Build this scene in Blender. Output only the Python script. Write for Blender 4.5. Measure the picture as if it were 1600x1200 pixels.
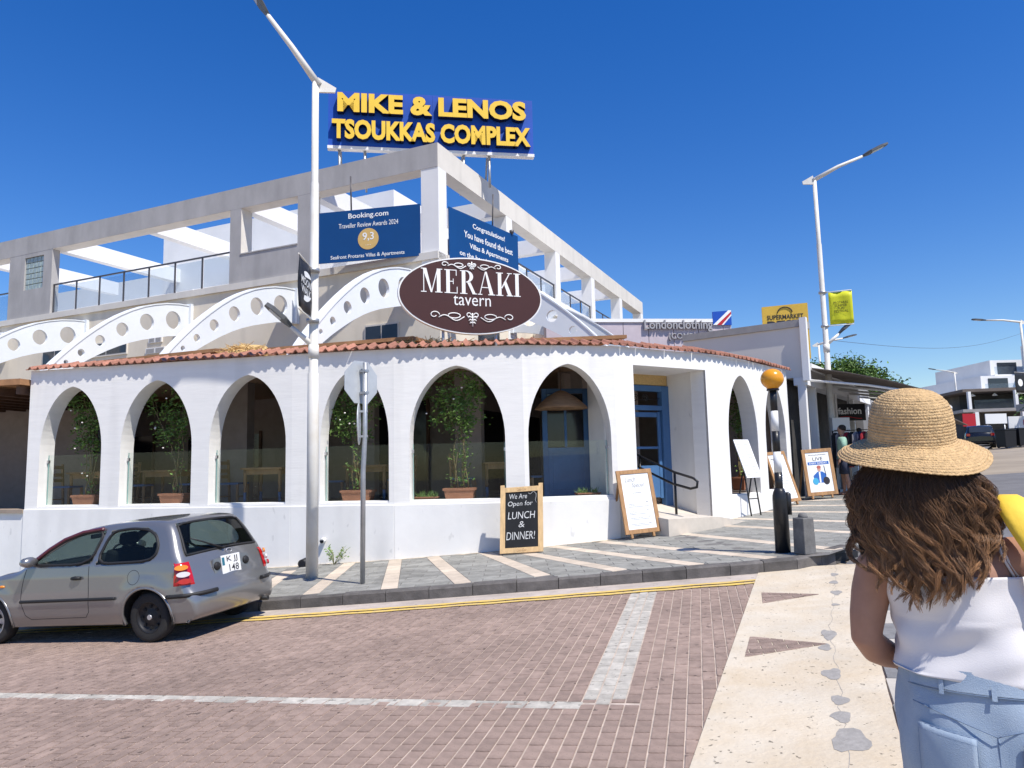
import bpy, bmesh, math, random
from math import sin, cos, pi, radians, sqrt, atan2
from mathutils import Vector, Matrix
random.seed(7)
for o in list(bpy.data.objects): bpy.data.objects.remove(o)
SC = bpy.context.scene
COL = SC.collection
# ------------------------------------------------------------------ camera
camd = bpy.data.cameras.new('camera'); cam = bpy.data.objects.new('camera', camd); COL.objects.link(cam)
camd.sensor_width = 36.0; camd.lens = 36.0*1150/1600; camd.clip_end = 2000; camd.clip_start = 0.05
ROLL = 0.0235; PITCH = math.atan(131*cos(ROLL)/1150)
Fv = Vector((0, cos(PITCH), sin(PITCH))); R0 = Vector((1, 0, 0)); U0 = R0.cross(Fv)
Rv = R0*cos(ROLL)-U0*sin(ROLL); Uv = U0*cos(ROLL)+R0*sin(ROLL)
cam.matrix_world = Matrix(((Rv.x, Uv.x, -Fv.x, 0), (Rv.y, Uv.y, -Fv.y, 0), (Rv.z, Uv.z, -Fv.z, 1.6), (0, 0, 0, 1)))
SC.camera = cam
# ------------------------------------------------------------------ sky and sun
SUN_EL = radians(58); SUN_H = Vector((0.68, -0.73)).normalized()
wd = bpy.data.worlds.new('World'); SC.world = wd; wd.use_nodes = True
nt = wd.node_tree; nt.nodes.clear()
sky = nt.nodes.new('ShaderNodeTexSky'); sky.sky_type = 'NISHITA'; sky.sun_disc = False
sky.sun_elevation = SUN_EL; sky.sun_rotation = atan2(SUN_H.x, SUN_H.y)
sky.altitude = 0; sky.air_density = 1.15; sky.dust_density = 0.15; sky.ozone_density = 4.5
bg = nt.nodes.new('ShaderNodeBackground'); bg.inputs['Strength'].default_value = 0.115
wo = nt.nodes.new('ShaderNodeOutputWorld')
hs_ = nt.nodes.new('ShaderNodeHueSaturation'); hs_.inputs['Saturation'].default_value = 1.36; hs_.inputs['Hue'].default_value = .516; hs_.inputs['Value'].default_value = 1.06
nt.links.new(sky.outputs[0], hs_.inputs['Color']); nt.links.new(hs_.outputs[0], bg.inputs[0]); nt.links.new(bg.outputs[0], wo.inputs[0])
sund = bpy.data.lights.new('sun', 'SUN'); sund.energy = 5.0; sund.angle = radians(0.53); sund.color = (1.0, 0.955, 0.88)
sun = bpy.data.objects.new('sun', sund); COL.objects.link(sun)
sdir = Vector((SUN_H.x*cos(SUN_EL), SUN_H.y*cos(SUN_EL), sin(SUN_EL)))
sun.rotation_euler = sdir.to_track_quat('Z', 'Y').to_euler(); sun.location = (8, -8, 25)
SC.view_settings.view_transform = 'Standard'; SC.view_settings.look = 'None'
SC.view_settings.exposure = 0.28; SC.view_settings.gamma = 1.0; SC.view_settings.use_curve_mapping = False
SC.render.resolution_x = 1024; SC.render.resolution_y = 768

# ------------------------------------------------------------------ materials
MATS = {}
def mat(name, col, rough=.7, metal=0., var=.12, scale=4., bump=0., bscale=60., spec=.4, trans=0., alpha=1., coat=0., col2=None, stretch=None, attr=None, emit=None, detail=5, ior=1.45, rnd=0.):
    if name in MATS: return MATS[name]
    m = bpy.data.materials.new(name); m.use_nodes = True; MATS[name] = m
    t = m.node_tree; N = t.nodes; b = N['Principled BSDF']; lk = t.links.new
    c = tuple(col)+(1,)
    b.inputs['Roughness'].default_value = rough; b.inputs['Metallic'].default_value = metal
    b.inputs['Specular IOR Level'].default_value = spec; b.inputs['IOR'].default_value = ior
    if trans: b.inputs['Transmission Weight'].default_value = trans
    if coat: b.inputs['Coat Weight'].default_value = coat; b.inputs['Coat Roughness'].default_value = .06
    b.inputs['Base Color'].default_value = c
    vec = None
    if var or bump or col2:
        tc = N.new('ShaderNodeTexCoord'); vec = tc.outputs['Object']
        if stretch:
            mp = N.new('ShaderNodeMapping'); mp.inputs['Scale'].default_value = stretch; lk(vec, mp.inputs[0]); vec = mp.outputs[0]
    out = None
    if var or col2:
        n = N.new('ShaderNodeTexNoise'); n.inputs['Scale'].default_value = scale; n.inputs['Detail'].default_value = detail; n.inputs['Roughness'].default_value = .62
        lk(vec, n.inputs['Vector'])
        r = N.new('ShaderNodeValToRGB'); e = r.color_ramp.elements
        e[0].position = .3; e[1].position = .7
        if col2: e[0].color = tuple(col2)+(1,); e[1].color = c
        else:
            e[0].color = tuple(x*(1-var) for x in col)+(1,); e[1].color = tuple(min(1, x*(1+var)) for x in col)+(1,)
        lk(n.outputs['Fac'], r.inputs[0]); out = r.outputs[0]
    if rnd:
        oi = N.new('ShaderNodeObjectInfo'); hs = N.new('ShaderNodeHueSaturation')
        ma = N.new('ShaderNodeMath'); ma.operation = 'MULTIPLY_ADD'; ma.inputs[1].default_value = 2*rnd; ma.inputs[2].default_value = 1-rnd
        lk(oi.outputs['Random'], ma.inputs[0]); lk(ma.outputs[0], hs.inputs['Value'])
        if out: lk(out, hs.inputs['Color'])
        else: hs.inputs['Color'].default_value = c
        out = hs.outputs[0]
    if attr:
        a = N.new('ShaderNodeAttribute'); a.attribute_name = attr
        mx = N.new('ShaderNodeMix'); mx.data_type = 'RGBA'; mx.blend_type = 'MULTIPLY'; mx.inputs[0].default_value = 1
        if out: lk(out, mx.inputs[6])
        else: mx.inputs[6].default_value = c
        lk(a.outputs['Color'], mx.inputs[7]); out = mx.outputs[2]
    if out: lk(out, b.inputs['Base Color'])
    if bump:
        n2 = N.new('ShaderNodeTexNoise'); n2.inputs['Scale'].default_value = bscale; n2.inputs['Detail'].default_value = 4; lk(vec, n2.inputs['Vector'])
        bp = N.new('ShaderNodeBump'); bp.inputs['Strength'].default_value = bump; bp.inputs['Distance'].default_value = .02
        lk(n2.outputs['Fac'], bp.inputs['Height']); lk(bp.outputs[0], b.inputs['Normal'])
    if emit: b.inputs['Emission Color'].default_value = tuple(emit[:3])+(1,); b.inputs['Emission Strength'].default_value = emit[3]
    return m
def glassmat(name, tint, opacity, rough=.02, tcol=(1, 1, 1)):
    if name in MATS: return MATS[name]
    m = bpy.data.materials.new(name); m.use_nodes = True; MATS[name] = m
    t = m.node_tree; N = t.nodes; N.clear(); lk = t.links.new
    o = N.new('ShaderNodeOutputMaterial'); tr = N.new('ShaderNodeBsdfTransparent'); tr.inputs[0].default_value = tuple(tcol)+(1,)
    gl = N.new('ShaderNodeBsdfGlossy'); gl.inputs['Roughness'].default_value = rough; gl.inputs[0].default_value = (1, 1, 1, 1)
    df = N.new('ShaderNodeBsdfDiffuse'); df.inputs[0].default_value = tuple(tint)+(1,)
    lw = N.new('ShaderNodeLayerWeight'); lw.inputs[0].default_value = .5
    pw = N.new('ShaderNodeMath'); pw.operation = 'POWER'; pw.inputs[1].default_value = 4; lk(lw.outputs['Facing'], pw.inputs[0])
    fr = N.new('ShaderNodeMath'); fr.operation = 'MULTIPLY_ADD'; fr.inputs[1].default_value = .55; fr.inputs[2].default_value = .014; lk(pw.outputs[0], fr.inputs[0])
    m1 = N.new('ShaderNodeMixShader'); m1.inputs[0].default_value = opacity; lk(tr.outputs[0], m1.inputs[1]); lk(df.outputs[0], m1.inputs[2])
    m2 = N.new('ShaderNodeMixShader'); lk(fr.outputs[0], m2.inputs[0]); lk(m1.outputs[0], m2.inputs[1]); lk(gl.outputs[0], m2.inputs[2])
    lk(m2.outputs[0], o.inputs[0]); return m

# ------------------------------------------------------------------ mesh builder
class MB:
    def __init__(s): s.v = []; s.f = []; s.c = []; s.sm = []
    def add(s, vs, fs, tone=None, smooth=False):
        b = len(s.v); s.v.extend([tuple(p) for p in vs])
        for f in fs: s.f.append(tuple(i+b for i in f)); s.c.append(tone); s.sm.append(smooth)
        return s
    def box(s, c, d, rz=0., tone=None, M=None, taper=None):
        hx, hy, hz = d[0]/2, d[1]/2, d[2]/2
        vs = []
        for z in (-hz, hz):
            k = taper if (taper and z > 0) else 1
            for x, y in ((-hx, -hy), (hx, -hy), (hx, hy), (-hx, hy)): vs.append(Vector((x*k, y*k, z)))
        R = Matrix.Rotation(rz, 3, 'Z') if M is None else M
        vs = [R @ p+Vector(c) for p in vs]
        return s.add(vs, [(0, 3, 2, 1), (4, 5, 6, 7), (0, 1, 5, 4), (1, 2, 6, 5), (2, 3, 7, 6), (3, 0, 4, 7)], tone)
    def bar(s, a, b, w, h, up=(0, 0, 1), tone=None):
        a = Vector(a); b = Vector(b); d = (b-a); L = d.length; d.normalize()
        upv = Vector(up); sd = d.cross(upv)
        if sd.length < 1e-4: sd = d.cross(Vector((0, 1, 0)))
        sd.normalize(); n = sd.cross(d)
        M = Matrix((d, sd, n)).transposed()
        return s.box((a+b)/2, (L, w, h), M=M, tone=tone)
    def prism(s, poly, z0, z1, tone=None, top=True):
        n = len(poly)
        def zz(z, p): return z(p[0], p[1]) if callable(z) else z
        vs = [(p[0], p[1], zz(z0, p)) for p in poly]+[(p[0], p[1], zz(z1, p)) for p in poly]
        ar = sum(poly[i][0]*poly[(i+1) % n][1]-poly[(i+1) % n][0]*poly[i][1] for i in range(n))
        fs = [tuple(range(n-1, -1, -1)), tuple(range(n, 2*n))]+[(i, (i+1) % n, (i+1) % n+n, i+n) for i in range(n)]
        if ar < 0: fs = [tuple(reversed(f)) for f in fs]
        return s.add(vs, fs, tone)
    def plate(s, poly, O, ex, ey, th, tone=None):
        """2D polygon extruded: front at O plane, thickness th to the back (-ex x ey)."""
        O = Vector(O); ex = Vector(ex); ey = Vector(ey); n = ex.cross(ey).normalized(); k = len(poly)
        vs = [O+ex*p[0]+ey*p[1] for p in poly]+[O+ex*p[0]+ey*p[1]-n*th for p in poly]
        ar = sum(poly[i][0]*poly[(i+1) % k][1]-poly[(i+1) % k][0]*poly[i][1] for i in range(k))
        fs = [tuple(range(k)), tuple(range(2*k-1, k-1, -1))]+[(i, i+k, (i+1) % k+k, (i+1) % k) for i in range(k)]
        if ar < 0: fs = [tuple(reversed(f)) for f in fs]
        return s.add(vs, fs, tone)
    def tube(s, pts, r, n=8, tone=None, smooth=True, cap=True, tones=None, flat=1.0):
        pts = [Vector(p) for p in pts]; m = len(pts)
        rs = r if isinstance(r, (list, tuple)) else [r]*m
        base = len(s.v); prev = None
        for i, p in enumerate(pts):
            d = (pts[min(i+1, m-1)]-pts[max(i-1, 0)])
            if d.length < 1e-9: d = Vector((0, 0, 1))
            d.normalize()
            if prev is None:
                a = Vector((0, 0, 1)) if abs(d.z) < .9 else Vector((1, 0, 0))
                sx = d.cross(a).normalized()
            else:
                sx = (prev-d*prev.dot(d))
                if sx.length < 1e-6: sx = d.cross(Vector((1, 0, 0)))
                sx.normalize()
            prev = sx; sy = d.cross(sx)
            for k in range(n):
                t = 2*pi*k/n; s.v.append(tuple(p+sx*(cos(t)*rs[i])+sy*(sin(t)*rs[i]*flat)))
        for i in range(m-1):
            for k in range(n):
                s.f.append((base+i*n+k, base+i*n+(k+1) % n, base+(i+1)*n+(k+1) % n, base+(i+1)*n+k)); s.c.append(tones[i] if tones else tone); s.sm.append(smooth)
        if cap:
            s.f.append(tuple(base+k for k in range(n-1, -1, -1))); s.c.append(tones[0] if tones else tone); s.sm.append(False)
            s.f.append(tuple(base+(m-1)*n+k for k in range(n))); s.c.append(tones[-1] if tones else tone); s.sm.append(False)
        return s
    def lathe(s, prof, c=(0, 0, 0), n=24, M=None, tone=None, smooth=True, sx=1., sy=1., cap=True):
        base = len(s.v); c = Vector(c)
        for r, z in prof:
            for k in range(n):
                t = 2*pi*k/n; p = Vector((r*cos(t)*sx, r*sin(t)*sy, z))
                if M is not None: p = M @ p
                s.v.append(tuple(p+c))
        m = len(prof)
        for i in range(m-1):
            for k in range(n):
                s.f.append((base+i*n+k, base+i*n+(k+1) % n, base+(i+1)*n+(k+1) % n, base+(i+1)*n+k)); s.c.append(tone); s.sm.append(smooth)
        if cap:
            s.f.append(tuple(base+k for k in range(n-1, -1, -1))); s.c.append(tone); s.sm.append(False)
            s.f.append(tuple(base+(m-1)*n+k for k in range(n))); s.c.append(tone); s.sm.append(False)
        return s
    def grid(s, rows, smooth=True, close=False, tone=None):
        base = len(s.v); m = len(rows); n = len(rows[0])
        for r in rows: s.v.extend([tuple(p) for p in r])
        for i in range(m-1):
            for k in range(n if close else n-1):
                s.f.append((base+i*n+k, base+i*n+(k+1) % n, base+(i+1)*n+(k+1) % n, base+(i+1)*n+k)); s.c.append(tone); s.sm.append(smooth)
        return s
    def mesh(s, name, m, off=None):
        me = bpy.data.meshes.new(name)
        vs = s.v if off is None else [(p[0]-off[0], p[1]-off[1], p[2]-off[2]) for p in s.v]
        me.from_pydata(vs, [], s.f)
        me.polygons.foreach_set('use_smooth', s.sm)
        if any(c is not None for c in s.c):
            a = me.color_attributes.new('tone', 'FLOAT_COLOR', 'CORNER'); buf = []
            for p in me.polygons:
                t = s.c[p.index]; t = (1, 1, 1) if t is None else ((t, t, t) if not isinstance(t, tuple) else t)
                for _ in range(p.loop_total): buf.extend((*t, 1))
            a.data.foreach_set('color', buf)
        if m: me.materials.append(m)
        me.update(); return me
    def build(s, name, m, parent=None, label=None, bevel=0., loc=None, normals=False):
        off = None
        if parent is not None and parent.name in WROOT: off = WROOT[parent.name]
        me = s.mesh(name, m, off)
        if normals:
            bm = bmesh.new(); bm.from_mesh(me); bmesh.ops.recalc_face_normals(bm, faces=bm.faces); bm.to_mesh(me); bm.free()
        o = bpy.data.objects.new(name, me); COL.objects.link(o)
        if parent is not None: o.parent = parent
        if off is not None: WROOT[o.name] = off
        if loc: o.location = loc
        if label: o['label'] = label
        if bevel:
            md = o.modifiers.new('b', 'BEVEL'); md.width = bevel; md.segments = 2; md.limit_method = 'ANGLE'; md.angle_limit = radians(40)
        return o
WROOT = {}
def thing(name, label, cat, loc=(0, 0, 0), rz=0., group=None, world=False, M=None):
    o = bpy.data.objects.new(name, None); COL.objects.link(o); o.empty_display_size = .2
    if M is not None: o.matrix_world = M
    else: o.location = loc; o.rotation_euler = (0, 0, rz)
    o['label'] = label; o['category'] = cat
    if group: o['group'] = group
    if world: WROOT[o.name] = tuple(loc)
    return o
def tag(o, label, cat, group=None, kind=None):
    if label: o['label'] = label
    if cat: o['category'] = cat
    if group: o['group'] = group
    if kind: o['kind'] = kind
    return o
def copy_tree(o, parent=None):
    c = o.copy(); COL.objects.link(c); c.parent = parent
    for ch in o.children: copy_tree(ch, c)
    return c
_dg = None
def text_geo(txt, w=None, h=None, ext=.004, bold=0., space=1.0, align='CENTER', shear=0., line=1.0):
    cu = bpy.data.curves.new('t', 'FONT'); cu.body = txt; cu.extrude = 0; cu.offset = bold; cu.space_character = space; cu.align_x = align; cu.shear = shear; cu.space_line = line
    cu.resolution_u = 3
    ob = bpy.data.objects.new('t', cu); COL.objects.link(ob)
    dg = bpy.context.evaluated_depsgraph_get(); me = bpy.data.meshes.new_from_object(ob.evaluated_get(dg))
    vs = [tuple(p.co) for p in me.vertices]; fs = [tuple(p.vertices) for p in me.polygons]
    bpy.data.objects.remove(ob); bpy.data.curves.remove(cu); bpy.data.meshes.remove(me)
    x0 = min(p[0] for p in vs); x1 = max(p[0] for p in vs); y0 = min(p[1] for p in vs); y1 = max(p[1] for p in vs)
    sx = (w/(x1-x0)) if w else None; sy = (h/(y1-y0)) if h else None
    if sx is None: sx = sy
    if sy is None: sy = sx
    cx = (x0+x1)/2; cy = (y0+y1)/2
    return [((p[0]-cx)*sx, (p[1]-cy)*sy) for p in vs], fs
def lettering(parent, txt, O, ex, ey, m, w=None, h=None, ext=.004, bold=0., space=1.0, shear=0., name='lettering', line=1.0, label=None):
    """flat or raised letters centred on O in the plane ex, ey (unit vectors), standing ext proud"""
    vs, fs = text_geo(txt, w, h, ext, bold, space, shear=shear, line=line)
    O = Vector(O); ex = Vector(ex).normalized(); ey = Vector(ey).normalized(); n = ex.cross(ey)
    mb = MB(); k = len(vs)
    front = [O+ex*p[0]+ey*p[1]+n*ext for p in vs]; back = [O+ex*p[0]+ey*p[1]+n*.0005 for p in vs]
    # edge walls
    cnt = {}
    for f in fs:
        for i in range(len(f)):
            e = (f[i], f[(i+1) % len(f)]); cnt[e] = cnt.get(e, 0)+1
    walls = [(a, a+k, b+k, b) for (a, b) in cnt if (b, a) not in cnt] if ext > .003 else []
    mb.add(front+back, list(fs)+walls)
    return mb.build(name, m, parent, label)
# ------------------------------------------------------------------ lie of the land
def gz(x, y): return .10+.062*max(-45, min(70, x))+.006*max(-30, min(120, y))
KH = .145
def rz(x, y): return gz(x, y)-KH
PN = Vector((-.062, -.006, 1)).normalized()
# ================================================================== GROUND
m_asph = mat('asphalt', (.155, .15, .15), .9, var=.18, scale=1.2, bump=.25, bscale=90)
m_sand = mat('joint_sand', (.47, .385, .32), .95, var=.25, scale=9, bump=.2)
m_brick = mat('road_brick', (.328, .238, .192), .9, var=.22, scale=11, bump=.5, bscale=120, attr='tone')
m_palebrick = mat('pale_brick', (.46, .425, .365), .9, var=.24, scale=12, bump=.4, bscale=110, attr='tone')
m_tile = mat('grey_paving', (.275, .268, .24), .8, var=.28, scale=4, bump=.25, bscale=60, attr='tone')
m_ctile = mat('cream_paving', (.56, .47, .37), .85, var=.12, scale=6, bump=.15, attr='tone')
m_kerb = mat('kerb_stone', (.115, .105, .098), .85, var=.35, scale=5, bump=.3, rnd=.18)
m_gutter = mat('gutter_concrete', (.46, .395, .34), .9, var=.16, scale=4, bump=.2)
m_yellow = mat('yellow_paint', (.74, .50, .08), .75, var=.2, scale=14, col2=(.52, .39, .19))
m_conc = mat('cream_concrete', (.62, .55, .44), .92, var=.2, scale=2.2, bump=.3, bscale=30, col2=(.53, .43, .30))
m_patch = mat('grey_patch', (.30, .28, .255), .9, var=.15, scale=20, bump=.2)
m_dark = mat('dark_iron', (.03, .03, .032), .55, .4, var=.2)
def stains(m, thr=.62, scale=23., dark=.35, wid=.05, st=(1, 1, .2)):
    """small dark pits and spots over a material's own colour"""
    t = m.node_tree; N = t.nodes; b = N['Principled BSDF']; lk = t.links.new
    src = b.inputs['Base Color'].links[0].from_socket
    tc = N.new('ShaderNodeTexCoord'); mp = N.new('ShaderNodeMapping'); mp.inputs['Scale'].default_value = st
    n = N.new('ShaderNodeTexNoise'); n.inputs['Scale'].default_value = scale; n.inputs['Detail'].default_value = 2
    lk(tc.outputs['Object'], mp.inputs[0]); lk(mp.outputs[0], n.inputs['Vector'])
    r = N.new('ShaderNodeValToRGB'); r.color_ramp.elements[0].position = thr; r.color_ramp.elements[1].position = min(1, thr+wid)
    r.color_ramp.elements[0].color = (1, 1, 1, 1); r.color_ramp.elements[1].color = (dark, dark, dark, 1)
    lk(n.outputs['Fac'], r.inputs[0])
    mx = N.new('ShaderNodeMix'); mx.data_type = 'RGBA'; mx.blend_type = 'MULTIPLY'; mx.inputs[0].default_value = 1
    lk(src, mx.inputs[6]); lk(r.outputs[0], mx.inputs[7]); lk(mx.outputs[2], b.inputs['Base Color'])
stains(m_conc, .665, 26, .33); stains(m_tile, .66, 13, .7); stains(m_gutter, .68, 18, .5); stains(m_brick, .66, 15, .45); stains(m_palebrick, .64, 17, .5)
stains(m_brick, .42, .55, .80, .25); stains(m_tile, .45, .9, .82, .2); stains(m_conc, .45, 1.1, .86, .25); stains(m_gutter, .45, 1.3, .8, .25)
def clip(poly, a, b):
    """keep the part of poly left of the line a->b"""
    out = []; n = len(poly); ex, ey = b[0]-a[0], b[1]-a[1]
    def sd(p): return ex*(p[1]-a[1])-ey*(p[0]-a[0])
    for i in range(n):
        p, q = poly[i], poly[(i+1) % n]; sp, sq = sd(p), sd(q)
        if sp >= 0: out.append(p)
        if sp*sq < 0:
            t = sp/(sp-sq); out.append((p[0]+(q[0]-p[0])*t, p[1]+(q[1]-p[1])*t))
    return out
def area(p): return abs(sum(p[i][0]*p[(i+1) % len(p)][1]-p[(i+1) % len(p)][0]*p[i][1] for i in range(len(p))))/2
def sheet(name, poly, zf, m, th=.0, kind='structure'):
    mb = MB(); n = len(poly)
    mb.prism(poly, lambda x, y: zf(x, y)-th, zf) if th else mb.add([(p[0], p[1], zf(*p)) for p in poly], [tuple(range(n))])
    o = mb.build(name, m)
    if kind: o['kind'] = kind
    return o
# terrain sheet
g = MB(); xs = [-700, -300, -120, -45, -20, 0, 20, 45, 70, 120, 300, 700]; ys = [-300, -100, -30, 0, 30, 60, 120, 200, 400, 900]
g.grid([[(x, y, rz(x, y)-.05) for x in xs] for y in ys])
tag(g.build('ground', mat('dry_ground', (.30, .25, .19), .95, var=.2, scale=.3)), None, None, kind='structure')
KERB = [(-16, 12.7), (-9, 11.0), (-6, 10.35), (-4.3, 10.03), (-3.4, 9.93), (-1.7, 9.76), (0, 9.64), (1.6, 9.56), (2.7, 9.5), (3.55, 9.5)]
def kerbY(x):
    for (x0, y0), (x1, y1) in zip(KERB, KERB[1:]):
        if x <= x1: return y0+(y1-y0)*(x-x0)/(x1-x0)
    return KERB[-1][1]
MD = Vector((sin(radians(35)), cos(radians(35))))       # main street direction
K0 = Vector((4.35, 9.9))
# main road asphalt, beyond the crossing and along the main street
sheet('main_road', [(3.2, -12), (60, -12), (90, 60), (75, 120), tuple(K0+MD*120), tuple(K0), (4.2, 9.6)], lambda x, y: rz(x, y)-.02, m_asph)
roadbed = sheet('road', [(-30, -12), (3.2, -12), (3.4, -2), (4.2, 9.6), (3.6, 9.7), (-3.4, 10.1), (-9, 11.2), (-30, 16)], lambda x, y: rz(x, y)-.006, m_sand)
# --- bricks of the side street
A = radians(14); er = Vector((sin(A), cos(A))); ec = Vector((cos(A), -sin(A)))
S0, S1 = Vector((.89, 4.05)), Vector((3.07, 9.56))      # left edge of the concrete strip
SD = (S1-S0).normalized(); SN = Vector((SD.y, -SD.x)); SW = 1.02
L1a, L1b = (-4.65, 6.85), (.42, 5.21); L2a, L2b = (-4.54, 6.69), (.69, 5.07)
BL, BW, J = .2, .1, .008
full = []; cut = []; pale = []
def add_piece(poly, quad_full, isP):
    pass
ci0 = int((-9.5+.853)/BW)
rnd = random.Random(3)
for ci in range(-92, 34):
    c0 = -.853+ci*BW
    for ri in range(6, 62):
        r0 = ri*BL+(BL/2 if ci % 2 else 0)
        q = [ec*(c0+J/2)+er*(r0+J/2), ec*(c0+BW-J/2)+er*(r0+J/2), ec*(c0+BW-J/2)+er*(r0+BL-J/2), ec*(c0+J/2)+er*(r0+BL-J/2)]
        ctr = (q[0]+q[2])/2
        if ctr.x < -9 or ctr.y < 2.6 or ctr.y > kerbY(ctr.x)-.2: continue
        if (ctr-S0).dot(SN) > .1: continue
        band = ci in (0, 1, 2) and r0 > 5.02
        poly = [(p.x, p.y) for p in q]; a0 = area(poly)
        poly = clip(poly, tuple(S0), tuple(S1))
        if len(poly) < 3: continue
        d = .4; ka = (ctr.x-1, kerbY(ctr.x-1)-d); kb = (ctr.x+1, kerbY(ctr.x+1)-d)
        poly = clip(poly, kb, ka)
        if len(poly) < 3: continue
        parts = [poly]
        if ctr.x < .8 and not band:
            up = clip(poly, L1a, L1b); dn = clip(poly, L2b, L2a); parts = [x for x in (up, dn) if len(x) > 2]
        for pp in parts:
            ar = area(pp)
            if ar < .0006: continue
            t = rnd.uniform(.90, 1.07) if not band else rnd.uniform(.88, 1.1)
            if not band and (Vector((ctr.x-.5, ctr.y-8.9)).length < .0): t *= 1
            (full if ar > a0*.995 else cut).append((pp, ctr, band, t))
# the thin pale course
u1 = (Vector(L1b)-Vector(L1a)).normalized(); n1 = Vector((-u1.y, u1.x))
Lc = (Vector(L1b)-Vector(L1a)).length
k = -4.4
while k < Lc-.02:
    w = .15; o0 = Vector(L1a)+u1*k-n1*.145
    q = [o0+u1*.004, o0+u1*(.19), o0+u1*.19+n1*.14, o0+u1*.004+n1*.14]
    cut.append(([(p.x, p.y) for p in q], (q[0]+q[2])/2, True, rnd.uniform(.8, 1.1))); k += .195
def piece_into(mb, poly, t, zf, bev=.003, depth=.012):
    c = Vector((sum(p[0] for p in poly)/len(poly), sum(p[1] for p in poly)/len(poly))); n = len(poly)
    dz = rnd.uniform(-.0012, .0012)
    top = []
    for p in poly:
        d = c-Vector(p); L = d.length or 1; q = Vector(p)+d*(bev*1.3/L); top.append((q.x, q.y, zf(q.x, q.y)+dz))
    bot = [(p[0], p[1], zf(*p)-depth) for p in poly]
    mb.add(top+bot, [tuple(range(n))]+[(i+n, (i+1) % n+n, (i+1) % n, i) for i in range(n)], t)
def near_key(it): return it[1].length if abs(it[1].x) < .74*it[1].y+.0 and it[1].y > 3.75 else it[1].length+100
def tilt_matrix(cx, cy, z, ang):
    a = Vector((cos(ang), -sin(ang), 0)); b = Vector((sin(ang), cos(ang), 0))
    a.z = .062*a.x+.006*a.y; b.z = .062*b.x+.006*b.y
    n = a.cross(b).normalized()
    return Matrix(((a.x, b.x, n.x, cx), (a.y, b.y, n.y, cy), (a.z, b.z, n.z, z), (0, 0, 0, 1)))
def piece_mesh(w, l, tone, m, name, bev=.003):
    mb = MB(); hx, hy = w/2, l/2; i = bev
    mb.add([(-hx+i, -hy+i, 0), (hx-i, -hy+i, 0), (hx-i, hy-i, 0), (-hx+i, hy-i, 0), (-hx, -hy, -.012), (hx, -hy, -.012), (hx, hy, -.012), (-hx, hy, -.012)],
           [(0, 1, 2, 3), (4, 5, 1, 0), (5, 6, 2, 1), (6, 7, 3, 2), (7, 4, 0, 3)], tone)
    return mb.mesh(name, m)
def lay(full, cut, parent, w, l, ang, zf, mnorm, mpale, name, limit=300, bev=.003):
    full = sorted(full, key=near_key)
    tones = [.74+.06*i for i in range(8)]
    var = {(b, i): piece_mesh(w, l, tones[i], mpale if b else mnorm, name, bev) for b in (False, True) for i in range(8)}
    for pp, ctr, band, t in full[:limit]:
        i = min(7, max(0, int((t-.74)/.06)))
        o = bpy.data.objects.new(name, var[(band, i)]); COL.objects.link(o); o.parent = parent
        o.matrix_world = tilt_matrix(ctr.x, ctr.y, zf(ctr.x, ctr.y)+rnd.uniform(-.0015, .0015), ang+rnd.uniform(-.006, .006))
    for isp, mm in ((False, mnorm), (True, mpale)):
        mb = MB()
        for pp, ctr, band, t in full[limit:]+cut:
            if band == isp: piece_into(mb, pp, t, zf, bev)
        if mb.v:
            o = mb.build(name+'_field' if not isp else 'pale_'+name+'_field', mm, parent); o['kind'] = 'stuff'
lay(full, cut, roadbed, BW-J, BL-J, A, rz, m_brick, m_palebrick, 'brick')
# --- gutter and yellow lines
def offset_line(off, x0=-9, x1=3.0, st=.25):
    out = []; x = x0
    while x <= x1+1e-6: out.append((x, kerbY(x)+off)); x += st
    return out
gut = offset_line(-.4, -12, 3.25); gut2 = offset_line(.04, -12, 3.55)
mb = MB(); mb.grid([[(p[0], p[1], rz(*p)+.004) for p in gut], [(p[0], p[1], rz(*p)+.004) for p in gut2[:len(gut)]]])
mb.build('gutter_strip', m_gutter)['kind'] = 'structure'
for off in (-.44, -.60):
    mb = MB(); a = offset_line(off-.055, -9, 2.95, .12); b = offset_line(off+.045, -9, 2.95, .12)
    a = [(p[0], p[1]+.012*sin(p[0]*9+off*40)+rnd.uniform(-.006, .006)) for p in a]
    mb.grid([[(p[0], p[1], rz(*p)+.009) for p in a], [(p[0], p[1], rz(*p)+.009) for p in b]])
    mb.build('yellow_line', m_yellow)['kind'] = 'structure'
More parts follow.
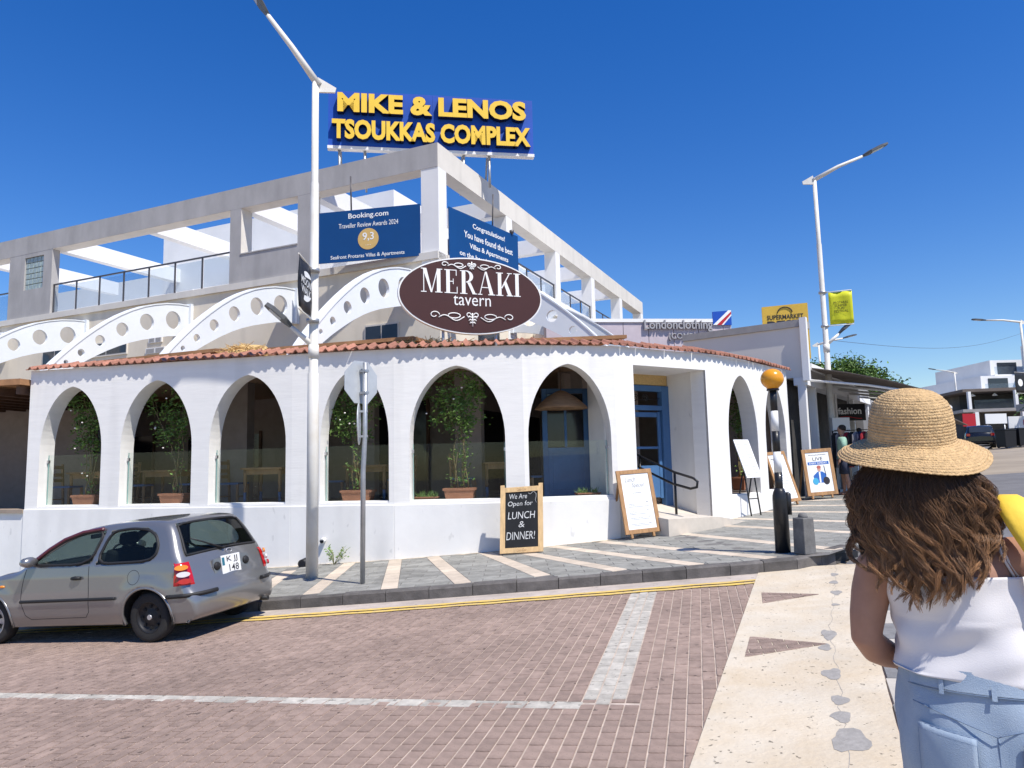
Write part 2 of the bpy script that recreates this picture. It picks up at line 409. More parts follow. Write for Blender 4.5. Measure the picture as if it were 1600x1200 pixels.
# --- concrete ramp strip with brick triangles
def sp(s, t): p = S0+SD*s+SN*t; return (p.x, p.y)
strip = sheet('concrete_strip', [sp(-9, 0), sp(-9, SW), sp(0, SW), sp(6.35, 1.15), sp(6.25, .55), sp(5.95, 0)], lambda x, y: rz(x, y)+.012, m_conc, .05)
ups = lambda h: (lambda x, y: rz(x, y)+h)
for k, (a, b, c) in enumerate([((2.67, 8.25), (2.5, 7.71), (3.16, 7.9)), ((1.97, 6.46), (1.74, 5.87), (2.45, 6.03)), ((1.25, 4.62), (1.0, 4.0), (1.72, 4.2))][:2]):
    a, b, c = Vector(a), Vector(b), Vector(c); e = c-(a+b)/2; n = 7
    tri = [tuple(a), tuple(b), tuple(c)]
    u = e.normalized(); vv = Vector((-u.y, u.x)); o0 = (a+b)/2
    mbs = MB(); ns = 0
    for i in range(-1, 9):
        for j in range(-4, 4):
            q = [o0+u*(i*.2+(.1 if j % 2 else 0)+dx)+vv*(j*.1+dy) for dx, dy in ((.003, .003), (.197, .003), (.197, .097), (.003, .097))]
            pp = [(p.x, p.y) for p in q]
            for l0, l1 in ((a, b), (b, c), (c, a)): pp = clip(pp, tuple(l0), tuple(l1)) if len(pp) > 2 else []
            if len(pp) > 2 and area(pp) > .0004:
                m1 = MB(); piece_into(m1, pp, rnd.uniform(.8, 1.1), ups(.0165), .002, .0035); m1.build('brick', m_brick, strip)
# crack with grey repairs
mb = MB(); pts = []
for i in range(60):
    s = -2+i*.14; pts.append((s, .76+.014*sin(i*1.7)+rnd.uniform(-.008, .008)+max(0, s-3)*.05))
for (s0, t0), (s1, t1) in zip(pts, pts[1:]):
    a, b = sp(s0, t0-.0016), sp(s0, t0+.0016); c, d = sp(s1, t1+.0016), sp(s1, t1-.0016)
    mb.add([(p[0], p[1], rz(*p)+.0131) for p in (a, b, c, d)], [(0, 1, 2, 3)])
mb.build('crack', m_patch, strip)
for s, t, w, l in ((.42, .79, .085, .10), (.78, .755, .05, .055), (1.08, .76, .045, .05), (1.62, .73, .055, .075), (2.32, .70, .04, .06), (2.72, .74, .05, .10), (3.9, .83, .035, .03), (4.5, .86, .045, .07), (5.1, .86, .04, .06), (5.6, .88, .035, .06), (-.3, .77, .05, .06)):
    poly = []
    for i in range(18):
        th = 2*pi*i/18; r = 1+.16*sin(3*th+s*7)+rnd.uniform(-.12, .12); poly.append(sp(s+l*1.7*r*sin(th), t+w*1.15*r*cos(th)))
    MB().add([(p[0], p[1], rz(*p)+.0138) for p in poly], [tuple(range(17, -1, -1))]).build('repair_patch', m_patch, strip, normals=False)
# --- zebra blocks
zb = sheet('crossing_table', [sp(-9, SW+.002), sp(-9, 4.6), sp(6.0, 4.4), sp(6.35, SW+.15)], lambda x, y: rz(x, y)-.002, m_asph, .05)
m_zg = mat('zebra_grey', (.20, .195, .19), .9, var=.2, scale=9, bump=.2); m_zw = mat('zebra_cream', (.46, .42, .36), .85, var=.1, scale=6, bump=.15)
for i in range(-8, 12):
    for j in range(0, 6):
        s0 = i*.52; t0 = SW+.015+j*.55+max(0, s0)*.02
        q = [sp(s0+.006, t0), sp(s0+.006, t0+.54), sp(s0+.514, t0+.54), sp(s0+.514, t0)]
        m1 = MB(); piece_into(m1, q, None, ups(.012), .004, .013); m1.build('paving_block', m_zg if i % 2 else m_zw, zb, normals=True)
# --- pavement on the tavern side
WALL = [(-9.84, 14.93), (-4.08, 13.57), (-2.14, 13.23), (.19, 13.10), (1.89, 13.46), (3.91, 14.74), (5.46, 16.26), (6.71, 17.89)]
kr = [(4.0, 9.62), (4.35, 9.95)]
far = [tuple(K0+MD*s) for s in (.5, 3, 8, 20, 50, 100)]
back = [(60, 105), (6.71+23, 17.89+33), (6.71, 17.89)]+WALL[::-1][1:]+[(-16, 16.6)]
bedp = [(p[0], p[1]+.1) for p in KERB]+kr+far+back
pav = MB(); 
def tri_sheet(name, poly, zf, m):
    bm = bmesh.new(); vs = [bm.verts.new((p[0], p[1], zf(*p))) for p in poly]; f = bm.faces.new(vs); bmesh.ops.triangulate(bm, faces=[f])
    me = bpy.data.meshes.new(name); bm.to_mesh(me); bm.free(); me.materials.append(m)
    o = bpy.data.objects.new(name, me); COL.objects.link(o); return o
pavement = tri_sheet('pavement', bedp, lambda x, y: gz(x, y)-.006, mat('paving_joint', (.17, .16, .15), .95, var=.2)); pavement['kind'] = 'structure'
BANDS = [((-8.6, 14.4), (-7.4, 10.8)), ((-6.2, 13.9), (-5.5, 10.3)), ((-4.9, 13.6), (-4.3, 10.1)), ((-3.89, 12.9), (-3.57, 10.0)), ((-2.95, 13.4), (-2.74, 9.8)), ((-2.12, 13.2), (-1.65, 9.7)), ((-1.45, 13.1), (-.64, 9.6)), ((-.55, 13.1), (.46, 9.5)),
         ((-.1, 13.1), (1.48, 9.5)), ((.62, 13.2), (2.46, 9.45)), ((1.5, 13.2), (3.45, 9.45)), ((2.75, 13.9), (4.3, 9.9)), ((3.7, 14.5), (5.5, 10.9)), ((4.45, 15.3), (6.6, 11.6)), ((5.4, 16.2), (7.4, 13.2)), ((6.1, 17.2), (8.2, 14.7)), ((6.9, 18.2), (9.1, 16.2)), ((7.7, 19.3), (10, 17.6)), ((8.6, 20.4), (11, 19)), ((9.4, 21.5), (12, 20.4)), ((10.3, 22.8), (13, 21.7))]
full = []; cut = []
def inside(p, poly):
    c = False; n = len(poly)
    for i in range(n):
        (x0, y0), (x1, y1) = poly[i], poly[(i+1) % n]
        if (y0 > p[1]) != (y1 > p[1]) and p[0] < (x1-x0)*(p[1]-y0)/(y1-y0)+x0: c = not c
    return c
bandlines = []
for a, b in BANDS:
    a, b = Vector(a), Vector(b); d = (b-a).normalized(); n = Vector((-d.y, d.x))*.115; bandlines.append((a, b, d, n))
def lay_zone(zone, ang, w, l):
    eu = Vector((cos(ang), -sin(ang))); ev = Vector((sin(ang), cos(ang)))
    us = [Vector(p).dot(eu) for p in zone]; vs = [Vector(p).dot(ev) for p in zone]
    F = []; Cc = []
    for iv in range(int(min(vs)/l)-1, int(max(vs)/l)+2):
        for iu in range(int(min(us)/w)-1, int(max(us)/w)+2):
            u0 = iu*w+(w/2 if iv % 2 else 0); v0 = iv*l
            q = [eu*(u0+.003)+ev*(v0+.003), eu*(u0+w-.003)+ev*(v0+.003), eu*(u0+w-.003)+ev*(v0+l-.003), eu*(u0+.003)+ev*(v0+l-.003)]
            ctr = (q[0]+q[2])/2
            if not inside(ctr, zone): continue
            pcs = [[(p.x, p.y) for p in q]]; a0 = area(pcs[0])
            for a, b, d, n in bandlines:
                if abs((ctr-a).dot(n))/.115 < .5 and -.5 < (ctr-a).dot(d) < (b-a).length+.5:
                    nx = []
                    for pp in pcs:
                        x = clip(pp, tuple(a+n), tuple(b+n)); y = clip(pp, tuple(b-n), tuple(a-n))
                        nx += [z for z in (x, y) if len(z) > 2 and area(z) > .0008]
                    pcs = nx
            for pp in pcs:
                t = rnd.uniform(.86, 1.1)
                (F if area(pp) > a0*.995 else Cc).append((pp, ctr, False, t))
    return F, Cc
zoneL = [(p[0], p[1]+.16) for p in KERB]+[(2.6, 14.1), (1.89, 13.46), (.19, 13.1), (-2.14, 13.23), (-4.08, 13.57), (-9.84, 14.93), (-12, 15.5), (-16, 16)]
F, Cc = lay_zone(zoneL, 0, .45, .225)
zoneR = [(3.55, 9.66), (3.95, 9.75), tuple(K0+MD*.4), tuple(K0+MD*3), tuple(K0+MD*17), (12.2, 26), (6.71, 17.89), (5.46, 16.26), (3.91, 14.74), (2.6, 14.1)]
F2, C2 = lay_zone(zoneR, radians(35), .45, .225)
lay(F, Cc+[], pavement, .444, .219, 0, gz, m_tile, m_ctile, 'paving_slab', 180, .004)
lay(F2, C2, pavement, .444, .219, radians(35), gz, m_tile, m_ctile, 'paving_slab', 120, .004)
allz = zoneL[:10]+zoneR[1:]+zoneL[11:]
for a, b, d, n in bandlines:
    L = (b-a).length; s = 0
    while s < L:
        l = min(.3, L-s)
        q = [a+d*(s+.003)-n*.97, a+d*(s+l-.003)-n*.97, a+d*(s+l-.003)+n*.97, a+d*(s+.003)+n*.97]; c = (q[0]+q[2])/2
        if l > .1 and (inside(c, zoneL) or inside(c, zoneR)):
            m1 = MB(); piece_into(m1, [(p.x, p.y) for p in q], rnd.uniform(.85, 1.1), lambda x, y: gz(x, y)+.0012, .003, .012); m1.build('cream_slab', m_ctile, pavement, normals=True)
        s += .3
# --- kerb stones
kl = KERB[2:]+[(3.95, 9.72), (4.25, 9.98)]+[tuple(K0+MD*s) for s in (.4, 6, 14)]
d_acc = 0; pts = []
for (a, b) in zip(kl, kl[1:]):
    a, b = Vector(a), Vector(b); L = (b-a).length; n = max(1, round(L/.5))
    for i in range(n): pts.append(a+(b-a)*i/n)
pts.append(Vector(kl[-1]))
for a, b in zip(pts, pts[1:]):
    d = (b-a).normalized(); n = Vector((-d.y, d.x)); a2 = a+d*.004; b2 = b-d*.004; ch = n*.02
    mb = MB(); lo, hi = .02, 0
    A_ = [(a2, -.19), (a2, -.02), (a2+ch, .002), (a2+n*.165, .002), (a2+n*.165, -.19)]
    B_ = [(p+(b2-a2), z) for p, z in A_]
    j = rnd.uniform(-.004, .004)
    vs = [(p.x, p.y, gz(p.x, p.y)+z+j) for p, z in A_+B_]
    mb.add(vs, [(4, 3, 2, 1, 0), (5, 6, 7, 8, 9)]+[(i, i+1, i+6, i+5) for i in range(4)]+[(4, 0, 5, 9)])
    mb.build('kerb_stone', m_kerb, pavement, normals=True)
# --- drain grate at the crossing
gr = thing('drain_grate', 'black slotted drain grate at the kerb beside the crossing', 'grate', (4.25, 10.0, rz(4.25, 10)+.01), radians(33))
mb = MB(); mb.box((0, 0, .03), (.95, .04, .09)); mb.box((0, .34, .03), (.95, .04, .09)); mb.box((-.47, .17, .03), (.04, .3, .088)); mb.box((.47, .17, .03), (.04, .3, .088)); mb.build('frame', m_dark, gr)
for i in range(12): MB().bar((-.42+i*.076, .02, .06), (-.36+i*.076, .32, .06), .03, .05).build('bar', m_dark, gr)
# ================================================================== TAVERN
m_white = mat('white_painted_wall', (.80, .78, .74), .8, var=.035, scale=1.5, bump=.12, bscale=4, stretch=(1, 1, 7))
stains(m_white, .5, 2.2, .93, .2, (1.5, 1.5, .12))
m_plinth = mat('white_smooth_render', (.79, .775, .74), .75, var=.05, scale=1.3, bump=.06, bscale=14)
stains(m_plinth, .5, 1.6, .90, .2, (1.2, 1.2, .25)); stains(m_plinth, .68, 9, .86, .05, (1, 1, .4))
m_terra = mat('terracotta', (.34, .155, .105), .85, var=.3, scale=14, bump=.25, bscale=50, rnd=.22)
m_glass = glassmat('clear_glass', (.55, .62, .62), .003, .01, (.95, .98, .97))
m_gedge = mat('glass_edge', (.25, .45, .42), .2, spec=.6)
m_steel = mat('brushed_steel', (.55, .55, .56), .35, .9, var=.1, scale=12)
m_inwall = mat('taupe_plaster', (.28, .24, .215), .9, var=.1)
m_reed = mat('reed_ceiling', (.38, .25, .16), .9, var=.45, scale=6, stretch=(2, 45, 2), bump=.6, bscale=6)
m_wood = mat('pine_wood', (.27, .155, .075), .6, var=.25, scale=5, stretch=(1, 1, .15), bump=.1)
m_dwood = mat('dark_wood', (.10, .055, .035), .7, var=.3, scale=6)
m_blue = mat('blue_door_paint', (.060, .145, .30), .5, var=.1, scale=3, bump=.05)
m_bluech = mat('blue_fabric', (.07, .13, .24), .8, var=.15)
m_black = mat('black_paint', (.015, .015, .016), .4, var=.1, coat=.2)
m_straw = mat('straw_thatch', (.62, .42, .18), .9, var=.35, scale=8, stretch=(30, 3, 3), bump=.8, bscale=5)
m_leaf = mat('leaf_green', (.10, .175, .04), .5, var=.4, scale=7, spec=.35, attr='tone')
m_flower = mat('white_flower', (.8, .74, .70), .6, var=.1)
m_stem = mat('stem', (.16, .12, .06), .8)
m_pot = mat('clay_pot', (.36, .15, .085), .85, var=.15, bump=.1)
ZT = 3.80
tav = thing('tavern', 'white single storey tavern with pointed arches and terracotta tile edge on the corner', 'building', (-1, 14.5, 0), world=True)
WP = [Vector(p) for p in WALL]
TH = .36
def facade(parent, p0, p1, holes, ztop, th=TH, zb=-.9, name='wall', m=m_white):
    d = (p1-p0); L = d.length; d.normalize(); n = Vector((-d.y, d.x)); mb = MB()
    def P(s, z, b): q = p0+d*s+n*(th if b else 0); return (q.x, q.y, z)
    def strip(s0, s1, lo0, lo1, hi0, hi1):
        mb.add([P(s0, lo0, 0), P(s1, lo1, 0), P(s1, hi1, 0), P(s0, hi0, 0), P(s0, lo0, 1), P(s1, lo1, 1), P(s1, hi1, 1), P(s0, hi0, 1)], [(0, 1, 2, 3), (5, 4, 7, 6)])
    def under(s0, s1, z0, z1, flip=False):
        f = (0, 3, 2, 1) if not flip else (0, 1, 2, 3)
        mb.add([P(s0, z0, 0), P(s1, z1, 0), P(s1, z1, 1), P(s0, z0, 1)], [f])
    x = 0
    for (a, b, sill, spring, top, rect) in holes:
        strip(x, a, zb, zb, ztop, ztop)
        if sill is not None:
            strip(a, b, zb, zb, sill, sill); under(a, b, sill, sill, True)
        lo = sill if sill is not None else zb
        NS = 1 if rect else 28
        def az(k):
            if rect: return top
            u = -1+2*k/NS; return spring+(top-spring)*(.92*sqrt(max(0, 1-u*u))+.08*(1-abs(u)))
        for k in range(NS):
            # cosine spacing so the springing is smooth
            def sx(k): return (a+b)/2-(b-a)/2*cos(pi*k/NS) if not rect else a+(b-a)*k
            def zz(k):
                if rect: return top
                u = -cos(pi*k/NS); return spring+(top-spring)*(.92*sqrt(max(0, 1-u*u))+.08*(1-abs(u)))
            strip(sx(k), sx(k+1), zz(k), zz(k+1), ztop, ztop); under(sx(k), sx(k+1), zz(k), zz(k+1))
        spz = top if rect else spring
        mb.add([P(a, lo, 0), P(a, spz, 0), P(a, spz, 1), P(a, lo, 1)], [(0, 1, 2, 3)])
        mb.add([P(b, lo, 0), P(b, spz, 0), P(b, spz, 1), P(b, lo, 1)], [(3, 2, 1, 0)])
        x = b
    strip(x, L, zb, zb, ztop, ztop)
    mb.add([P(0, ztop, 0), P(L, ztop, 0), P(L, ztop, 1), P(0, ztop, 1)], [(0, 1, 2, 3)])
    mb.add([P(0, zb, 0), P(0, ztop, 0), P(0, ztop, 1), P(0, zb, 1)], [(3, 2, 1, 0)])
    mb.add([P(L, zb, 0), P(L, ztop, 0), P(L, ztop, 1), P(L, zb, 1)], [(0, 1, 2, 3)])
    return mb.build(name, m, parent)
SI, SPR, TP = 1.04, 2.15, 3.46
HOLES = [[(.30, 1.77, SI, SPR, TP-.03, 0), (2.21, 3.81, SI, SPR, TP, 0), (4.19, 5.80, SI, SPR, TP, 0)], [(.56, 1.87, SI, SPR, TP, 0)], [(.28, 2.0, SI, SPR, TP, 0)], [(.08, 1.63, SI, SPR, TP, 0)],
         [(.46, 2.38, None, 0, 3.47, 1)], [(.78, 2.02, .92, SPR, TP, 0)], [(.32, 1.74, .95, SPR, TP-.03, 0)]]
ARCH = []
for i in range(7):
    p0, p1 = WP[i], WP[i+1]; d = (p1-p0); L = d.length; d.normalize(); n = Vector((-d.y, d.x))
    if i == 4: p1 = p0+d*(L+.02)
    facade(tav, p0, p1, HOLES[i], ZT-.001*i, zb=-1.2)
    if i < 4 :
        e0, e1 = p0-d*.0, p1+d*.0
        q = [e0-n*.028, e1-n*.028, e1+n*.02, e0+n*.02]
        MB().prism([tuple(v) for v in q], -1.2, .995).build('plinth', m_plinth, tav, bevel=.006)
    for (a, b, sill, spr, top, rect) in HOLES[i]:
        if rect: continue
        ARCH.append((i, p0+d*a, p0+d*b, d, n, sill))
        MB().prism([tuple(v) for v in (p0+d*(a+.002)+n*.02, p0+d*(b-.002)+n*.02, p0+d*(b-.002)+n*.33, p0+d*(a+.002)+n*.33)], sill-.02, sill+.028).build('sill', m_plinth, tav, bevel=.004)
        if i < 4:
            gx0, gx1 = p0+d*(a+.035)+n*.2, p0+d*(b-.035)+n*.2
            pan = MB().prism([tuple(v) for v in (gx0, gx1, gx1+n*.012, gx0+n*.012)], sill+.03, sill+1.03).build('glass_panel', m_glass, tav)
            for gx, sg in ((gx0, -1), (gx1, 1)):
                MB().prism([tuple(v) for v in (gx+d*.002*sg-n*.001, gx+d*.010*sg-n*.001, gx+d*.010*sg+n*.013, gx+d*.002*sg+n*.013)], sill+.03, sill+1.03).build('glass_edge', m_gedge, pan)
                c = gx+d*.018*sg+n*.006; MB().box((c.x, c.y, sill+.9), (.05, .05, .06), atan2(d.y, d.x)).build('clamp', m_steel, pan)
rgf = random.Random(31); mb = MB(); wl = [WP[0], WP[1], WP[2], WP[3], WP[4]]
for a, b in zip(wl, wl[1:]):
    d = (b-a); L = d.length; d.normalize(); nn_ = Vector((d.y, -d.x)); k = int(L/.12); pr = None
    for j in range(k+1):
        p = a+d*(L*j/k)+nn_*.02; q = p+nn_*(.05+.07*rgf.random()+.04*sin(j*.7)); cur = ((p.x, p.y, gz(p.x, p.y)+.0045), (q.x, q.y, gz(q.x, q.y)+.0042))
        if pr: mb.add([pr[0], pr[1], cur[1], cur[0]], [(0, 1, 2, 3)])
        pr = cur
mb.build('mortar_fillet', mat('cement_fillet', (.50, .43, .33), .95, var=.3, scale=9), tav)
# left continuation: low wall, timber roof, posts
d0 = (WP[0]-WP[1]).normalized(); n0 = Vector((-d0.y, d0.x))*-1
pe = WP[0]+d0*5
MB().prism([tuple(v) for v in (WP[0]-n0*.0+d0*.002, pe, pe-n0*-.36, WP[0]+n0*.36+d0*.002)], -1.6, .93).build('low_wall', m_plinth, tav)
MB().prism([tuple(v) for v in (WP[0]-n0*.05+d0*.002, pe-n0*.05, pe+n0*.42, WP[0]+n0*.42+d0*.002)], .932, 1.0).build('timber_sill', mat('grey_timber', (.30, .24, .19), .8, var=.2), tav)
MB().prism([tuple(v) for v in (WP[0]-n0*.25+d0*.01, pe-n0*.25, pe+n0*5, WP[0]+n0*5+d0*.01)], 3.50, 3.62).build('timber_roof', mat('brown_board', (.33, .17, .08), .75, var=.25, scale=4), tav)
for k in range(9): 
    s = .15+k*.55; a = WP[0]+d0*s-n0*.15; b = WP[0]+d0*s+n0*4.8
    MB().bar((a.x, a.y, 3.40), (b.x, b.y, 3.40), .09, .16).build('rafter', m_dwood, tav)
for i_, s in enumerate((2.6,)): q = WP[0]+d0*s+n0*.1; MB().box((q.x, q.y, 2.2), (.16, .16, 2.5)).build('post', m_dwood, tav)
# roof tiles along the edge
pitch = .19
def tile_mesh():
    mb = MB(); n = 14; rows = []
    for (y, zz) in ((-.02, 0.), (.42, .13)):
        top = []; bot = []
        for k in range(n+1):
            x = -pitch/2+pitch*k/n; w = .025*cos(2*pi*x/pitch)+.012*cos(4*pi*x/pitch)
            top.append((x, y, zz+w+.016)); bot.append((x, y, zz+w))
        rows.append((top, bot))
    (t0, b0), (t1, b1) = rows
    mb.grid([t0, t1]); mb.grid([b1, b0]); mb.grid([b0, t0], smooth=False); mb.grid([t1, b1], smooth=False)
    return mb.mesh('roof_tile', m_terra)
tm = tile_mesh(); tl = 0
EP = [Vector((-9.9, 14.80)), Vector((-4.11, 13.43)), Vector((-2.15, 13.09)), Vector((.2, 12.96)), Vector((1.95, 13.33)), Vector((4.0, 14.63)), Vector((5.57, 16.16)), Vector((6.86, 17.84))]
for a, b in zip(EP, EP[1:]):
    d = b-a; L = d.length; d.normalize(); k = max(1, round(L/pitch))
    for j in range(k):
        p = a+d*(L*(j+.5)/k)+Vector((-d.y, d.x))*.065; o = bpy.data.objects.new('roof_tile', tm); COL.objects.link(o); o.parent = tav
        o.location = Vector((p.x+random.uniform(-.006, .006), p.y+random.uniform(-.02, .015), 3.815+random.uniform(-.006, .006)))-Vector(WROOT[tav.name])
        o.rotation_euler = (random.uniform(-.04, .04), random.uniform(-.03, .03), atan2(d.y, d.x)+random.uniform(-.03, .03)); o.scale = (L/k/pitch, 1, 1)
# interior floor, ceiling, back walls
inner = []
for i in range(7):
    d = (WP[i+1]-WP[i]).normalized(); n = Vector((-d.y, d.x)); inner += [WP[i]+n*.2+d*.1, WP[i+1]+n*.2-d*.1]
ua = Vector((sin(radians(24)), cos(radians(24)))); va = Vector((-cos(radians(24)), sin(radians(24))))
IC = Vector((-.97, 17.24)); IL = IC+va*13.8; IR = IC+ua*5.5
def room_sheet(name, poly, z, m, th):
    bm = bmesh.new(); off = WROOT[tav.name]
    vs = [bm.verts.new((p.x-off[0], p.y-off[1], z)) for p in poly]; f = bm.faces.new(vs)
    r = bmesh.ops.extrude_face_region(bm, geom=[f]); bmesh.ops.translate(bm, vec=(0, 0, th), verts=[e for e in r['geom'] if isinstance(e, bmesh.types.BMVert)])
    bmesh.ops.triangulate(bm, faces=bm.faces[:]); bmesh.ops.recalc_face_normals(bm, faces=bm.faces[:])
    me = bpy.data.meshes.new(name); bm.to_mesh(me); bm.free(); me.materials.append(m)
    o = bpy.data.objects.new(name, me); COL.objects.link(o); o.parent = tav; return o
rp = inner[:9]+[WP[4]+Vector((-.535, .845))*1.25]+[WP[5]+Vector((-.535, .845))*1.25]+inner[10:]+[IR, IC, IL]
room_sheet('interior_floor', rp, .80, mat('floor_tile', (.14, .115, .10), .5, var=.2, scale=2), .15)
room_sheet('ceiling', inner+[IR, IC, IL], 3.60, m_reed, .16)
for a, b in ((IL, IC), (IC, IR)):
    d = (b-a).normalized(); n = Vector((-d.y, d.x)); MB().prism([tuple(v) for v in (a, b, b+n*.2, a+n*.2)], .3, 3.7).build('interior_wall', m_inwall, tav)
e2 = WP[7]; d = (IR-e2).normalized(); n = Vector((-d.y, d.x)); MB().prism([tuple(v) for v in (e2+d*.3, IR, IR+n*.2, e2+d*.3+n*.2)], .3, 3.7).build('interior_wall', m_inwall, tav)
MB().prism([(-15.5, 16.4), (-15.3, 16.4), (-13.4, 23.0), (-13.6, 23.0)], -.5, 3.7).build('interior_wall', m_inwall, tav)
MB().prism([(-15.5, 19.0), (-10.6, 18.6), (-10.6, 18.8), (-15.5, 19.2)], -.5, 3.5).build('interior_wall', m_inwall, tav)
# dark openings and doors on the inner back wall
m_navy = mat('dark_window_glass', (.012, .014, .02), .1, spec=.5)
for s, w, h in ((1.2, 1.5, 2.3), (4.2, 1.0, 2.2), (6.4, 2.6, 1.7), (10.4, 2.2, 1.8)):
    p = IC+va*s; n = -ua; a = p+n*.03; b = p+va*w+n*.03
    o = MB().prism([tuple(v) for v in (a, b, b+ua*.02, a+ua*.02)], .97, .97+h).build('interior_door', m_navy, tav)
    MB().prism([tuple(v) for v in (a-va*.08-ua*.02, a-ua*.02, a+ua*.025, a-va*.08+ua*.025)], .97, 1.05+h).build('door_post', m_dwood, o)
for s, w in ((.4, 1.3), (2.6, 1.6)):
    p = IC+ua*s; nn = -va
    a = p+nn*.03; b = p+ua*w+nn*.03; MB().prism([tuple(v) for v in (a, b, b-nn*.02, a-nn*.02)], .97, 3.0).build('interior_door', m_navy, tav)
# interior pillars of pale plaster
for x, y, w in ((-6.1, 16.2, .7), (-3.2, 16.0, .5), (-.9, 15.3, .55), (1.25, 15.6, .5)):
    MB().box((x, y, 2.25), (w, .3, 2.7), radians(-10)).build('pillar', m_inwall, tav)
# entrance recess: reveals, soffit, blue door frame, ramp
p0, p1 = WP[4], WP[5]; d = (p1-p0); d.normalize(); n = Vector((-d.y, d.x)); RD_ = 1.15
ja, jb = p0+d*.46, p0+d*2.38
MB().prism([tuple(v) for v in (jb+n*.001, jb+d*.3+n*.001, jb+d*.3+n*RD_, jb+n*RD_)], -.2, 3.6).build('reveal_wall', m_plinth, tav)
MB().prism([tuple(v) for v in (ja-d*.2+n*.37, ja+n*.37, ja+n*RD_, ja-d*.2+n*RD_)], -.2, 3.6).build('reveal_wall', m_plinth, tav)
MB().prism([tuple(v) for v in (ja-d*.02+n*.365, jb+d*.02+n*.365, jb+d*.02+n*RD_, ja-d*.02+n*RD_)], 3.475, 3.6).build('soffit', m_plinth, tav)
def pz(p, z): return (p.x, p.y, z)
D0 = RD_-.02
door = MB()
a, b = ja+n*D0, jb+n*D0
def vbar(mb, p, z0, z1, w, t): mb.prism([tuple(v) for v in (p-d*w/2-n*t/2, p+d*w/2-n*t/2, p+d*w/2+n*t/2, p-d*w/2+n*t/2)], z0, z1)
vbar(door, b-d*.10, .7, 3.25, .2, .14); vbar(door, a+d*.08, .7, 3.25, .16, .14)
door.bar(pz(a, 3.19), pz(b, 3.19), .13, .12); door.bar(pz(a, 2.78), pz(b, 2.78), .125, .10)
dr = door.build('door_frame', m_blue, tav, bevel=.006)
lf = MB(); q0 = a+d*.6+n*.05
vbar(lf, q0+d*.04, .9, 2.7, .08, .04); vbar(lf, b-d*.26, .9, 2.7, .08, .04); lf.bar(pz(q0+d*.09, 2.64), pz(b-d*.31, 2.64), .038, .10)
lf.bar(pz(q0+d*.09, 1.25), pz(b-d*.31, 1.25), .038, .66); lf.bar(pz(q0+d*.09, 1.95), pz(b-d*.31, 1.95), .038, .05)
lf.build('door_leaf', m_blue, tav, bevel=.004)
MB().prism([tuple(v) for v in (a-d*.1+n*.9, b+n*.9, b+n*1.0, a-d*.1+n*1.0)], .9, 3.55).build('hall_wall', mat('dim_plaster', (.40, .33, .29), .9), tav)
MB().prism([tuple(v) for v in (ja+n*(D0-.05), jb-d*.02+n*(D0-.05), jb-d*.02+n*(D0+.05), ja+n*(D0+.05))], 3.26, 3.48).build('reed_fringe', m_straw, tav)
sc = MB()                                                   # iron scrolls in the fanlight
for k, s0 in enumerate((.75, 1.02, 1.3)):
    pts = []
    for t in range(26):
        th = t/25*3.4*pi; r = .085*(1-t/32); q = a+d*(s0+r*cos(th)*(1 if k % 2 else -1))-n*.02; pts.append((q.x, q.y, 2.98+r*sin(th)))
    sc.tube(pts, .009, 5)
q1, q2 = a+d*.25-n*.02, b-d*.22-n*.02; sc.tube([(q1.x, q1.y, 2.98), ((q1.x+q2.x)/2, (q1.y+q2.y)/2, 2.93), (q2.x, q2.y, 2.98)], .008, 5)
sc.build('scrollwork', m_black, dr)
rm = MB(); f0 = ja+d*.0-n*.75; f1 = jb+d*.35-n*.5; bk0, bk1 = ja+n*(RD_+.2), jb+n*(RD_+.2)
top = [pz(f0, .64), pz(f0+d*1.25, .62), pz(f1, gz(f1.x, f1.y)+.004), pz(jb+n*.02, gz(jb.x, jb.y)+.08), pz(bk1, .80), pz(bk0, .84)]
rm.add(top+[(p[0], p[1], -.1) for p in top], [(0, 1, 2, 3, 4, 5)]+[(i+6, (i+1) % 6+6, (i+1) % 6, i) for i in range(6)])
rm.build('ramp', mat('ramp_concrete', (.56, .50, .42), .85, var=.1, bump=.1), tav)
# handrail
hr = thing('handrail', 'black tubular handrail on the ramp at the blue entrance door', 'handrail', (2.98, 13.75, .6), world=True)
top = [(2.45, 15.3, 1.86), (2.98, 13.8, 1.45), (3.22, 13.35, 1.34), (3.27, 13.26, 1.28), (3.26, 13.28, 1.18), (3.18, 13.42, 1.15), (2.94, 13.85, 1.24), (2.45, 15.3, 1.62)]
MB().tube(top, .024, 8).build('rail', m_black, hr)
MB().tube([(2.98, 13.78, .55), (2.98, 13.78, 1.44)], .024, 8).build('post', m_black, hr)
MB().tube([(2.55, 15.0, .7), (2.55, 15.0, 1.76)], .024, 8).build('post', m_black, hr)
MB().box((2.98, 13.78, .655), (.14, .14, .02)).build('foot_plate', m_black, hr)
# thatch and boards showing above the tile edge
st = MB(); rr = random.Random(5)
def straw_pile(x0, y0, x1, y1, h, z, k):
    mb = MB(); n = 26
    rows = []
    for j in range(5):
        rows.append([(x0+(x1-x0)*i/n, y0+(y1-y0)*i/n+j*.35, z+(h*(.4+.6*sin(pi*i/n))+rr.uniform(-.03, .03)+.05*sin(i*1.3))*(.0 if j == 0 else 1)+j*.03) for i in range(n+1)])
    mb.grid(rows, smooth=False)
    for i in range(140):
        x = rr.uniform(0, 1); a = Vector((x0+(x1-x0)*x, y0+(y1-y0)*x+rr.uniform(.1, .5), z+h*.7*sin(pi*x)+rr.uniform(.0, .08))); v = Vector((rr.uniform(-.25, .25), rr.uniform(-.2, .1), rr.uniform(-.05, .10)))
        mb.tube([a, a+v], .006, 4, smooth=False)
    return mb.build('straw_thatch', m_straw, tav)
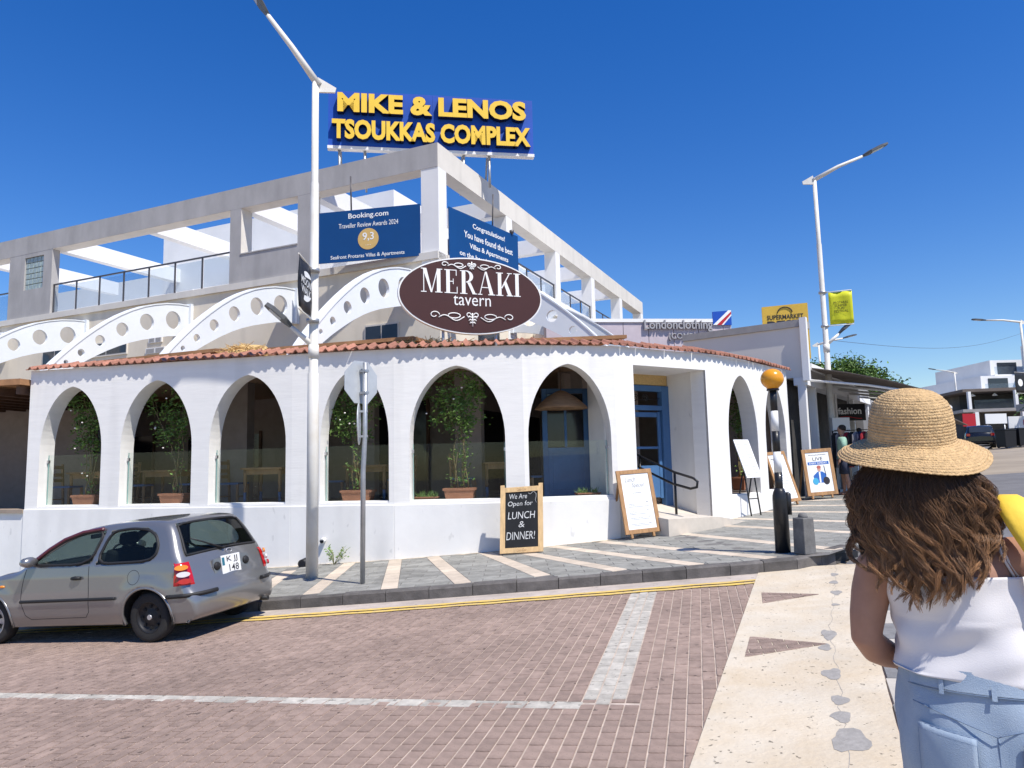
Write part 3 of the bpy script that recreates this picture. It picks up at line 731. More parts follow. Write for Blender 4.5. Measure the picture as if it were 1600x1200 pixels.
straw_pile(-5.75, 14.2, -4.85, 14.0, .20, 3.90, 1); straw_pile(-2.2, 13.7, -.9, 13.6, .09, 3.92, 2)
m_bboard = MATS['brown_board']
for a, b, zz in (((-5.3, 14.5), (-1.9, 14.1), 4.02), ((-9.6, 15.6), (-6.0, 14.75), 3.98), ((-1.6, 14.05), (2.3, 14.4), 4.0)):
    A_, B_ = Vector(a), Vector(b); d = (B_-A_).normalized(); n = Vector((-d.y, d.x))
    mb = MB(); q = [pz(A_, zz-.02), pz(B_, zz+.10), pz(B_+n*3, zz+.42), pz(A_+n*3, zz+.42)]
    mb.add(q+[(p[0], p[1], p[2]+.07) for p in q], [(3, 2, 1, 0), (4, 5, 6, 7), (0, 1, 5, 4), (1, 2, 6, 5), (2, 3, 7, 6), (3, 0, 4, 7)]); mb.build('roof_board', m_bboard, tav)
# blue half-glazed door seen through the sixth arch
bd = thing('blue_door', 'blue half glazed door standing open inside the arch beside the entrance', 'door', (1.05, 14.75, .96), radians(8))
mb = MB(); mb.box((-.42, 0, 1.1), (.10, .05, 2.2)); mb.box((.42, 0, 1.1), (.10, .05, 2.2)); mb.box((0, 0, 2.15), (.736, .048, .1)); mb.box((0, 0, .52), (.736, .04, 1.0)); mb.build('frame', m_blue, bd, bevel=.005)
mb = MB(); mb.box((0, -.024, .55), (.56, .012, .72)); mb.build('panel', m_blue, bd, bevel=.004)
MB().box((0, 0, 1.56), (.73, .01, 1.06)).build('pane', m_navy, bd)
MB().box((0, 0.004, 1.56), (.05, .03, 1.06)).build('glazing_bar', m_blue, bd)
# wicker lampshade
lp = thing('pendant_lamp', 'wide conical wicker pendant lamp hanging inside the arch beside the entrance', 'lamp', (.95, 14.35, 2.72))
m_wick = mat('wicker', (.33, .20, .11), .85, var=.6, scale=5, stretch=(1, 1, 60), bump=.5)
mb = MB(); mb.lathe([(.52, 0), (.50, .04), (.30, .22), (.10, .34), (.04, .36)], n=28); mb.build('shade', m_wick, lp)
MB().tube([(0, 0, .36), (0, 0, .9)], .008, 6).build('cord', m_dwood, lp)
# ---- taverna furniture
def make_chair():
    r = thing('tavern_chair', '', 'chair')
    for x, y, h in ((-.2, -.2, .45), (.2, -.2, .45), (-.2, .2, .95), (.2, .2, .95)): MB().bar((x, y, 0), (x, y+(.05 if h > .5 else 0), h), .04, .04).build('leg', m_wood, r)
    MB().box((0, 0, .46), (.44, .44, .04)).build('seat', m_bluech, r)
    for z in (.60, .72, .88): MB().box((0, .235, z), (.37, .022, .07)).build('back_slat', m_wood, r)
    for y in (-.2, .2): MB().box((0, y, .2), (.36, .025, .03)).build('stretcher', m_wood, r)
    return r
def make_table():
    r = thing('tavern_table', '', 'table')
    MB().box((0, 0, .75), (.9, .75, .04)).build('table_top', m_wood, r, bevel=.005)
    ap = MB(); ap.box((0, -.3, .68), (.72, .025, .1)); ap.box((0, .3, .68), (.72, .025, .1)); ap.build('apron', m_wood, r)
    for x in (-.38, .38):
        for y in (-.3, .3):
            l = MB().lathe([(.022, .28), (.034, .33), (.022, .38), (.036, .45), (.03, .6), (.036, .64), (.036, .73)], (x, y, 0), 10).build('leg', m_wood, r)
            MB().lathe([(.026, 0), (.03, .28)], (x, y, 0), 10).build('leg_foot', m_bluech, l)
    return r
ch0 = make_chair(); tb0 = make_table(); uc = [0]; ut = [0]
ORD = ['first', 'second', 'third', 'fourth', 'fifth', 'sixth']
def put(kind, x, y, rzv, label, grp):
    f = (ch0, uc) if kind == 'c' else (tb0, ut)
    o = f[0] if f[1][0] == 0 else copy_tree(f[0])
    f[1][0] = 1; o.location = (x, y, .955); o.rotation_euler = (0, 0, rzv); o['label'] = label; o['group'] = grp; return o
for i, (x, y, an) in enumerate([(-9.0, 16.0, -.2), (-7.4, 15.9, -.2), (-4.95, 15.05, -.2), (-2.9, 15.0, -.15), (-.2, 15.2, .1)]):
    put('t', x, y, an, 'wooden tavern table with turned legs behind the %s arch from the left' % ORD[i], 'tables inside the tavern')
for i, (x, y, an, w, sd) in enumerate([(-9.6, 15.9, 1.5, 0, 'left'), (-8.35, 15.8, -1.7, 0, 'right'), (-7.9, 15.6, 1.6, 1, 'left'), (-6.75, 15.7, -1.8, 1, 'right'), (-5.75, 15.2, 1.4, 2, 'left'), (-4.25, 14.95, -1.7, 2, 'right'), (-3.6, 14.9, 1.5, 3, 'left'), (-2.25, 14.8, -1.7, 3, 'right'), (-1.0, 14.75, 1.5, 4, 'left'), (.55, 15.0, -1.5, 4, 'right')]):
    put('c', x, y, an, 'ladder back wooden chair %s of the table in the %s arch from the left' % (sd, ORD[w]), 'chairs inside the tavern')
# ---- potted climbers
def leaf_cloud(mb, pts, n, spread, size, rg, lo=.6):
    for _ in range(n):
        p = Vector(rg.choice(pts)); 
        v = Vector((rg.gauss(0, 1), rg.gauss(0, .6), rg.gauss(0, 1)))*spread
        c = p+v; s = size*rg.uniform(.6, 1.3)
        a = Vector((rg.uniform(-1, 1), rg.uniform(-1, 1), rg.uniform(-.6, .6))).normalized(); b = a.cross(Vector((rg.uniform(-1, 1), rg.uniform(-1, 1), rg.uniform(-1, 1)))).normalized(); n_ = a.cross(b)
        t = rg.uniform(lo, 1.5)
        mb.add([c-a*s, c-a*s*.2+b*s*.42-n_*s*.1, c+a*s, c-a*s*.2-b*s*.42-n_*s*.1, c-a*s*.1+n_*s*.06], [(0, 1, 4), (1, 2, 4), (2, 3, 4), (3, 0, 4)], (t, t*rg.uniform(.9, 1.1), t*.9))
def planter(name, label, x, y, rzv, w=.55, dpt=.32, h=.3, group=None):
    r = thing(name, label, 'potted plant', (x, y, .957), rzv, group)
    mb = MB(); mb.box((0, 0, h/2), (w, dpt, h), M=Matrix.Identity(3), taper=None); 
    # tapered trough
    vs = [];
    for z, k in ((0, .8), (h*.86, 1), (h*.86, 1.08), (h, 1.08)):
        vs += [(-w/2*k, -dpt/2*k, z), (w/2*k, -dpt/2*k, z), (w/2*k, dpt/2*k, z), (-w/2*k, dpt/2*k, z)]
    mb = MB(); mb.add(vs, [(3, 2, 1, 0)]+[(4*l+i, 4*l+(i+1) % 4, 4*l+4+(i+1) % 4, 4*l+4+i) for l in range(3) for i in range(4)]+[(12, 13, 14, 15)]); mb.build('pot', m_pot, r)
    return r
def climber(label, x, y, rzv, H, shape, seed, n=520, size=.045):
    rg = random.Random(seed); r = planter('climbing_plant', label, x, y, rzv, group='climbers in the arches')
    mb = MB(); pts = []
    for k in range(5):
        x0 = rg.uniform(-.15, .15); path = []
        for t in range(14):
            f = t/13; z = .28+f*(H-.3); path.append((x0*(1-f)+shape(f, k)+.03*sin(f*14+k), rg.uniform(-.03, .03), z))
        mb.tube(path, [.011*(1-.7*t/13)+.002 for t in range(14)], 5); 
        for i, p in enumerate(path):
            if i > 6:
                for _ in range(2):
                    q_ = Vector((p[0]+rg.gauss(0, .17), p[1]+rg.gauss(0, .05), p[2]+rg.gauss(0, .08))); pts += [q_]*rg.choice((1, 1, 3, 5))
            elif rg.random() < .5: pts.append(p)
    mb.build('stem', m_stem, r)
    lf = MB(); leaf_cloud(lf, pts, int(n*1.7), .075, size*.9, rg); lf.build('foliage', m_leaf, r)
    fl = MB()
    for _ in range(7):
        p = Vector(rg.choice(pts))+Vector((rg.gauss(0, .12), -.1-rg.uniform(0, .08), rg.gauss(0, .12))); fl.lathe([(.004, 0), (.02, .012), (.018, .022), (.004, .03)], p, 6)
    fl.build('blossom', m_flower, r)
    return r
def wp(i, s, dep): 
    d = (WP[i+1]-WP[i]).normalized(); n = Vector((-d.y, d.x)); p = WP[i]+d*s+n*dep; return p.x, p.y, atan2(d.y, d.x)
x, y, a = wp(0, 1.1, .46); climber('leafy climber filling the leftmost arch, in a clay trough', x, y, a, 2.35, lambda f, k: (-.35 if k % 2 else .28)*f**1.2*(1 if k < 3 else .3)-.1*f, 11, 950)
x, y, a = wp(0, 3.15, .46); climber('leafy climber spreading sideways in the second arch from the left, in a clay trough', x, y, a, 2.3, lambda f, k: (-.75 if k in (0, 1) else .12)*max(0, f-.3)*1.3+.02*k, 12, 640)
x, y, a = wp(1, 1.12, .44); climber('tall climber in a clay pot in the arch behind the stop sign', x, y, a, 2.25, lambda f, k: (-.42 if k in (0, 1) else .45 if k == 2 else 0)*max(0, f-.35)*1.4, 13, 900)
x, y, a = wp(2, 1.12, .44); climber('dense tall climber in a square clay pot in the arch under the oval sign', x, y, a, 2.4, lambda f, k: (.62 if k == 0 else -.45 if k in (1, 2) else .12)*max(0, f-.45)*1.5, 14, 1250)
x, y, a = wp(5, 1.5, 1.0); climber('climber in the narrow arch right of the entrance', x, y, a, 2.4, lambda f, k: .3*(f-.5)*(k-2)*.4, 15, 520)
x, y, a = wp(6, 1.1, .9); climber('climber in the last arch behind the beacon', x, y, a, 2.3, lambda f, k: .3*(f-.4)*(k-2)*.4, 16, 400)
def small_pot(label, x, y, a, seed):
    rg = random.Random(seed); r = planter('planter', label, x, y, a, .42, .22, .15, group='small planters on the arch sills')
    lf = MB()
    for _ in range(90):
        b = Vector((rg.uniform(-.2, .2), rg.uniform(-.08, .08), .14)); e = b+Vector((rg.gauss(0, .07), rg.gauss(0, .06), rg.uniform(.05, .14))); s = .008
        lf.add([b-Vector((s, 0, 0)), b+Vector((s, 0, 0)), e], [(0, 1, 2)], rg.uniform(.8, 1.5))
    lf.build('foliage', m_leaf, r)
x, y, a = wp(2, .48, .55); small_pot('low clay planter of grassy leaves beside the dense climber', x, y, a, 1)
x, y, a = wp(3, 1.32, .55); small_pot('low clay planter of grassy leaves at the blue door', x, y, a, 2)
# ================================================================== APARTMENT COMPLEX
m_cream = mat('cream_render', (.66, .62, .555), .85, var=.07, scale=.9, bump=.08, bscale=20)
m_shaded = mat('shaded_render', (.40, .385, .375), .88, var=.14, scale=1.1, bump=.1, bscale=12, stretch=(1, 1, .5))  # same paint as the right facade; left side's grazing-light shade put into the colour
m_beige = mat('beige_render', (.74, .66, .53), .88, var=.08, scale=.8, bump=.06)
m_bwhite = mat('white_render', (.78, .77, .75), .85, var=.05, scale=.7)
m_fin = mat('white_steel_fin', (.74, .77, .79), .5, var=.05, scale=1)
m_rail = mat('dark_rail', (.10, .095, .10), .45, .5)
m_bglass = glassmat('balcony_glass', (.5, .55, .6), .05, .02, (.86, .9, .93))
m_win = mat('window_glass', (.03, .036, .045), .08, spec=.6)
stains(m_shaded, .5, 1.5, .90, .25, (1.6, 1.6, .12)); stains(m_cream, .5, 1.5, .92, .2, (1.6, 1.6, .12)); stains(m_beige, .52, 1.1, .86, .2, (1.5, 1.5, .15))
CC = Vector((-2.05, 21.0)); AU = ua; AV = va
apt = thing('apartment_building', 'three storey grey-cream apartment complex with open pergola frame behind the tavern', 'building', (-2.05, 21.0, 0), world=True)
def FL(t, out, z): p = CC+AV*t-AU*out; return Vector((p.x, p.y, z))
def FR(t, out, z): p = CC+AU*t-AV*out; return Vector((p.x, p.y, z))
def bx(F, t0, t1, o0, o1, z0, z1, mb=None):
    mb = mb or MB(); q = [F(t0, o0, z0), F(t1, o0, z0), F(t1, o1, z0), F(t0, o1, z0)]
    return mb.prism([(p.x, p.y) for p in q], z0, z1)
def abx(name, F, t0, t1, o0, o1, z0, z1, m, parent=apt, bevel=0): return bx(F, t0, t1, o0, o1, z0, z1).build(name, m, parent, bevel=bevel)
ZB, ZS, ZF = 11.30, 10.56, 7.97
# frame beams (out <= 0 is inside)
abx('frame_beam', FL, 0, 30, 0, -.5, ZS, ZB, m_cream); abx('beam_face', FL, .012, 30, .012, .001, ZS+.002, ZB, m_shaded)
abx('frame_beam', FR, .5, 24.62, 0, -.5, ZS+.001, ZB-.001, m_cream)
# corner and left columns
abx('column', FL, 0, .59, -.002, -.5, 6, ZS, m_bwhite)
for t0, t1 in ((4.73, 5.23), (7.64, 8.13)):
    abx('column', FL, t0, t1, -.004, -.5, ZF, ZS, m_cream); abx('column_face', FL, t0+.002, t1-.002, .010, -.003, ZF, ZS, m_shaded)
abx('parapet', FL, 5.23, 7.64, -.006, -.2, ZF, 8.93, m_cream); abx('parapet_face', FL, 5.231, 7.639, .009, -.005, ZF, 8.935, m_shaded)
abx('parapet_cap', FL, 5.22, 7.65, .03, -.25, 8.94, 8.98, m_shaded)
# glass-block panel: build as a wall with an opening
gb0, gb1, gz0, gz1 = 17.85, 19.0, 9.08, 10.40
for a in ((17.34, gb0, ZF, ZS), (gb1, 19.95, ZF, ZS), (gb0, gb1, ZF, gz0), (gb0, gb1, gz1, ZS)):
    abx('block_panel', FL, a[0], a[1], .008, -.3, a[2], a[3], m_shaded)
m_gblock = mat('glass_block', (.35, .42, .40), .15, var=.25, scale=9, bump=.3, bscale=12, spec=.6)
abx('mortar_bed', FL, gb0, gb1, -.12, -.2, gz0, gz1, mat('mortar', (.55, .53, .5), .9))
for i in range(5):
    for j in range(6):
        w = (gb1-gb0)/5; h = (gz1-gz0)/6
        abx('glass_block', FL, gb0+i*w+.012, gb0+(i+1)*w-.012, -.045, -.13, gz0+j*h+.012, gz0+(j+1)*h-.012, m_gblock, bevel=.01)
abx('column', FL, 24.6, 25.1, 0.004, -.5, ZF, ZS, m_cream)
# right columns
for t0 in (4.86, 9.82, 14.62, 19.5, 24.1):
    abx('column', FR, t0, t0+.52, -.003, -.5, ZF-2, ZS, m_bwhite)
abx('column', FR, .001, .5, -.004, -.49, 6, ZS-.002, m_bwhite) if False else None
# pergola cross beams running back into the terrace
for t in (4.8, 7.7, 12.4, 17.45, 22): abx('cross_beam', FL, t, t+.36, -.502, -6.5, ZS+.05, ZB-.06, m_bwhite)
for t in (4.9, 9.86, 14.66, 19.54): abx('cross_beam', FR, t, t+.36, -.502, -6.2, ZS+.05, ZB-.06, m_bwhite)
# terrace slab, beige storey below
abx('terrace_edge', FL, 0, 30, .06, -.45, ZF-.22, ZF-.002, m_cream)
abx('terrace_edge', FR, 0.46, 24.62, .05, -.45, ZF-.221, ZF-.003, m_cream)
bx(FL, .2, 30, -.3, -22, ZF-.18, ZF-.01).build('terrace_slab', m_bwhite, apt)
abx('storey_wall', FL, 0.0, 30, -.02, -.3, 0, ZF-.222, m_beige); abx('storey_wall', FR, .3, 24.6, -.02, -.3, 0, ZF-.223, m_beige)
# rooms set back on the terrace
abx('rooms', FL, 5.6, 18.6, -6.2, -20, ZF, 13.0, m_bwhite); abx('rooms', FL, 18.7, 34, -11, -16, ZF, 13.0, m_bwhite)
abx('rooms', FR, 8, 24, -4.4, -12, ZF, 11.9, m_bwhite)
for t, w in ((11.6, 1.1), (14.2, 1.0), (16.6, 1.0)):
    o = abx('terrace_door', FL, t, t+w, -6.15, -6.22, ZF+.05, 10.1, m_win); abx('frame', FL, t-.07, t, -6.12, -6.22, ZF+.05, 10.15, m_bwhite, o)
for t in (7.5, 11.5, 16.5, 21): abx('terrace_door', FR, t, t+1.6, -4.36, -4.42, ZF+.05, 10.1, m_win)
gl = MB().lathe([(.02, -.14), (.14, -.07), (.17, 0), (.14, .09), (.02, .15)], FL(13.3, -6.0, 10.9), 14).build('globe_lamp', mat('opal', (.8, .8, .78), .4), apt)
# railings
def railing(F, t0, t1, n, zt, zb):
    r = MB().bar(F(t0, -.1, zt), F(t1, -.1, zt), .05, .05).build('handrail', m_rail, apt)
    for i in range(n+1):
        t = t0+.03+(t1-t0-.06)*i/n; MB().bar(F(t, -.1, zb), F(t, -.1, zt-.026), .045, .045, up=(AU.x, AU.y, 0)).build('rail_post', m_rail, apt)
    for i in range(n):
        w = (t1-t0)/n; abx('rail_glass', F, t0+i*w+.06, t0+(i+1)*w-.06, -.095, -.105, zb+.08, zt-.10, m_bglass)
railing(FL, 8.15, 17.32, 7, 9.13, ZF); railing(FL, 20, 24.6, 4, 9.13, ZF)
for t0, t1 in ((5.4, 9.8), (10.36, 14.6), (15.16, 19.48), (20.04, 24.08)):
    abx('parapet', FR, t0-.02, t1+.02, -.02, -.2, ZF, 8.5, m_bwhite); railing(FR, t0, t1, 3, 9.12, 8.5)
abx('parapet', FR, .5, 4.86, -.02, -.2, ZF, 8.5, m_bwhite)
# windows and vents of the beige storey
for t0, t1, z0, z1 in ((12.95, 15.1, 6.02, 6.55), (16.2, 17.6, 5.7, 6.5), (1.4, 2.6, 4.6, 6.0)):
    o = abx('window', FL, t0, t1, .03, -.025, z0, z1, m_cream)
    for k in range(2):
        w = (t1-t0-.1)/2; abx('pane', FL, t0+.03+k*(w+.04), t0+.03+k*(w+.04)+w, .036, .005, z0+.06, z1-.05, m_win, o)
for t0, t1, z0, z1 in ((11.2, 11.85, 6.30, 6.52), (11.05, 11.98, 5.92, 6.12)):
    o = abx('vent', FL, t0, t1, .03, -.02, z0, z1, m_bwhite)
    for k in range(2):
        w = (t1-t0)/2; abx('grille', FL, t0+.04+k*w, t0+(k+1)*w-.04, .036, .0, z0+.03, z1-.03, mat('grille_grey', (.35, .34, .33), .6), o)
for t0 in (2.5, 8.0, 13): abx('window', FR, t0, t0+1.6, .0, -.03, 4.7, 6.4, m_win)
# ---------------- curved fins with round holes
OUT = [(0, 7.41), (.5, 7.38), (1, 7.30), (1.45, 7.18), (1.85, 7.04), (2.3, 6.83), (2.7, 6.60), (3.1, 6.33), (3.5, 6.02), (3.8, 5.77), (4.1, 5.50), (4.4, 5.21), (4.7, 4.90), (5.0, 4.56), (5.3, 4.20)]
INN = [(5.0, 4.1), (4.65, 4.42), (4.3, 4.70), (4.0, 4.91), (3.7, 5.10), (3.4, 5.28), (3.1, 5.45), (2.7, 5.65), (2.35, 5.80), (1.9, 5.96), (1.4, 6.10), (.95, 6.22), (.5, 6.30), (0, 6.36)]
HO = [(.72, 6.81, .30), (1.74, 6.57, .265), (2.62, 6.18, .215), (3.36, 5.72, .165), (3.95, 5.27, .11), (4.4, 4.93, .07)]
def fin_mesh():
    bm = bmesh.new(); edges = []
    def loop(pts):
        vs = [bm.verts.new((p[0], 0, p[1])) for p in pts]
        for i in range(len(vs)): edges.append(bm.edges.new((vs[i], vs[(i+1) % len(vs)])))
    loop(OUT+INN)
    for x, z, r in HO: loop([(x+r*cos(2*pi*k/24), z+r*sin(2*pi*k/24)) for k in range(24)])
    g = bmesh.ops.triangle_fill(bm, use_beauty=True, use_dissolve=False, edges=edges)
    fc = [e for e in bm.faces]
    r = bmesh.ops.extrude_face_region(bm, geom=fc); bmesh.ops.translate(bm, vec=(0, .10, 0), verts=[e for e in r['geom'] if isinstance(e, bmesh.types.BMVert)])
    bmesh.ops.recalc_face_normals(bm, faces=bm.faces[:])
    me = bpy.data.meshes.new('curved_fin'); bm.to_mesh(me); bm.free(); me.materials.append(m_fin); return me
FM = fin_mesh()
fl = MB()
N_ = len(OUT)
lo = []; 
for i, (x, z) in enumerate(OUT):
    a = OUT[max(0, i-1)]; b = OUT[min(N_-1, i+1)]; tx, tz = b[0]-a[0], b[1]-a[1]; L = sqrt(tx*tx+tz*tz); nx, nz = -tz/L, tx/L
    if nz < 0: nx, nz = -nx, -nz
    lo.append(((x+nx*.002, z+nz*.002), (x+nx*.04, z+nz*.04)))
rows = [[(p[0][0], -.02, p[0][1]) for p in lo], [(p[0][0], .27, p[0][1]) for p in lo], [(p[1][0], .27, p[1][1]) for p in lo], [(p[1][0], -.02, p[1][1]) for p in lo], [(p[0][0], -.02, p[0][1]) for p in lo]]
fl.grid(rows, smooth=False); FLM = fl.mesh('flange', m_fin)
def put_fin(p, outdir, flip=1):
    # local x -> outward, y -> sideways (flange side), z up
    ox = Vector((outdir.x, outdir.y, 0)); sy = Vector((0, 0, 1)).cross(ox)*flip
    off = Vector(WROOT[apt.name])
    M = Matrix(((ox.x, sy.x, 0, p.x-off.x), (ox.y, sy.y, 0, p.y-off.y), (0, 0, 1, 0), (0, 0, 0, 1)))
    o = bpy.data.objects.new('curved_fin', FM); COL.objects.link(o); o.parent = apt; o.matrix_local = M
    f = bpy.data.objects.new('flange', FLM); COL.objects.link(f); f.parent = o
    b = MB().box((-.05, .05, 6.9), (.3, .3, 1.16)).build('bracket', m_fin, o)
for t in (.75, 5.25, 9.86, 15.17, 20.0): put_fin(FL(t, 0, 0), -AU, -1)
for t in (.3, 5.1, 10.1, 14.9): put_fin(FR(t, 0, 0), -AV, 1)
# ================================================================== SIGNS
m_blue_sign = mat('deep_blue_sign', (.004, .055, .19), .45, var=.06, scale=1)
m_royal = mat('royal_blue_board', (.008, .07, .40), .5, var=.12, scale=.7)
m_navyside = mat('letter_side_navy', (.006, .012, .05), .5)
m_yel = mat('yellow_letter', (.80, .52, .05), .5, var=.05)
m_wlet = mat('white_lettering', (.80, .80, .78), .5, var=0)
m_gold = mat('gold_disc', (.60, .40, .14), .5, var=.05)
m_post = mat('galvanised', (.42, .43, .44), .45, .7, var=.15, scale=8)
UP = Vector((0, 0, 1))
# --- roof billboard
bb = thing('roof_billboard', 'blue rooftop billboard with large yellow letters on the corner', 'billboard', (-2.4, 23.0, 11.3), world=True)
bL, bR = Vector((-5.70, 22.5)), Vector((.90, 23.55)); ex = (bR-bL); BWd = ex.length; ex.normalize(); ex3 = Vector((ex.x, ex.y, 0)); bn = ex3.cross(UP)
def BP(s, z, o=0): p = bL+ex*s; return Vector((p.x, p.y, z))+bn*o
mb = MB()
for i in range(4):
    w = BWd/4; mb = MB(); q = [BP(i*w+.002, 0, .0), BP((i+1)*w-.002, 0, 0), BP((i+1)*w-.002, 0, -.16), BP(i*w+.002, 0, -.16)]
    mb.prism([(p.x, p.y) for p in q], 11.98, 13.86-.02*(i == 0)).build('panel', m_royal, bb)
mb = MB(); q = [BP(-.02, 0, .03), BP(BWd+.02, 0, .03), BP(BWd+.02, 0, -.2), BP(-.02, 0, -.2)]; mb.prism([(p.x, p.y) for p in q], 11.88, 11.978).build('bottom_frame', m_bwhite, bb)
def letters3d(txt, cx, cz, w, h, bold):
    vs, fs = text_geo(txt, w, h, 0, bold)
    k = len(vs); cnt = {}
    for f in fs:
        for i in range(len(f)): cnt[(f[i], f[(i+1) % len(f)])] = 1
    O = BP(cx, cz, 0)
    fr = [O+ex3*p[0]+UP*p[1]+bn*.21 for p in vs]; fr2 = [p+bn*.012 for p in fr]; bk = [O+ex3*p[0]+UP*p[1]+bn*.002 for p in vs]
    walls = [(a, a+k, b+k, b) for (a, b) in cnt if (b, a) not in cnt]
    MB().add(fr+bk, list(fs)+walls).build('letter_side', m_navyside, bb)
    MB().add(fr2+[p+bn*.001 for p in fr], list(fs)+walls).build('lettering', m_yel, bb)
letters3d('MIKE & LENOS', BWd/2+.02, 13.36, 6.12, .66, .045); letters3d('TSOUKKAS COMPLEX', BWd/2, 12.46, 6.42, .66, .045)
for s in (.35, 1.15, 4.35, 5.2):
    a = BP(s, 11.9, -.1); MB().tube([(a.x, a.y, 10.8), tuple(a)], .045, 8).build('support', m_post, bb)
    b = BP(s, 12.8, -.17); c = BP(s, 11.0, -1.4); MB().tube([tuple(b), tuple(c)], .035, 6).build('brace', m_post, bb)
# --- the two blue banners
def banner(root, P0, P1, z0, z1, m):
    """board from P0 (left as read) to P1"""
    ex = (P1-P0); w = ex.length; ex.normalize(); e3 = Vector((ex.x, ex.y, 0)); n = e3.cross(UP)
    q = [P0, P1, P1-Vector((n.x, n.y))*.03, P0-Vector((n.x, n.y))*.03]
    MB().prism([tuple(p) for p in q], z0, z1).build('board', m, root)
    def at(s, z): p = P0+ex*(s*w); return Vector((p.x, p.y, z0+(z1-z0)*z))+n*.002
    return at, e3, w
sb = thing('award_sign', 'blue sign with white lettering and gold score disc left of the corner column', 'sign', (-4, 21.5, 8), world=True)
p = FL(3.85, .8, 0); q = FL(.6, .05, 0)
at, e3, w = banner(sb, Vector((p.x, p.y)), Vector((q.x, q.y)), 7.9, 9.49, m_blue_sign)
lettering(sb, 'Booking.com', at(.51, .87), e3, UP, m_wlet, h=.21, w=1.28, bold=.014)
lettering(sb, 'Traveller Review Awards 2024', at(.51, .70), e3, UP, m_wlet, w=1.9, h=.15)
n = e3.cross(UP); O = at(.51, .41); MB().plate([(.33*cos(2*pi*k/40), .33*sin(2*pi*k/40)) for k in range(40)], O+n*.006, e3, UP, .006).build('disc', m_gold, sb)
lettering(sb, '9,3', at(.51, .45)+n*.008, e3, UP, m_wlet, w=.36, h=.27, bold=.01)
lettering(sb, '• • • •', at(.51, .29)+n*.008, e3, UP, m_wlet, w=.16, h=.02)
lettering(sb, 'Seafront Protaras Villas & Apartments', at(.5, .085), e3, UP, m_wlet, w=2.35, h=.15, bold=.008)
for s in (.34, ): 
    a = at(s, 1.0); MB().tube([tuple(a-n*.05), (a.x, a.y, ZS)], .025, 6).build('hanger', m_rail, sb)
sg = thing('congratulations_sign', 'blue sign with four lines of white lettering right of the corner column', 'sign', (-1, 22.5, 8), world=True)
p = FR(.55, .05, 0); q = FR(4.2, .72, 0)
at, e3, w = banner(sg, Vector((p.x, p.y)), Vector((q.x, q.y)), 7.6, 9.49, m_blue_sign); n = e3.cross(UP)
for txt, z, wd_ in (('Congratulations!', .83, 1.75), ('You have found the best', .655, 2.65), ('Villas & Apartments', .47, 2.1), ('on the best beach in Cyprus', .30, 3.1)):
    lettering(sg, txt, at(.55, z), e3, UP, m_wlet, w=wd_, h=.21, bold=.012)
a = at(.62, 1.0); MB().tube([tuple(a-n*.05), (a.x, a.y, ZS)], .025, 6).build('hanger', m_rail, sg)
a = at(.9, 1.03); MB().lathe([(.02, -.08), (.07, -.05), (.08, .05), (.02, .08)], a, 10).build('floodlight', m_rail, sg)
# --- oval tavern sign
m_brown = mat('dark_brown_sign', (.055, .018, .016), .5, var=.06)
ms = thing('tavern_sign', 'oval dark brown sign with white serif lettering above the tile edge', 'sign', (-.75, 13.8, 3.9), world=True)
mL, mR = Vector((-2.07, 13.35)), Vector((.62, 14.25)); ex = (mR-mL).normalized(); e3 = Vector((ex.x, ex.y, 0)); n = e3.cross(UP); MC = Vector(((mL.x+mR.x)/2, 13.8, 4.885))
RX, RZ = 1.42, .745
def ell(k, N=72): return [(RX*k*cos(2*pi*i/N), (RZ-(1-k)*RX)*sin(2*pi*i/N)) for i in range(N)]
MB().plate(ell(1), MC, e3, UP, .10).build('rim', m_wlet, ms); MB().plate(ell(.982), MC+n*.006, e3, UP, .006).build('board', m_brown, ms)
def glyphs():
    S = .045
    def serif(x0, x1, z): return [(x0, z), (x1, z), (x1, z+.035), (x0, z+.035)]
    def rc(x0, x1, y0, y1): return [(x0, y0), (x1, y0), (x1, y1), (x0, y1)]
    def bowl(cx, cy, rx, ry, ix, iy):
        o = []
        for k in range(12):
            a0 = -pi/2+pi*k/12; a1 = -pi/2+pi*(k+1)/12
            o.append([(cx+ix*cos(a0), cy+iy*sin(a0)), (cx+rx*cos(a0), cy+ry*sin(a0)), (cx+rx*cos(a1), cy+ry*sin(a1)), (cx+ix*cos(a1), cy+iy*sin(a1))])
        return o
    return {'M': (1.22, [rc(.13, .175, .035, .965), serif(.0, .30, 0), serif(.0, .22, .965), [(.53, 0), (.62, 0), (.30, 1), (.09, 1)], [(.55, 0), (.60, 0), (.93, .965), (.875, .965)], rc(.87, 1.07, .035, .965), serif(.77, 1.17, 0), serif(.87, 1.17, .965)]),
            'E': (.80, [rc(.1, .3, .035, .965), rc(.0, .68, .965, 1), rc(.64, .68, .75, .965), rc(.3, .5, .485, .52), rc(.47, .505, .385, .62), rc(.0, .72, 0, .035), rc(.68, .72, .035, .28)]),
            'R': (.92, [rc(.1, .3, .035, .965), serif(.0, .4, 0), rc(0, .36, .965, 1)]+bowl(.34, .745, .40, .255, .20, .215)+[[(.40, .49), (.58, .50), (.86, .035), (.68, .035)], serif(.68, .94, 0)]),
            'A': (1.0, [[(.10, .035), (.15, .035), (.475, 1), (.43, 1)], [(.43, 1), (.53, 1), (.90, .035), (.69, .035)], rc(.22, .68, .30, .335), serif(0, .26, 0), serif(.6, 1.0, 0)]),
            'K': (.95, [rc(.1, .3, .035, .965), serif(0, .4, 0), serif(0, .4, .965), [(.3, .36), (.34, .31), (.80, .965), (.74, .965)], [(.43, .56), (.55, .70), (.90, .035), (.68, .035)], serif(.6, .98, 0), serif(.64, .92, .965)]),
            'I': (.42, [rc(.1, .3, .035, .965), serif(0, .4, 0), serif(0, .4, .965)])}
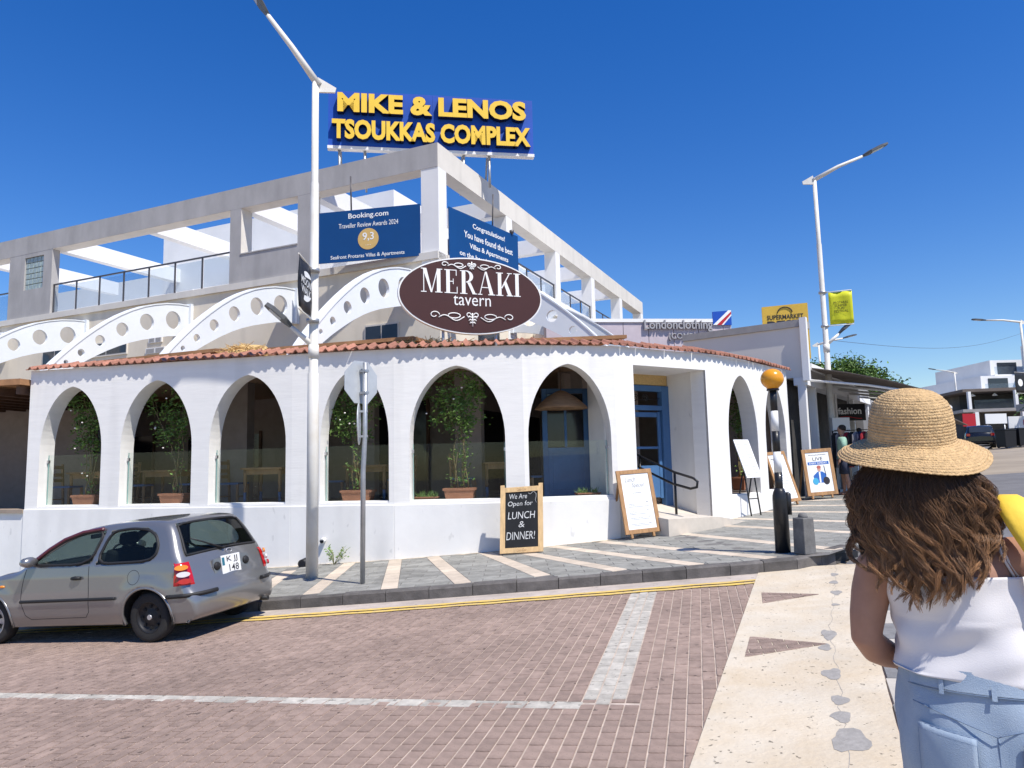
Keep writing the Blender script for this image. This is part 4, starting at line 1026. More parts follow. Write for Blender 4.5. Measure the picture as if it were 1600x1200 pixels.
GL = glyphs(); word = 'MERAKI'; sp_ = .07; tot = sum(GL[c][0]+sp_ for c in word)-sp_
Wm, Hm = 1.98, .46; x = -Wm/2; sc_ = Wm/tot
for c in word:
    wd_, ps = GL[c]; mb = MB()
    for i, pz_ in enumerate(ps):
        mb.plate([(x+p[0]*sc_, .03+p[1]*Hm) for p in pz_], MC+n*(.0105+.0004*i), e3, UP, .0035)
    mb.build('lettering', m_wlet, ms); x += (wd_+sp_)*sc_
lettering(ms, 'tavern', MC+UP*(-.10)+n*.007, e3, UP, m_wlet, w=.74, h=.19, bold=-.004)
orn = MB()
def curl(pts, r=.011): orn.tube([MC+e3*p[0]+UP*p[1]+n*.012 for p in pts], r, 5)
for sg_ in (-1, 1):
    for z0, sc2, dz in ((-.40, 1.0, -1), (.585, .72, 1)):
        curl([(sg_*sc2*(.74-.10*cos(th)*(1-th/9)), z0+sc2*.075*sin(th)*(1-th/9)) for th in [k*.35 for k in range(18)]])
        curl([(sg_*sc2*(.66-.5*t), z0+sc2*(-.065+.05*sin(t*pi*2.2)+.02)) for t in [k/14 for k in range(15)]])
        curl([(sg_*sc2*(.36+.12*cos(th)), z0+sc2*.05*sin(th)) for th in [k*.42 for k in range(16)]])
        curl([(sg_*sc2*(.075-.05*cos(th)*(1-th/11)), z0+sc2*(.02+.05*sin(th)*(1-th/11))) for th in [k*.4 for k in range(15)]])
        for j, L in enumerate((.09, .075, .055)):
            zz = z0-dz*sc2*(-.02+.055*j) if dz > 0 else z0-.03-.055*j
            curl([(0, zz), (sg_*L*.6*sc2, zz+.025), (sg_*L*sc2, zz-.005)], .014)
curl([(0, -.34), (0, -.60)], .014); curl([(0, .50), (0, .665)], .012)
orn.build('ornament', m_wlet, ms)['kind'] = 'stuff'
for x in (-1.28, -.29):
    y = 13.8+(x+.73)*.334+.1; MB().tube([(x, y, 3.6), (x, y, 4.5)], .028, 8).build('post', m_post, ms)
# ================================================================== STREET FURNITURE
m_polew = mat('white_pole_paint', (.74, .73, .69), .5, var=.06, scale=3, col2=(.64, .60, .52))
m_lamph = mat('lamp_housing', (.10, .105, .11), .5, .3)
m_lens = mat('lamp_lens', (.45, .46, .45), .2)
m_banblack = mat('black_banner', (.012, .012, .014), .5, var=.1)
m_banyel = mat('lime_banner', (.62, .62, .02), .5, var=.06)
def head(parent, p, dirv, L=.75, w=.28, name='lamp_head'):
    d = Vector(dirv).normalized(); sd = d.cross(UP).normalized(); n = sd.cross(d)
    pts = [(0, .05), (.12, .45), (.35, 1), (.8, .92), (1, .5)]
    up = []; dn = []
    mb = MB(); rows = []
    for s, k in pts:
        c = Vector(p)+d*(s*L); rows.append([c-sd*w/2*k-n*.02, c-sd*w/2*k+n*.03, c+n*.075*min(1, k+.2), c+sd*w/2*k+n*.03, c+sd*w/2*k-n*.02])
    mb.grid(rows, smooth=False, close=True); mb.add(rows[0], [(4, 3, 2, 1, 0)]); mb.add(rows[-1], [(0, 1, 2, 3, 4)])
    h = mb.build(name, m_lamph, parent)
    c = Vector(p)+d*(.62*L)-n*.022; M = Matrix((d, sd, n)).transposed(); MB().box(c, (.42*L, w*.62, .012), M=M).build('lens', m_lens, h)
def street_lamp(label, x, y, H, arm, wing, armlen=1.25, rise=.9, r0=.095, low=None, group='street lamps'):
    b = gz(x, y); r = thing('street_lamp', label, 'street lamp', (x, y, b), world=True, group=group)
    MB().tube([(x, y, b-.05), (x, y, b+3.2), (x, y, b+3.22), (x, y, b+H*.78), (x, y, b+H*.785), (x, y, b+H)], [r0, r0*.93, r0*.78, r0*.72, r0*.62, r0*.58], 14).build('pole', m_polew, r)
    a = Vector((arm[0], arm[1], 0)).normalized(); t = Vector((x, y, b+H-.06))
    e = t+a*armlen+UP*rise
    mb = MB(); mb.tube([t-a*.05, t+(e-t)*.5+UP*.06, e], [.065, .05, .04], 8); mb.build('arm', m_polew, r)
    head(r, e-(e-t).normalized()*.05, Vector((e-t).normalized()), .8, .3)
    w = -a; mb = MB(); mb.add([t+w*.04+UP*.14, t+w*.34-UP*.02, t+w*.32-UP*.10, t+w*.02-UP*.12]+[t+w*.04+UP*.14+a.cross(UP)*.04, t+w*.34-UP*.02+a.cross(UP)*.04, t+w*.32-UP*.10+a.cross(UP)*.04, t+w*.02-UP*.12+a.cross(UP)*.04], [(0, 1, 2, 3), (7, 6, 5, 4), (0, 4, 5, 1), (1, 5, 6, 2), (2, 6, 7, 3), (3, 7, 4, 0)]); mb.build('wing', m_polew, r)
    if low:
        z, la = low; la = Vector((la[0], la[1], 0)).normalized(); p = Vector((x, y, z)); q = p+la*.36+UP*.30
        MB().tube([p, q], [.05, .035], 8).build('bracket_arm', m_polew, r); head(r, q-(q-p).normalized()*.04, (q-p), .55, .22, 'path_lamp')
        MB().tube([(x, y, z-.2), (x, y, z+.02)], r0*.9, 12).build('collar', m_polew, r)
    return r
def flag(name, label, pole, end, z0, z1, m, texts, mt, px=.0, read=1):
    P0 = Vector(pole); P1 = Vector(end); r = thing(name, label, 'banner', (pole[0], pole[1], z0), world=True)
    d = (P1-P0).normalized(); a = P0+d*.14; w = (P1-a).length
    mb = MB(); n = Vector((-d.y, d.x)); rows = []
    for j in range(7):
        z = z0+(z1-z0)*j/6; rows.append([((a+d*w*i/8+n*.012*sin(i*1.1+j*.8)).x, (a+d*w*i/8+n*.012*sin(i*1.1+j*.8)).y, z) for i in range(9)])
    mb.grid(rows); o = mb.build('cloth', m, r)
    md = o.modifiers.new('s', 'SOLIDIFY'); md.thickness = .004
    for z in (z0-.03, z1+.02): MB().tube([(P0.x, P0.y, z), (P1.x, P1.y, z)], .012, 6).build('arm', m_polew, r)
    for z in (z0-.03, z1+.02): MB().tube([(P0.x, P0.y, z-.03), (P0.x, P0.y, z+.03)], .105, 12).build('clamp', m_post, r)
    e3 = Vector((d.x, d.y, 0))*read; nn = e3.cross(UP); mid = a+d*w/2
    for t, zz, ww, hh, bo in texts:
        O = Vector((mid.x, mid.y, z0+(z1-z0)*zz))+nn*.019
        if t == 'disc': MB().plate([(ww*cos(2*pi*k/28), ww*sin(2*pi*k/28)) for k in range(28)], O-nn*.003, e3, UP, .001).build('print', mt, r)
        else: lettering(r, t, O, e3, UP, mt if bo != 'inv' else m, w=ww, h=hh, ext=.002, bold=(.012 if bo else 0), name='print')
    return r
street_lamp('tall white street lamp in front of the arches, with a low side lamp', -3.18, 11.7, 8.15, (-.62, -.15), 1, .78, 1.15, low=(3.62, (-.5, -.25)))
flag('banner', 'black festival banner with a white round emblem on the near lamp post', (-3.18, 11.64), (-3.13, 10.66), 4.05, 4.83, m_banblack, [('MOON', .59, .62, .115, 1), ('WALK', .41, .62, .115, 1)], m_wlet, read=-1)
o = [c for c in bpy.data.objects if c.name.startswith('banner')][0]
_e = Vector((.129, .991, 0)); _n = _e.cross(UP)
_c = Vector((-3.15, 11.08, 4.445))+_n*.021
for sg_ in (-1, 1):
    seg = [_c+_e*(.235*cos(a))+UP*(sg_*.235*sin(a)) for a in [radians(38+104*k/16) for k in range(17)]]
    MB().add(seg, [tuple(range(17)) if sg_ > 0 else tuple(range(16, -1, -1))]).build('emblem', m_wlet, o)
street_lamp('tall white street lamp beside the striped awning, carrying a lime banner', 8.66, 20.0, 8.75, (.95, -.1), 1, 1.35, .62, low=(4.75, (.95, -.2)))
flag('banner', 'lime yellow festival banner with black lettering on the lamp post by the shops', (8.66, 20.0), (9.34, 19.72), 5.3, 6.2, m_banyel, [('PROTARAS', .66, .36, .07, 0), ('SUMMER', .57, .3, .07, 0), ('FUN', .48, .16, .07, 0), ('FESTIVAL', .39, .36, .07, 0)], m_banblack, read=1)
street_lamp('slim white street lamp far behind the lime banner', 16.9, 40, 6.6, (1, -.1), 1, 1.3, .3, .09)
street_lamp('distant white street lamp rising behind the straw hat', 46, 76, 7.0, (-1, 0), 1, 1.9, .35, .12)
street_lamp('white street lamp at the right edge of the view', 28.1, 40, 6.9, (-1, 0), 1, 1.9, .15, .1)
flag('banner', 'dark banner with a pale emblem on the lamp at the right edge', (28.1, 40), (27.2, 39.6), 5.0, 6.1, m_banblack, [('disc', .5, .2, 0, 0)], m_wlet, read=-1)
# --- stop sign seen from behind
ss = thing('stop_sign', 'grey back of an octagonal sign on a galvanised pole before the arches', 'road sign', (-2.17, 10.61, gz(-2.17, 10.61)), world=True)
b = gz(-2.17, 10.61); sx, sy = -2.17, 10.61
MB().tube([(sx, sy, b-.03), (sx+.01, sy, 1.6), (sx+.035, sy, 2.1), (sx+.04, sy, 3.17)], .036, 12).build('pole', m_post, ss)
N1 = Vector((-.80, .60, 0)); exs = UP.cross(N1)*-1; exs = N1.cross(UP)
m_sback = mat('sign_back_aluminium', (.50, .52, .53), .5, .35, var=.1, scale=4)
c = Vector((sx+.035, sy, 2.89))+N1*.085
oc = [(.335*cos(pi/8+k*pi/4), .335*sin(pi/8+k*pi/4)) for k in range(8)]
MB().plate(oc, c, Vector((-N1.y, N1.x, 0)), UP, .006).build('plate', m_sback, ss, normals=True)
for z in (2.73, 3.05): MB().bar(c+UP*(z-2.89)-N1*.012, Vector((sx+.04, sy, z))-N1*.04, .08, .035).build('bracket', m_post, ss)
N2 = Vector((-.992, -.125, 0)); c2 = Vector((sx+.03, sy, 2.28))+N2*.085
MB().plate([(.30*cos(2*pi*k/32), .30*sin(2*pi*k/32)) for k in range(32)], c2, Vector((-N2.y, N2.x, 0)), UP, .012).build('round_plate', m_sback, ss, normals=True)
for z in (2.1, 2.46): MB().bar(c2+UP*(z-2.28)-N2*.012, Vector((sx+.035, sy, z))-N2*.04, .06, .03).build('bracket', m_post, ss)
# --- beacon
m_amber = mat('amber_globe', (.72, .30, .01), .25, var=.04, spec=.5, coat=.3)
bz = gz(3.6, 10.12); be = thing('belisha_beacon', 'black and white striped beacon pole with an amber globe', 'beacon', (3.6, 10.12, bz))
MB().lathe([(.10, -.03), (.097, .70), (.093, .76), (.075, .82), (.055, .86)], n=24).build('base', m_black, be)
MB().lathe([(.03, .5), (.045, .5), (.045, .78), (.02, .80)], (.10, -.02, 0), 12).build('conduit_box', m_black, be)
m_wstripe = mat('white_stripe', (.76, .76, .74), .5, var=.08)
zs = [.80, 1.07, 1.35, 1.63, 1.91, 2.21]
for i in range(5): MB().lathe([(.053-.0012*i, zs[i]+.001), (.0525-.0012*i, zs[i+1])], n=20).build('stripe', m_black if i % 2 == 0 else m_wstripe, be)
MB().lathe([(.08, 2.19), (.085, 2.205), (.07, 2.23)], n=20).build('collar', m_black, be)
MB().lathe([(.07, 2.205)]+[(.155*sin(a), 2.355-.155*cos(a)*.92) for a in [pi*k/16 for k in range(3, 16)]]+[(.002, 2.499)], n=32).build('globe', m_amber, be)
# --- bollard
m_boll = mat('bollard_concrete', (.15, .145, .14), .85, var=.25, scale=7, bump=.3)
bo = thing('bollard', 'short square grey concrete bollard with a domed cap beside the beacon', 'bollard', (3.78, 9.82, gz(3.78, 9.82)), radians(25))
MB().box((0, 0, .235), (.2, .2, .47), taper=.93).build('shaft', m_boll, bo, bevel=.012); MB().lathe([(.06, .468), (.062, .485), (.05, .52), (.02, .535)], n=16).build('cap', m_boll, bo)
# --- boards
m_pine = mat('light_pine', (.62, .42, .21), .6, var=.18, scale=5, stretch=(4, 4, .6)); m_oak = mat('oak_frame', (.36, .20, .09), .65, var=.25, scale=6, stretch=(4, 4, .6), bump=.1)
m_chalk = mat('chalkboard', (.012, .013, .015), .8, var=.3, scale=3); m_chw = mat('chalk', (.62, .62, .60), .9, var=.2)
m_paper = mat('white_board', (.78, .78, .77), .5, var=.03); m_ink = mat('black_ink', (.03, .03, .035), .6)
def board(label, name, A_, B_, H, lean, fw, mf, mp, legs=.1):
    """free-standing board on bottom edge A_->B_ (left to right as seen), leaning back"""
    A_, B_ = Vector(A_), Vector(B_); d = (B_-A_); w = d.length; d.normalize(); n2 = Vector((d.y, -d.x)); b0 = gz(A_.x, A_.y); b1 = gz(B_.x, B_.y); b = min(b0, b1)
    r = thing(name, label, 'board', (A_.x, A_.y, b), world=True)
    e3 = Vector((d.x, d.y, (b1-b0)/w*.8)).normalized(); ey = (UP*H-Vector((n2.x, n2.y, 0))*lean).normalized(); nn = e3.cross(ey).normalized(); L = sqrt(H*H+lean*lean)
    O = Vector((A_.x, A_.y, b0+.002))
    def P(s, t, o=0): return O+e3*s+ey*t+nn*o
    def pc(nm, s0, s1, t0, t1, o, th, m, par=r, bev=.003): return MB().plate([(s0, t0), (s1, t0), (s1, t1), (s0, t1)], P(0, 0, o), e3, ey, th).build(nm, m, par, bevel=bev)
    pc('side_rail', 0, fw, 0 if not legs else legs, L, .0, .035, mf); pc('side_rail', w-fw, w, legs, L, .0, .035, mf)
    pc('top_rail', fw, w-fw, L-fw, L, .002, .035, mf); pc('bottom_rail', fw, w-fw, legs, legs+fw, .002, .035, mf)
    pc('face', fw-.002, w-fw+.002, legs+fw-.002, L-fw+.002, -.012, .012, mp, bev=0)
    for s in (.12, w-.16): MB().bar(P(s, .03, -.02), P(s, legs+.03, -.02), .04, .04).build('foot', mf, r)
    for s in (.06, w-.1):
        t = P(s, L*.9, -.04); g = Vector((t.x, t.y, 0))-Vector((n2.x, n2.y, 0))*.35; g.z = gz(g.x, g.y); MB().bar(t, g, .035, .03).build('back_leg', mf, r)
    return r, P, e3, ey, w, L
r, P, e3, ey, w, L = board('chalkboard in a light pine frame reading open for lunch and dinner', 'chalkboard', (-.27, 12.42), (.45, 12.34), 1.10, .28, .085, m_pine, m_chalk, .03)
for t, s, z, ww, hh in (('We Are', .42, .86, .30, .085), ('Open for', .47, .74, .42, .105), ('LUNCH', .50, .575, .46, .12), ('&', .50, .44, .10, .10), ('DINNER!', .48, .275, .48, .13)):
    lettering(r, t, P(w*s, L*z, -.010), e3, ey, m_chw, w=ww, h=hh, ext=.0015, bold=-.006, shear=.12)
sw = MB(); sw.tube([P(.48+.13*k/8, L*.90-.02*sin(k*.9), -.008) for k in range(9)]+[P(.61, L*.84, -.008), P(.595, L*.79, -.008), P(.615, L*.75, -.008)], .003, 4); sw.build('chalk_swirl', m_chw, r)
for z in (.962, .065): lettering(r, 'Coca-Cola', P(w/2, L*z, .003), e3, ey, m_oak, w=.16, h=.045, ext=.001, shear=.25)
MB().bar(P(-.02, L*.985, -.018), P(-.02, L*.985, -.018)+e3*(w+.04), .05, .03).build('top_bar', m_pine, r) if False else None
for s in (0.0, w-.07): MB().plate([(s, L+.001), (s+.07, L+.001), (s+.07, L+.045), (s, L+.045)], P(0, 0, -.002), e3, ey, .03).build('horn', m_pine, r)
def scribble(r, P, w, items, m=m_ink):
    mb = MB(); rg = random.Random(4)
    for s0, s1, z, a, th in items:
        pts = []; n = max(6, int((s1-s0)/.012))
        for k in range(n+1): pts.append(P(s0+(s1-s0)*k/n, z+a*sin(k*1.9+z*30)*rg.uniform(.3, 1), -.010))
        mb.tube(pts, th, 4, smooth=False)
    o = mb.build('handwriting', m, r); o['kind'] = 'stuff'
r, P, e3, ey, w, L = board('oak framed white board headed lunch special, beside the ramp', 'menu_board', (1.93, 12.98), (2.60, 13.22), 1.20, .32, .075, m_oak, m_paper, .10)
lettering(r, 'Lunch', P(w*.36, L*.86, -.010), e3, ey, m_ink, w=.21, h=.09, ext=.001, bold=-.012, shear=.3); lettering(r, 'Special', P(w*.56, L*.765, -.010), e3, ey, m_ink, w=.25, h=.10, ext=.001, bold=-.012, shear=.3)
scribble(r, P, w, [(.26, .44, L*.66, .012, .003)]+[(s0, s1, L*z, .006, .002) for z, s0, s1 in ((.50, .14, .34), (.48, .14, .28), (.46, .14, .56), (.395, .14, .24), (.375, .14, .30), (.355, .14, .56), (.30, .14, .40), (.28, .14, .56), (.215, .14, .42), (.195, .14, .56))]+[(.50, .55, L*z, .014, .003) for z in (.52, .41, .31, .22)])
r, P, e3, ey, w, L = board('oak framed white handwritten board tilted behind the beacon', 'menu_board', (6.02, 16.72), (6.62, 17.12), 1.24, .42, .075, m_oak, m_paper, .10)
scribble(r, P, w, [(.12, .30, L*.86, .03, .005), (.34, .48, L*.80, .02, .004)]+[(.3-.1*(k % 2), .56, L*(.56-.05*k), .008, .003) for k in range(7)])
r, P, e3, ey, w, L = board('oak framed poster board for live music, showing a guitarist, near the shops', 'poster_board', (7.10, 17.98), (7.88, 18.08), 1.22, .22, .085, m_oak, m_paper, .10)
m_pblue = mat('print_blue', (.03, .12, .40), .5, var=0); m_cyan = mat('print_cyan', (.06, .35, .55), .5, var=0); m_skinp = mat('print_skin', (.55, .30, .22), .5, var=0); m_prt = mat('print_dark', (.03, .025, .03), .5, var=0); m_pred = mat('print_red', (.42, .12, .09), .5, var=0)
lettering(r, 'LIVE', P(w/2, L*.80, -.010), e3, ey, m_ink, w=.26, h=.085, ext=.001)
scribble(r, P, w, [(.16, .62, L*.88, .016, .004)])
MB().plate([(.12, L*.685), (w-.12, L*.685), (w-.12, L*.745), (.12, L*.745)], P(0, 0, -.009), e3, ey, .002).build('print_band', m_pblue, r)
lettering(r, 'EVERY SUNDAY', P(w/2, L*.715, -.0085), e3, ey, m_paper, w=.46, h=.045, ext=.001, bold=.01)
def pel(cx, cy, rx, ry, k, m, nm='print'): MB().plate([(cx+rx*cos(2*pi*i/24), cy+ry*sin(2*pi*i/24)) for i in range(24)], P(0, 0, -.009+.0006*k), e3, ey, .0004).build(nm, m, r)
def ppl(pts, k, m, nm='print'): MB().plate(pts, P(0, 0, -.009+.0006*k), e3, ey, .0004).build(nm, m, r)
z0 = L*.18
ppl([(.27, z0), (.52, z0), (.50, L*.38), (.30, L*.38)], 1, m_paper); ppl([(.24, L*.33), (.52, L*.32), (.56, L*.49), (.46, L*.545), (.34, L*.545), (.22, L*.47)], 2, m_pblue); ppl([(.36, L*.33), (.40, L*.33), (.41, L*.54), (.37, L*.54)], 3, m_paper)
pel(.39, L*.60, .045, .062, 3, m_skinp); pel(.39, L*.635, .055, .04, 4, m_pred); pel(.26, L*.36, .075, .085, 4, m_cyan); pel(.54, L*.36, .085, .095, 4, m_prt); ppl([(.54, L*.45), (.555, L*.45), (.535, L*.66), (.52, L*.66)], 5, m_prt)
# menu stand
mz = gz(4.95, 15.5); sd_ = thing('menu_stand', 'white printed menu sheet on a dark metal stand against the narrow arch', 'menu stand', (4.95, 15.45, mz), radians(30))
M_ = Matrix.Rotation(radians(-22), 3, 'X'); MB().box((0, .1, 1.18), (.44, .02, .86), M=M_).build('sheet', m_paper, sd_)
for x in (-.14, .14):
    MB().tube([(x, -.05, 0), (x, .08, .9)], .016, 6).build('leg', m_black, sd_); MB().tube([(x, .36, -.04), (x, .12, .9)], .016, 6).build('leg', m_black, sd_)
MB().tube([(-.14, .0, .35), (.14, .0, .35)], .012, 6).build('crossbar', m_black, sd_)
mb = MB(); rg = random.Random(9)
for cxx in (-.1, .1):
    for k in range(22):
        zz = -.36+k*.034; ww = rg.uniform(.05, .16); p = M_ @ Vector((cxx-.08+ww/2, -.0125, zz)); mb.box(p+Vector((0, .1, 1.18)), (ww, .002, .008), M=M_)
o = mb.build('print', mat('print_grey', (.28, .28, .29), .6, var=0), sd_); o['kind'] = 'stuff'
# wall stubs, weed
d1 = (WP[2]-WP[1]).normalized(); n1_ = Vector((-d1.y, d1.x))
for s, z, L_, lab in ((.66, .38, .10, 'small dark drain pipe stub poking from the wall behind the lamp post'), (.34, .0, .22, 'thick dark pipe end lying low at the wall left of the lamp post')):
    p = WP[1]+d1*s-n1_*.03; t = thing('drain_pipe', lab, 'pipe', (p.x, p.y, z), world=True)
    q = p-n1_*L_; MB().tube([(p.x, p.y, z+.02), (q.x, q.y, z)], .045 if s > .5 else .075, 12).build('pipe', m_plinth if s > .5 else m_dark, t)
    MB().tube([(q.x, q.y, z), (q.x-n1_.x*.004, q.y-n1_.y*.004, z)], .036 if s > .5 else .066, 12).build('bore', m_navy, t)
p = WP[1]+d1*.92-n1_*.2; wz = gz(p.x, p.y); wd_ = thing('weed', 'pale green weed growing at the wall foot right of the lamp post', 'weed', (p.x, p.y, wz))
rg = random.Random(2); mb = MB(); lf = MB(); pts = []
for k in range(9):
    e = Vector((rg.gauss(0, .1), rg.gauss(0, .06), rg.uniform(.15, .36))); mb.tube([(0, 0, 0), e*.5+Vector((.02, 0, .03)), e], .005, 4); pts += [e, e*.8, e*.6]
mb.build('stem', mat('weed_stem', (.30, .30, .13), .8), wd_); leaf_cloud(lf, pts, 90, .022, .028, rg, 1.6); lf.build('foliage', m_leaf, wd_)
# dirt along the wall foot
# ================================================================== NEIGHBOURING SHOPS
m_fascia = mat('pale_fascia', (.74, .69, .62), .6, var=.05, scale=.6); m_trim = mat('grey_trim', (.36, .34, .32), .6, var=.1)
sh = thing('shop_building', 'low shop with a pale blank fascia, white posts and a brown awning beside the tavern', 'building', (7.5, 18.6, .6), world=True)
SA, SB = Vector((7.45, 18.55)), Vector((4.85, 20.5)); SM = MD; SNo = Vector((MD.y, -MD.x))     # street normal to the right
SC_, SE = SA+SM*9, SB+SM*9; ST_, SU_ = SA+SM*.55, SB+SM*.55
MB().prism([tuple(p) for p in (SA, ST_, SU_, SB)], 3.72, 5.02).build('fascia', m_fascia, sh)
MB().prism([tuple(p) for p in (SA+SNo*.05-SM*.05, ST_+SNo*.05+SM*.05, SU_+SM*.05, SB-SM*.05)], 5.022, 5.2).build('roof_trim', m_trim, sh)
MB().box((SA.x+.02, SA.y-.03, 4.43), (.16, .16, 1.62), radians(-35)).build('corner_trim', m_bwhite, sh)
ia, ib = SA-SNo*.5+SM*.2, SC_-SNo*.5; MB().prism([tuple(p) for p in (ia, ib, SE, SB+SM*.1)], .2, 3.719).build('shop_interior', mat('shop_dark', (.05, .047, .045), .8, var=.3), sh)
MB().prism([tuple(p) for p in (SA+SNo*.02, SC_+SNo*.02, SC_-SNo*.3, SA-SNo*.3)], 3.52, 3.718).build('lintel', m_bwhite, sh)
for s in (.1, 1.1, 3.6, 6.2, 8.8):
    p = SA+SM*s-SNo*.12; MB().box((p.x, p.y, 2.1), (.18, .18, 2.84), radians(-35)).build('post', m_bwhite, sh)
m_awn = mat('brown_awning', (.16, .13, .11), .8, var=.15, scale=2, bump=.1)
aw = MB(); A0, A1 = SA+SM*.4, SA+SM*7
prof = [(0, 3.98), (.9, 3.78), (1.8, 3.5), (2.6, 3.2), (2.62, 3.0)]
rows = [[(A0.x+SNo.x*o+(A1.x-A0.x)*k/8, A0.y+SNo.y*o+(A1.y-A0.y)*k/8, z-.02*(k % 2)) for k in range(9)] for o, z in prof]
aw.grid(rows, smooth=False); o = aw.build('awning', m_awn, sh); md = o.modifiers.new('s', 'SOLIDIFY'); md.thickness = .02
for k in range(5):
    p = A0+(A1-A0)*k/4.; q = p+SNo*2.55; mid = p+SNo*1.3+SM*.25
    MB().tube([(p.x, p.y, 3.66), (mid.x, mid.y, 3.45), (q.x, q.y, 3.13)], .035, 6).build('awning_arm', m_bwhite, sh)
MB().bar((A0.x, A0.y, 4.02), (A1.x, A1.y, 4.02), .14, .16).build('awning_case', m_bwhite, sh); q0, q1 = A0+SNo*2.6, A1+SNo*2.6; MB().bar((q0.x, q0.y, 3.14), (q1.x, q1.y, 3.14), .06, .06).build('front_bar', m_bwhite, sh)
MB().prism([tuple(p) for p in (ST_+SM*.01, SC_, SE, SU_+SM*.01)], 3.72, 4.0).build('flat_roof', m_trim, sh)
# lilac parapet with grey lettering, and a flag panel
lp_ = thing('clothing_shop', 'lilac panelled roof parapet with grey shop lettering behind the tavern', 'building', (5.5, 26.5, .6), world=True)
La, Lb = Vector((1.2, 24.7)), Vector((7.75, 25.5)); dl = (Lb-La).normalized(); nl = Vector((dl.y, -dl.x)); m_lil = mat('lilac_panel', (.50, .43, .46), .7, var=.06)
k = 0
while k*.9 < (Lb-La).length:
    a = La+dl*(k*.9+.01); b = La+dl*min((k+1)*.9-.01, (Lb-La).length); bk = -nl*5
    MB().prism([tuple(p) for p in (a, b, b-nl*.2, a-nl*.2)], .5, 6.5).build('panel', m_lil, lp_); k += 1
MB().prism([tuple(p) for p in (La+nl*.05, Lb+nl*.05, Lb-nl*4, La-nl*4)], 6.502, 6.62).build('roof_edge', m_bwhite, lp_)
MB().prism([tuple(p) for p in (La-nl*.21, Lb-nl*.21, Lb-nl*4, La-nl*4)], .5, 6.5).build('core', m_lil, lp_)
m_glet = mat('grey_lettering', (.36, .35, .36), .5, var=.05); e3 = Vector((dl.x, dl.y, 0)); nn = e3.cross(UP)
c = La+dl*4.65; lettering(lp_, 'Londonclothing', Vector((c.x, c.y, 6.36))+nn*.03, e3, UP, m_glet, w=2.45, h=.42, ext=.1, bold=.012)
c = La+dl*5.05; lettering(lp_, '(COMPANY)', Vector((c.x, c.y, 5.98))+nn*.01, e3, UP, m_glet, w=1.5, h=.26, ext=.08, bold=.012)
c = Lb-dl*.68; fp = thing('flag_panel', 'blue white and red flag panel at the end of the grey lettering', 'panel', (c.x, c.y, 6.4), world=True)
for j, (pp, mm) in enumerate([([(0, 0), (1.0, 0), (1.0, .95), (0, .85)], m_royal), ([(.0, .0), (.55, 0), (1.0, .6), (1.0, .95), (.85, .95)], m_wlet), ([(.2, 0), (.45, 0), (1.0, .72), (1.0, .88)], mat('flag_red', (.45, .02, .03), .5, var=0))]):
    MB().plate([(p_[0]*.68, p_[1]*.55) for p_ in pp], Vector((c.x, c.y, 6.4))+nn*(.06+.004*j), e3, UP, .05 if j == 0 else .003).build('board' if j == 0 else 'stripe', mm, fp)
# supermarket sign
sm = thing('supermarket_sign', 'yellow supermarket sign board rising behind the pale fascia', 'sign', (12, 31.8, 6), world=True)
p0, p1 = Vector((11.12, 32.0)), Vector((12.95, 31.5)); d = (p1-p0).normalized(); e3 = Vector((d.x, d.y, 0)); nn = e3.cross(UP); ww = (p1-p0).length
m_sy = mat('supermarket_yellow', (.66, .42, .06), .5, var=.05)
MB().plate([(0, 0), (ww, 0), (ww, 2.45), (0, 2.40)], Vector((p0.x, p0.y, 6.0)), e3, UP, .2).build('board', m_sy, sm)
O = Vector((p0.x, p0.y, 6.0))+e3*ww/2
MB().tube([O+e3*(.30*cos(a))+UP*(2.08+.25*sin(a))+nn*.02 for a in [pi*k/14 for k in range(15)]], .022, 6).build('bag_handle', m_ink, sm)
lettering(sm, 'SUPERMARKET', O+UP*1.90+nn*.002, e3, UP, m_ink, w=1.5, h=.2, ext=.01, bold=.01); lettering(sm, 'BEST', O+UP*1.47+nn*.002, e3, UP, m_ink, w=1.5, h=.55, ext=.01, bold=.05)
for s in (.3, ww-.3): q = p0+d*s; MB().tube([(q.x, q.y-.0+.12, 1), (q.x, q.y+.12, 6.2)], .06, 8).build('post', m_post, sm)
oc_ = thing('overhead_cable', 'thin overhead cable sagging between the lime banner lamp and the right edge lamp', 'cable', (8.66, 20, 4.9), world=True)
MB().tube([Vector((8.66, 20.0, 4.9)).lerp(Vector((28.1, 40.0, 8.3)), k/16)-UP*(.5*sin(pi*k/16)) for k in range(17)], .006, 5).build('wire', m_rail, oc_)
# sunglasses rack and shop sign
q = SA+SM*1.9+SNo*.35; rk = thing('sunglasses_rack', 'white display rack with rows of sunglasses outside the shop', 'display rack', (q.x, q.y, gz(q.x, q.y)), radians(10))
MB().box((0, 0, 1.35), (.52, .14, 1.25)).build('panel', m_paper, rk, bevel=.01); MB().box((0, .02, .36), (.1, .1, .72)).build('stem', m_post, rk); MB().box((0, .02, .03), (.5, .4, .06)).build('base', m_post, rk)
for i in range(7):
    for j in range(4):
        mb = MB(); x = -.18+j*.12; z = .85+i*.13
        mb.tube([(x-.045, -.085, z), (x-.02, -.09, z-.012), (x, -.09, z), (x+.02, -.09, z-.012), (x+.045, -.085, z)], [.012, .02, .006, .02, .012], 6); mb.build('sunglasses', m_ink, rk)
q = SA+SM*4.4+SNo*.15; fs = thing('shop_sign', 'dark hanging shop sign with white lettering and a red swoosh', 'sign', (q.x, q.y, 3), world=True)
MB().box((q.x, q.y, 3.02), (.95, .06, .5)).build('board', m_banblack, fs); lettering(fs, 'fashion', Vector((q.x, q.y-.031, 3.06)), (1, 0, 0), UP, m_wlet, w=.7, h=.2, ext=.004, bold=.02)
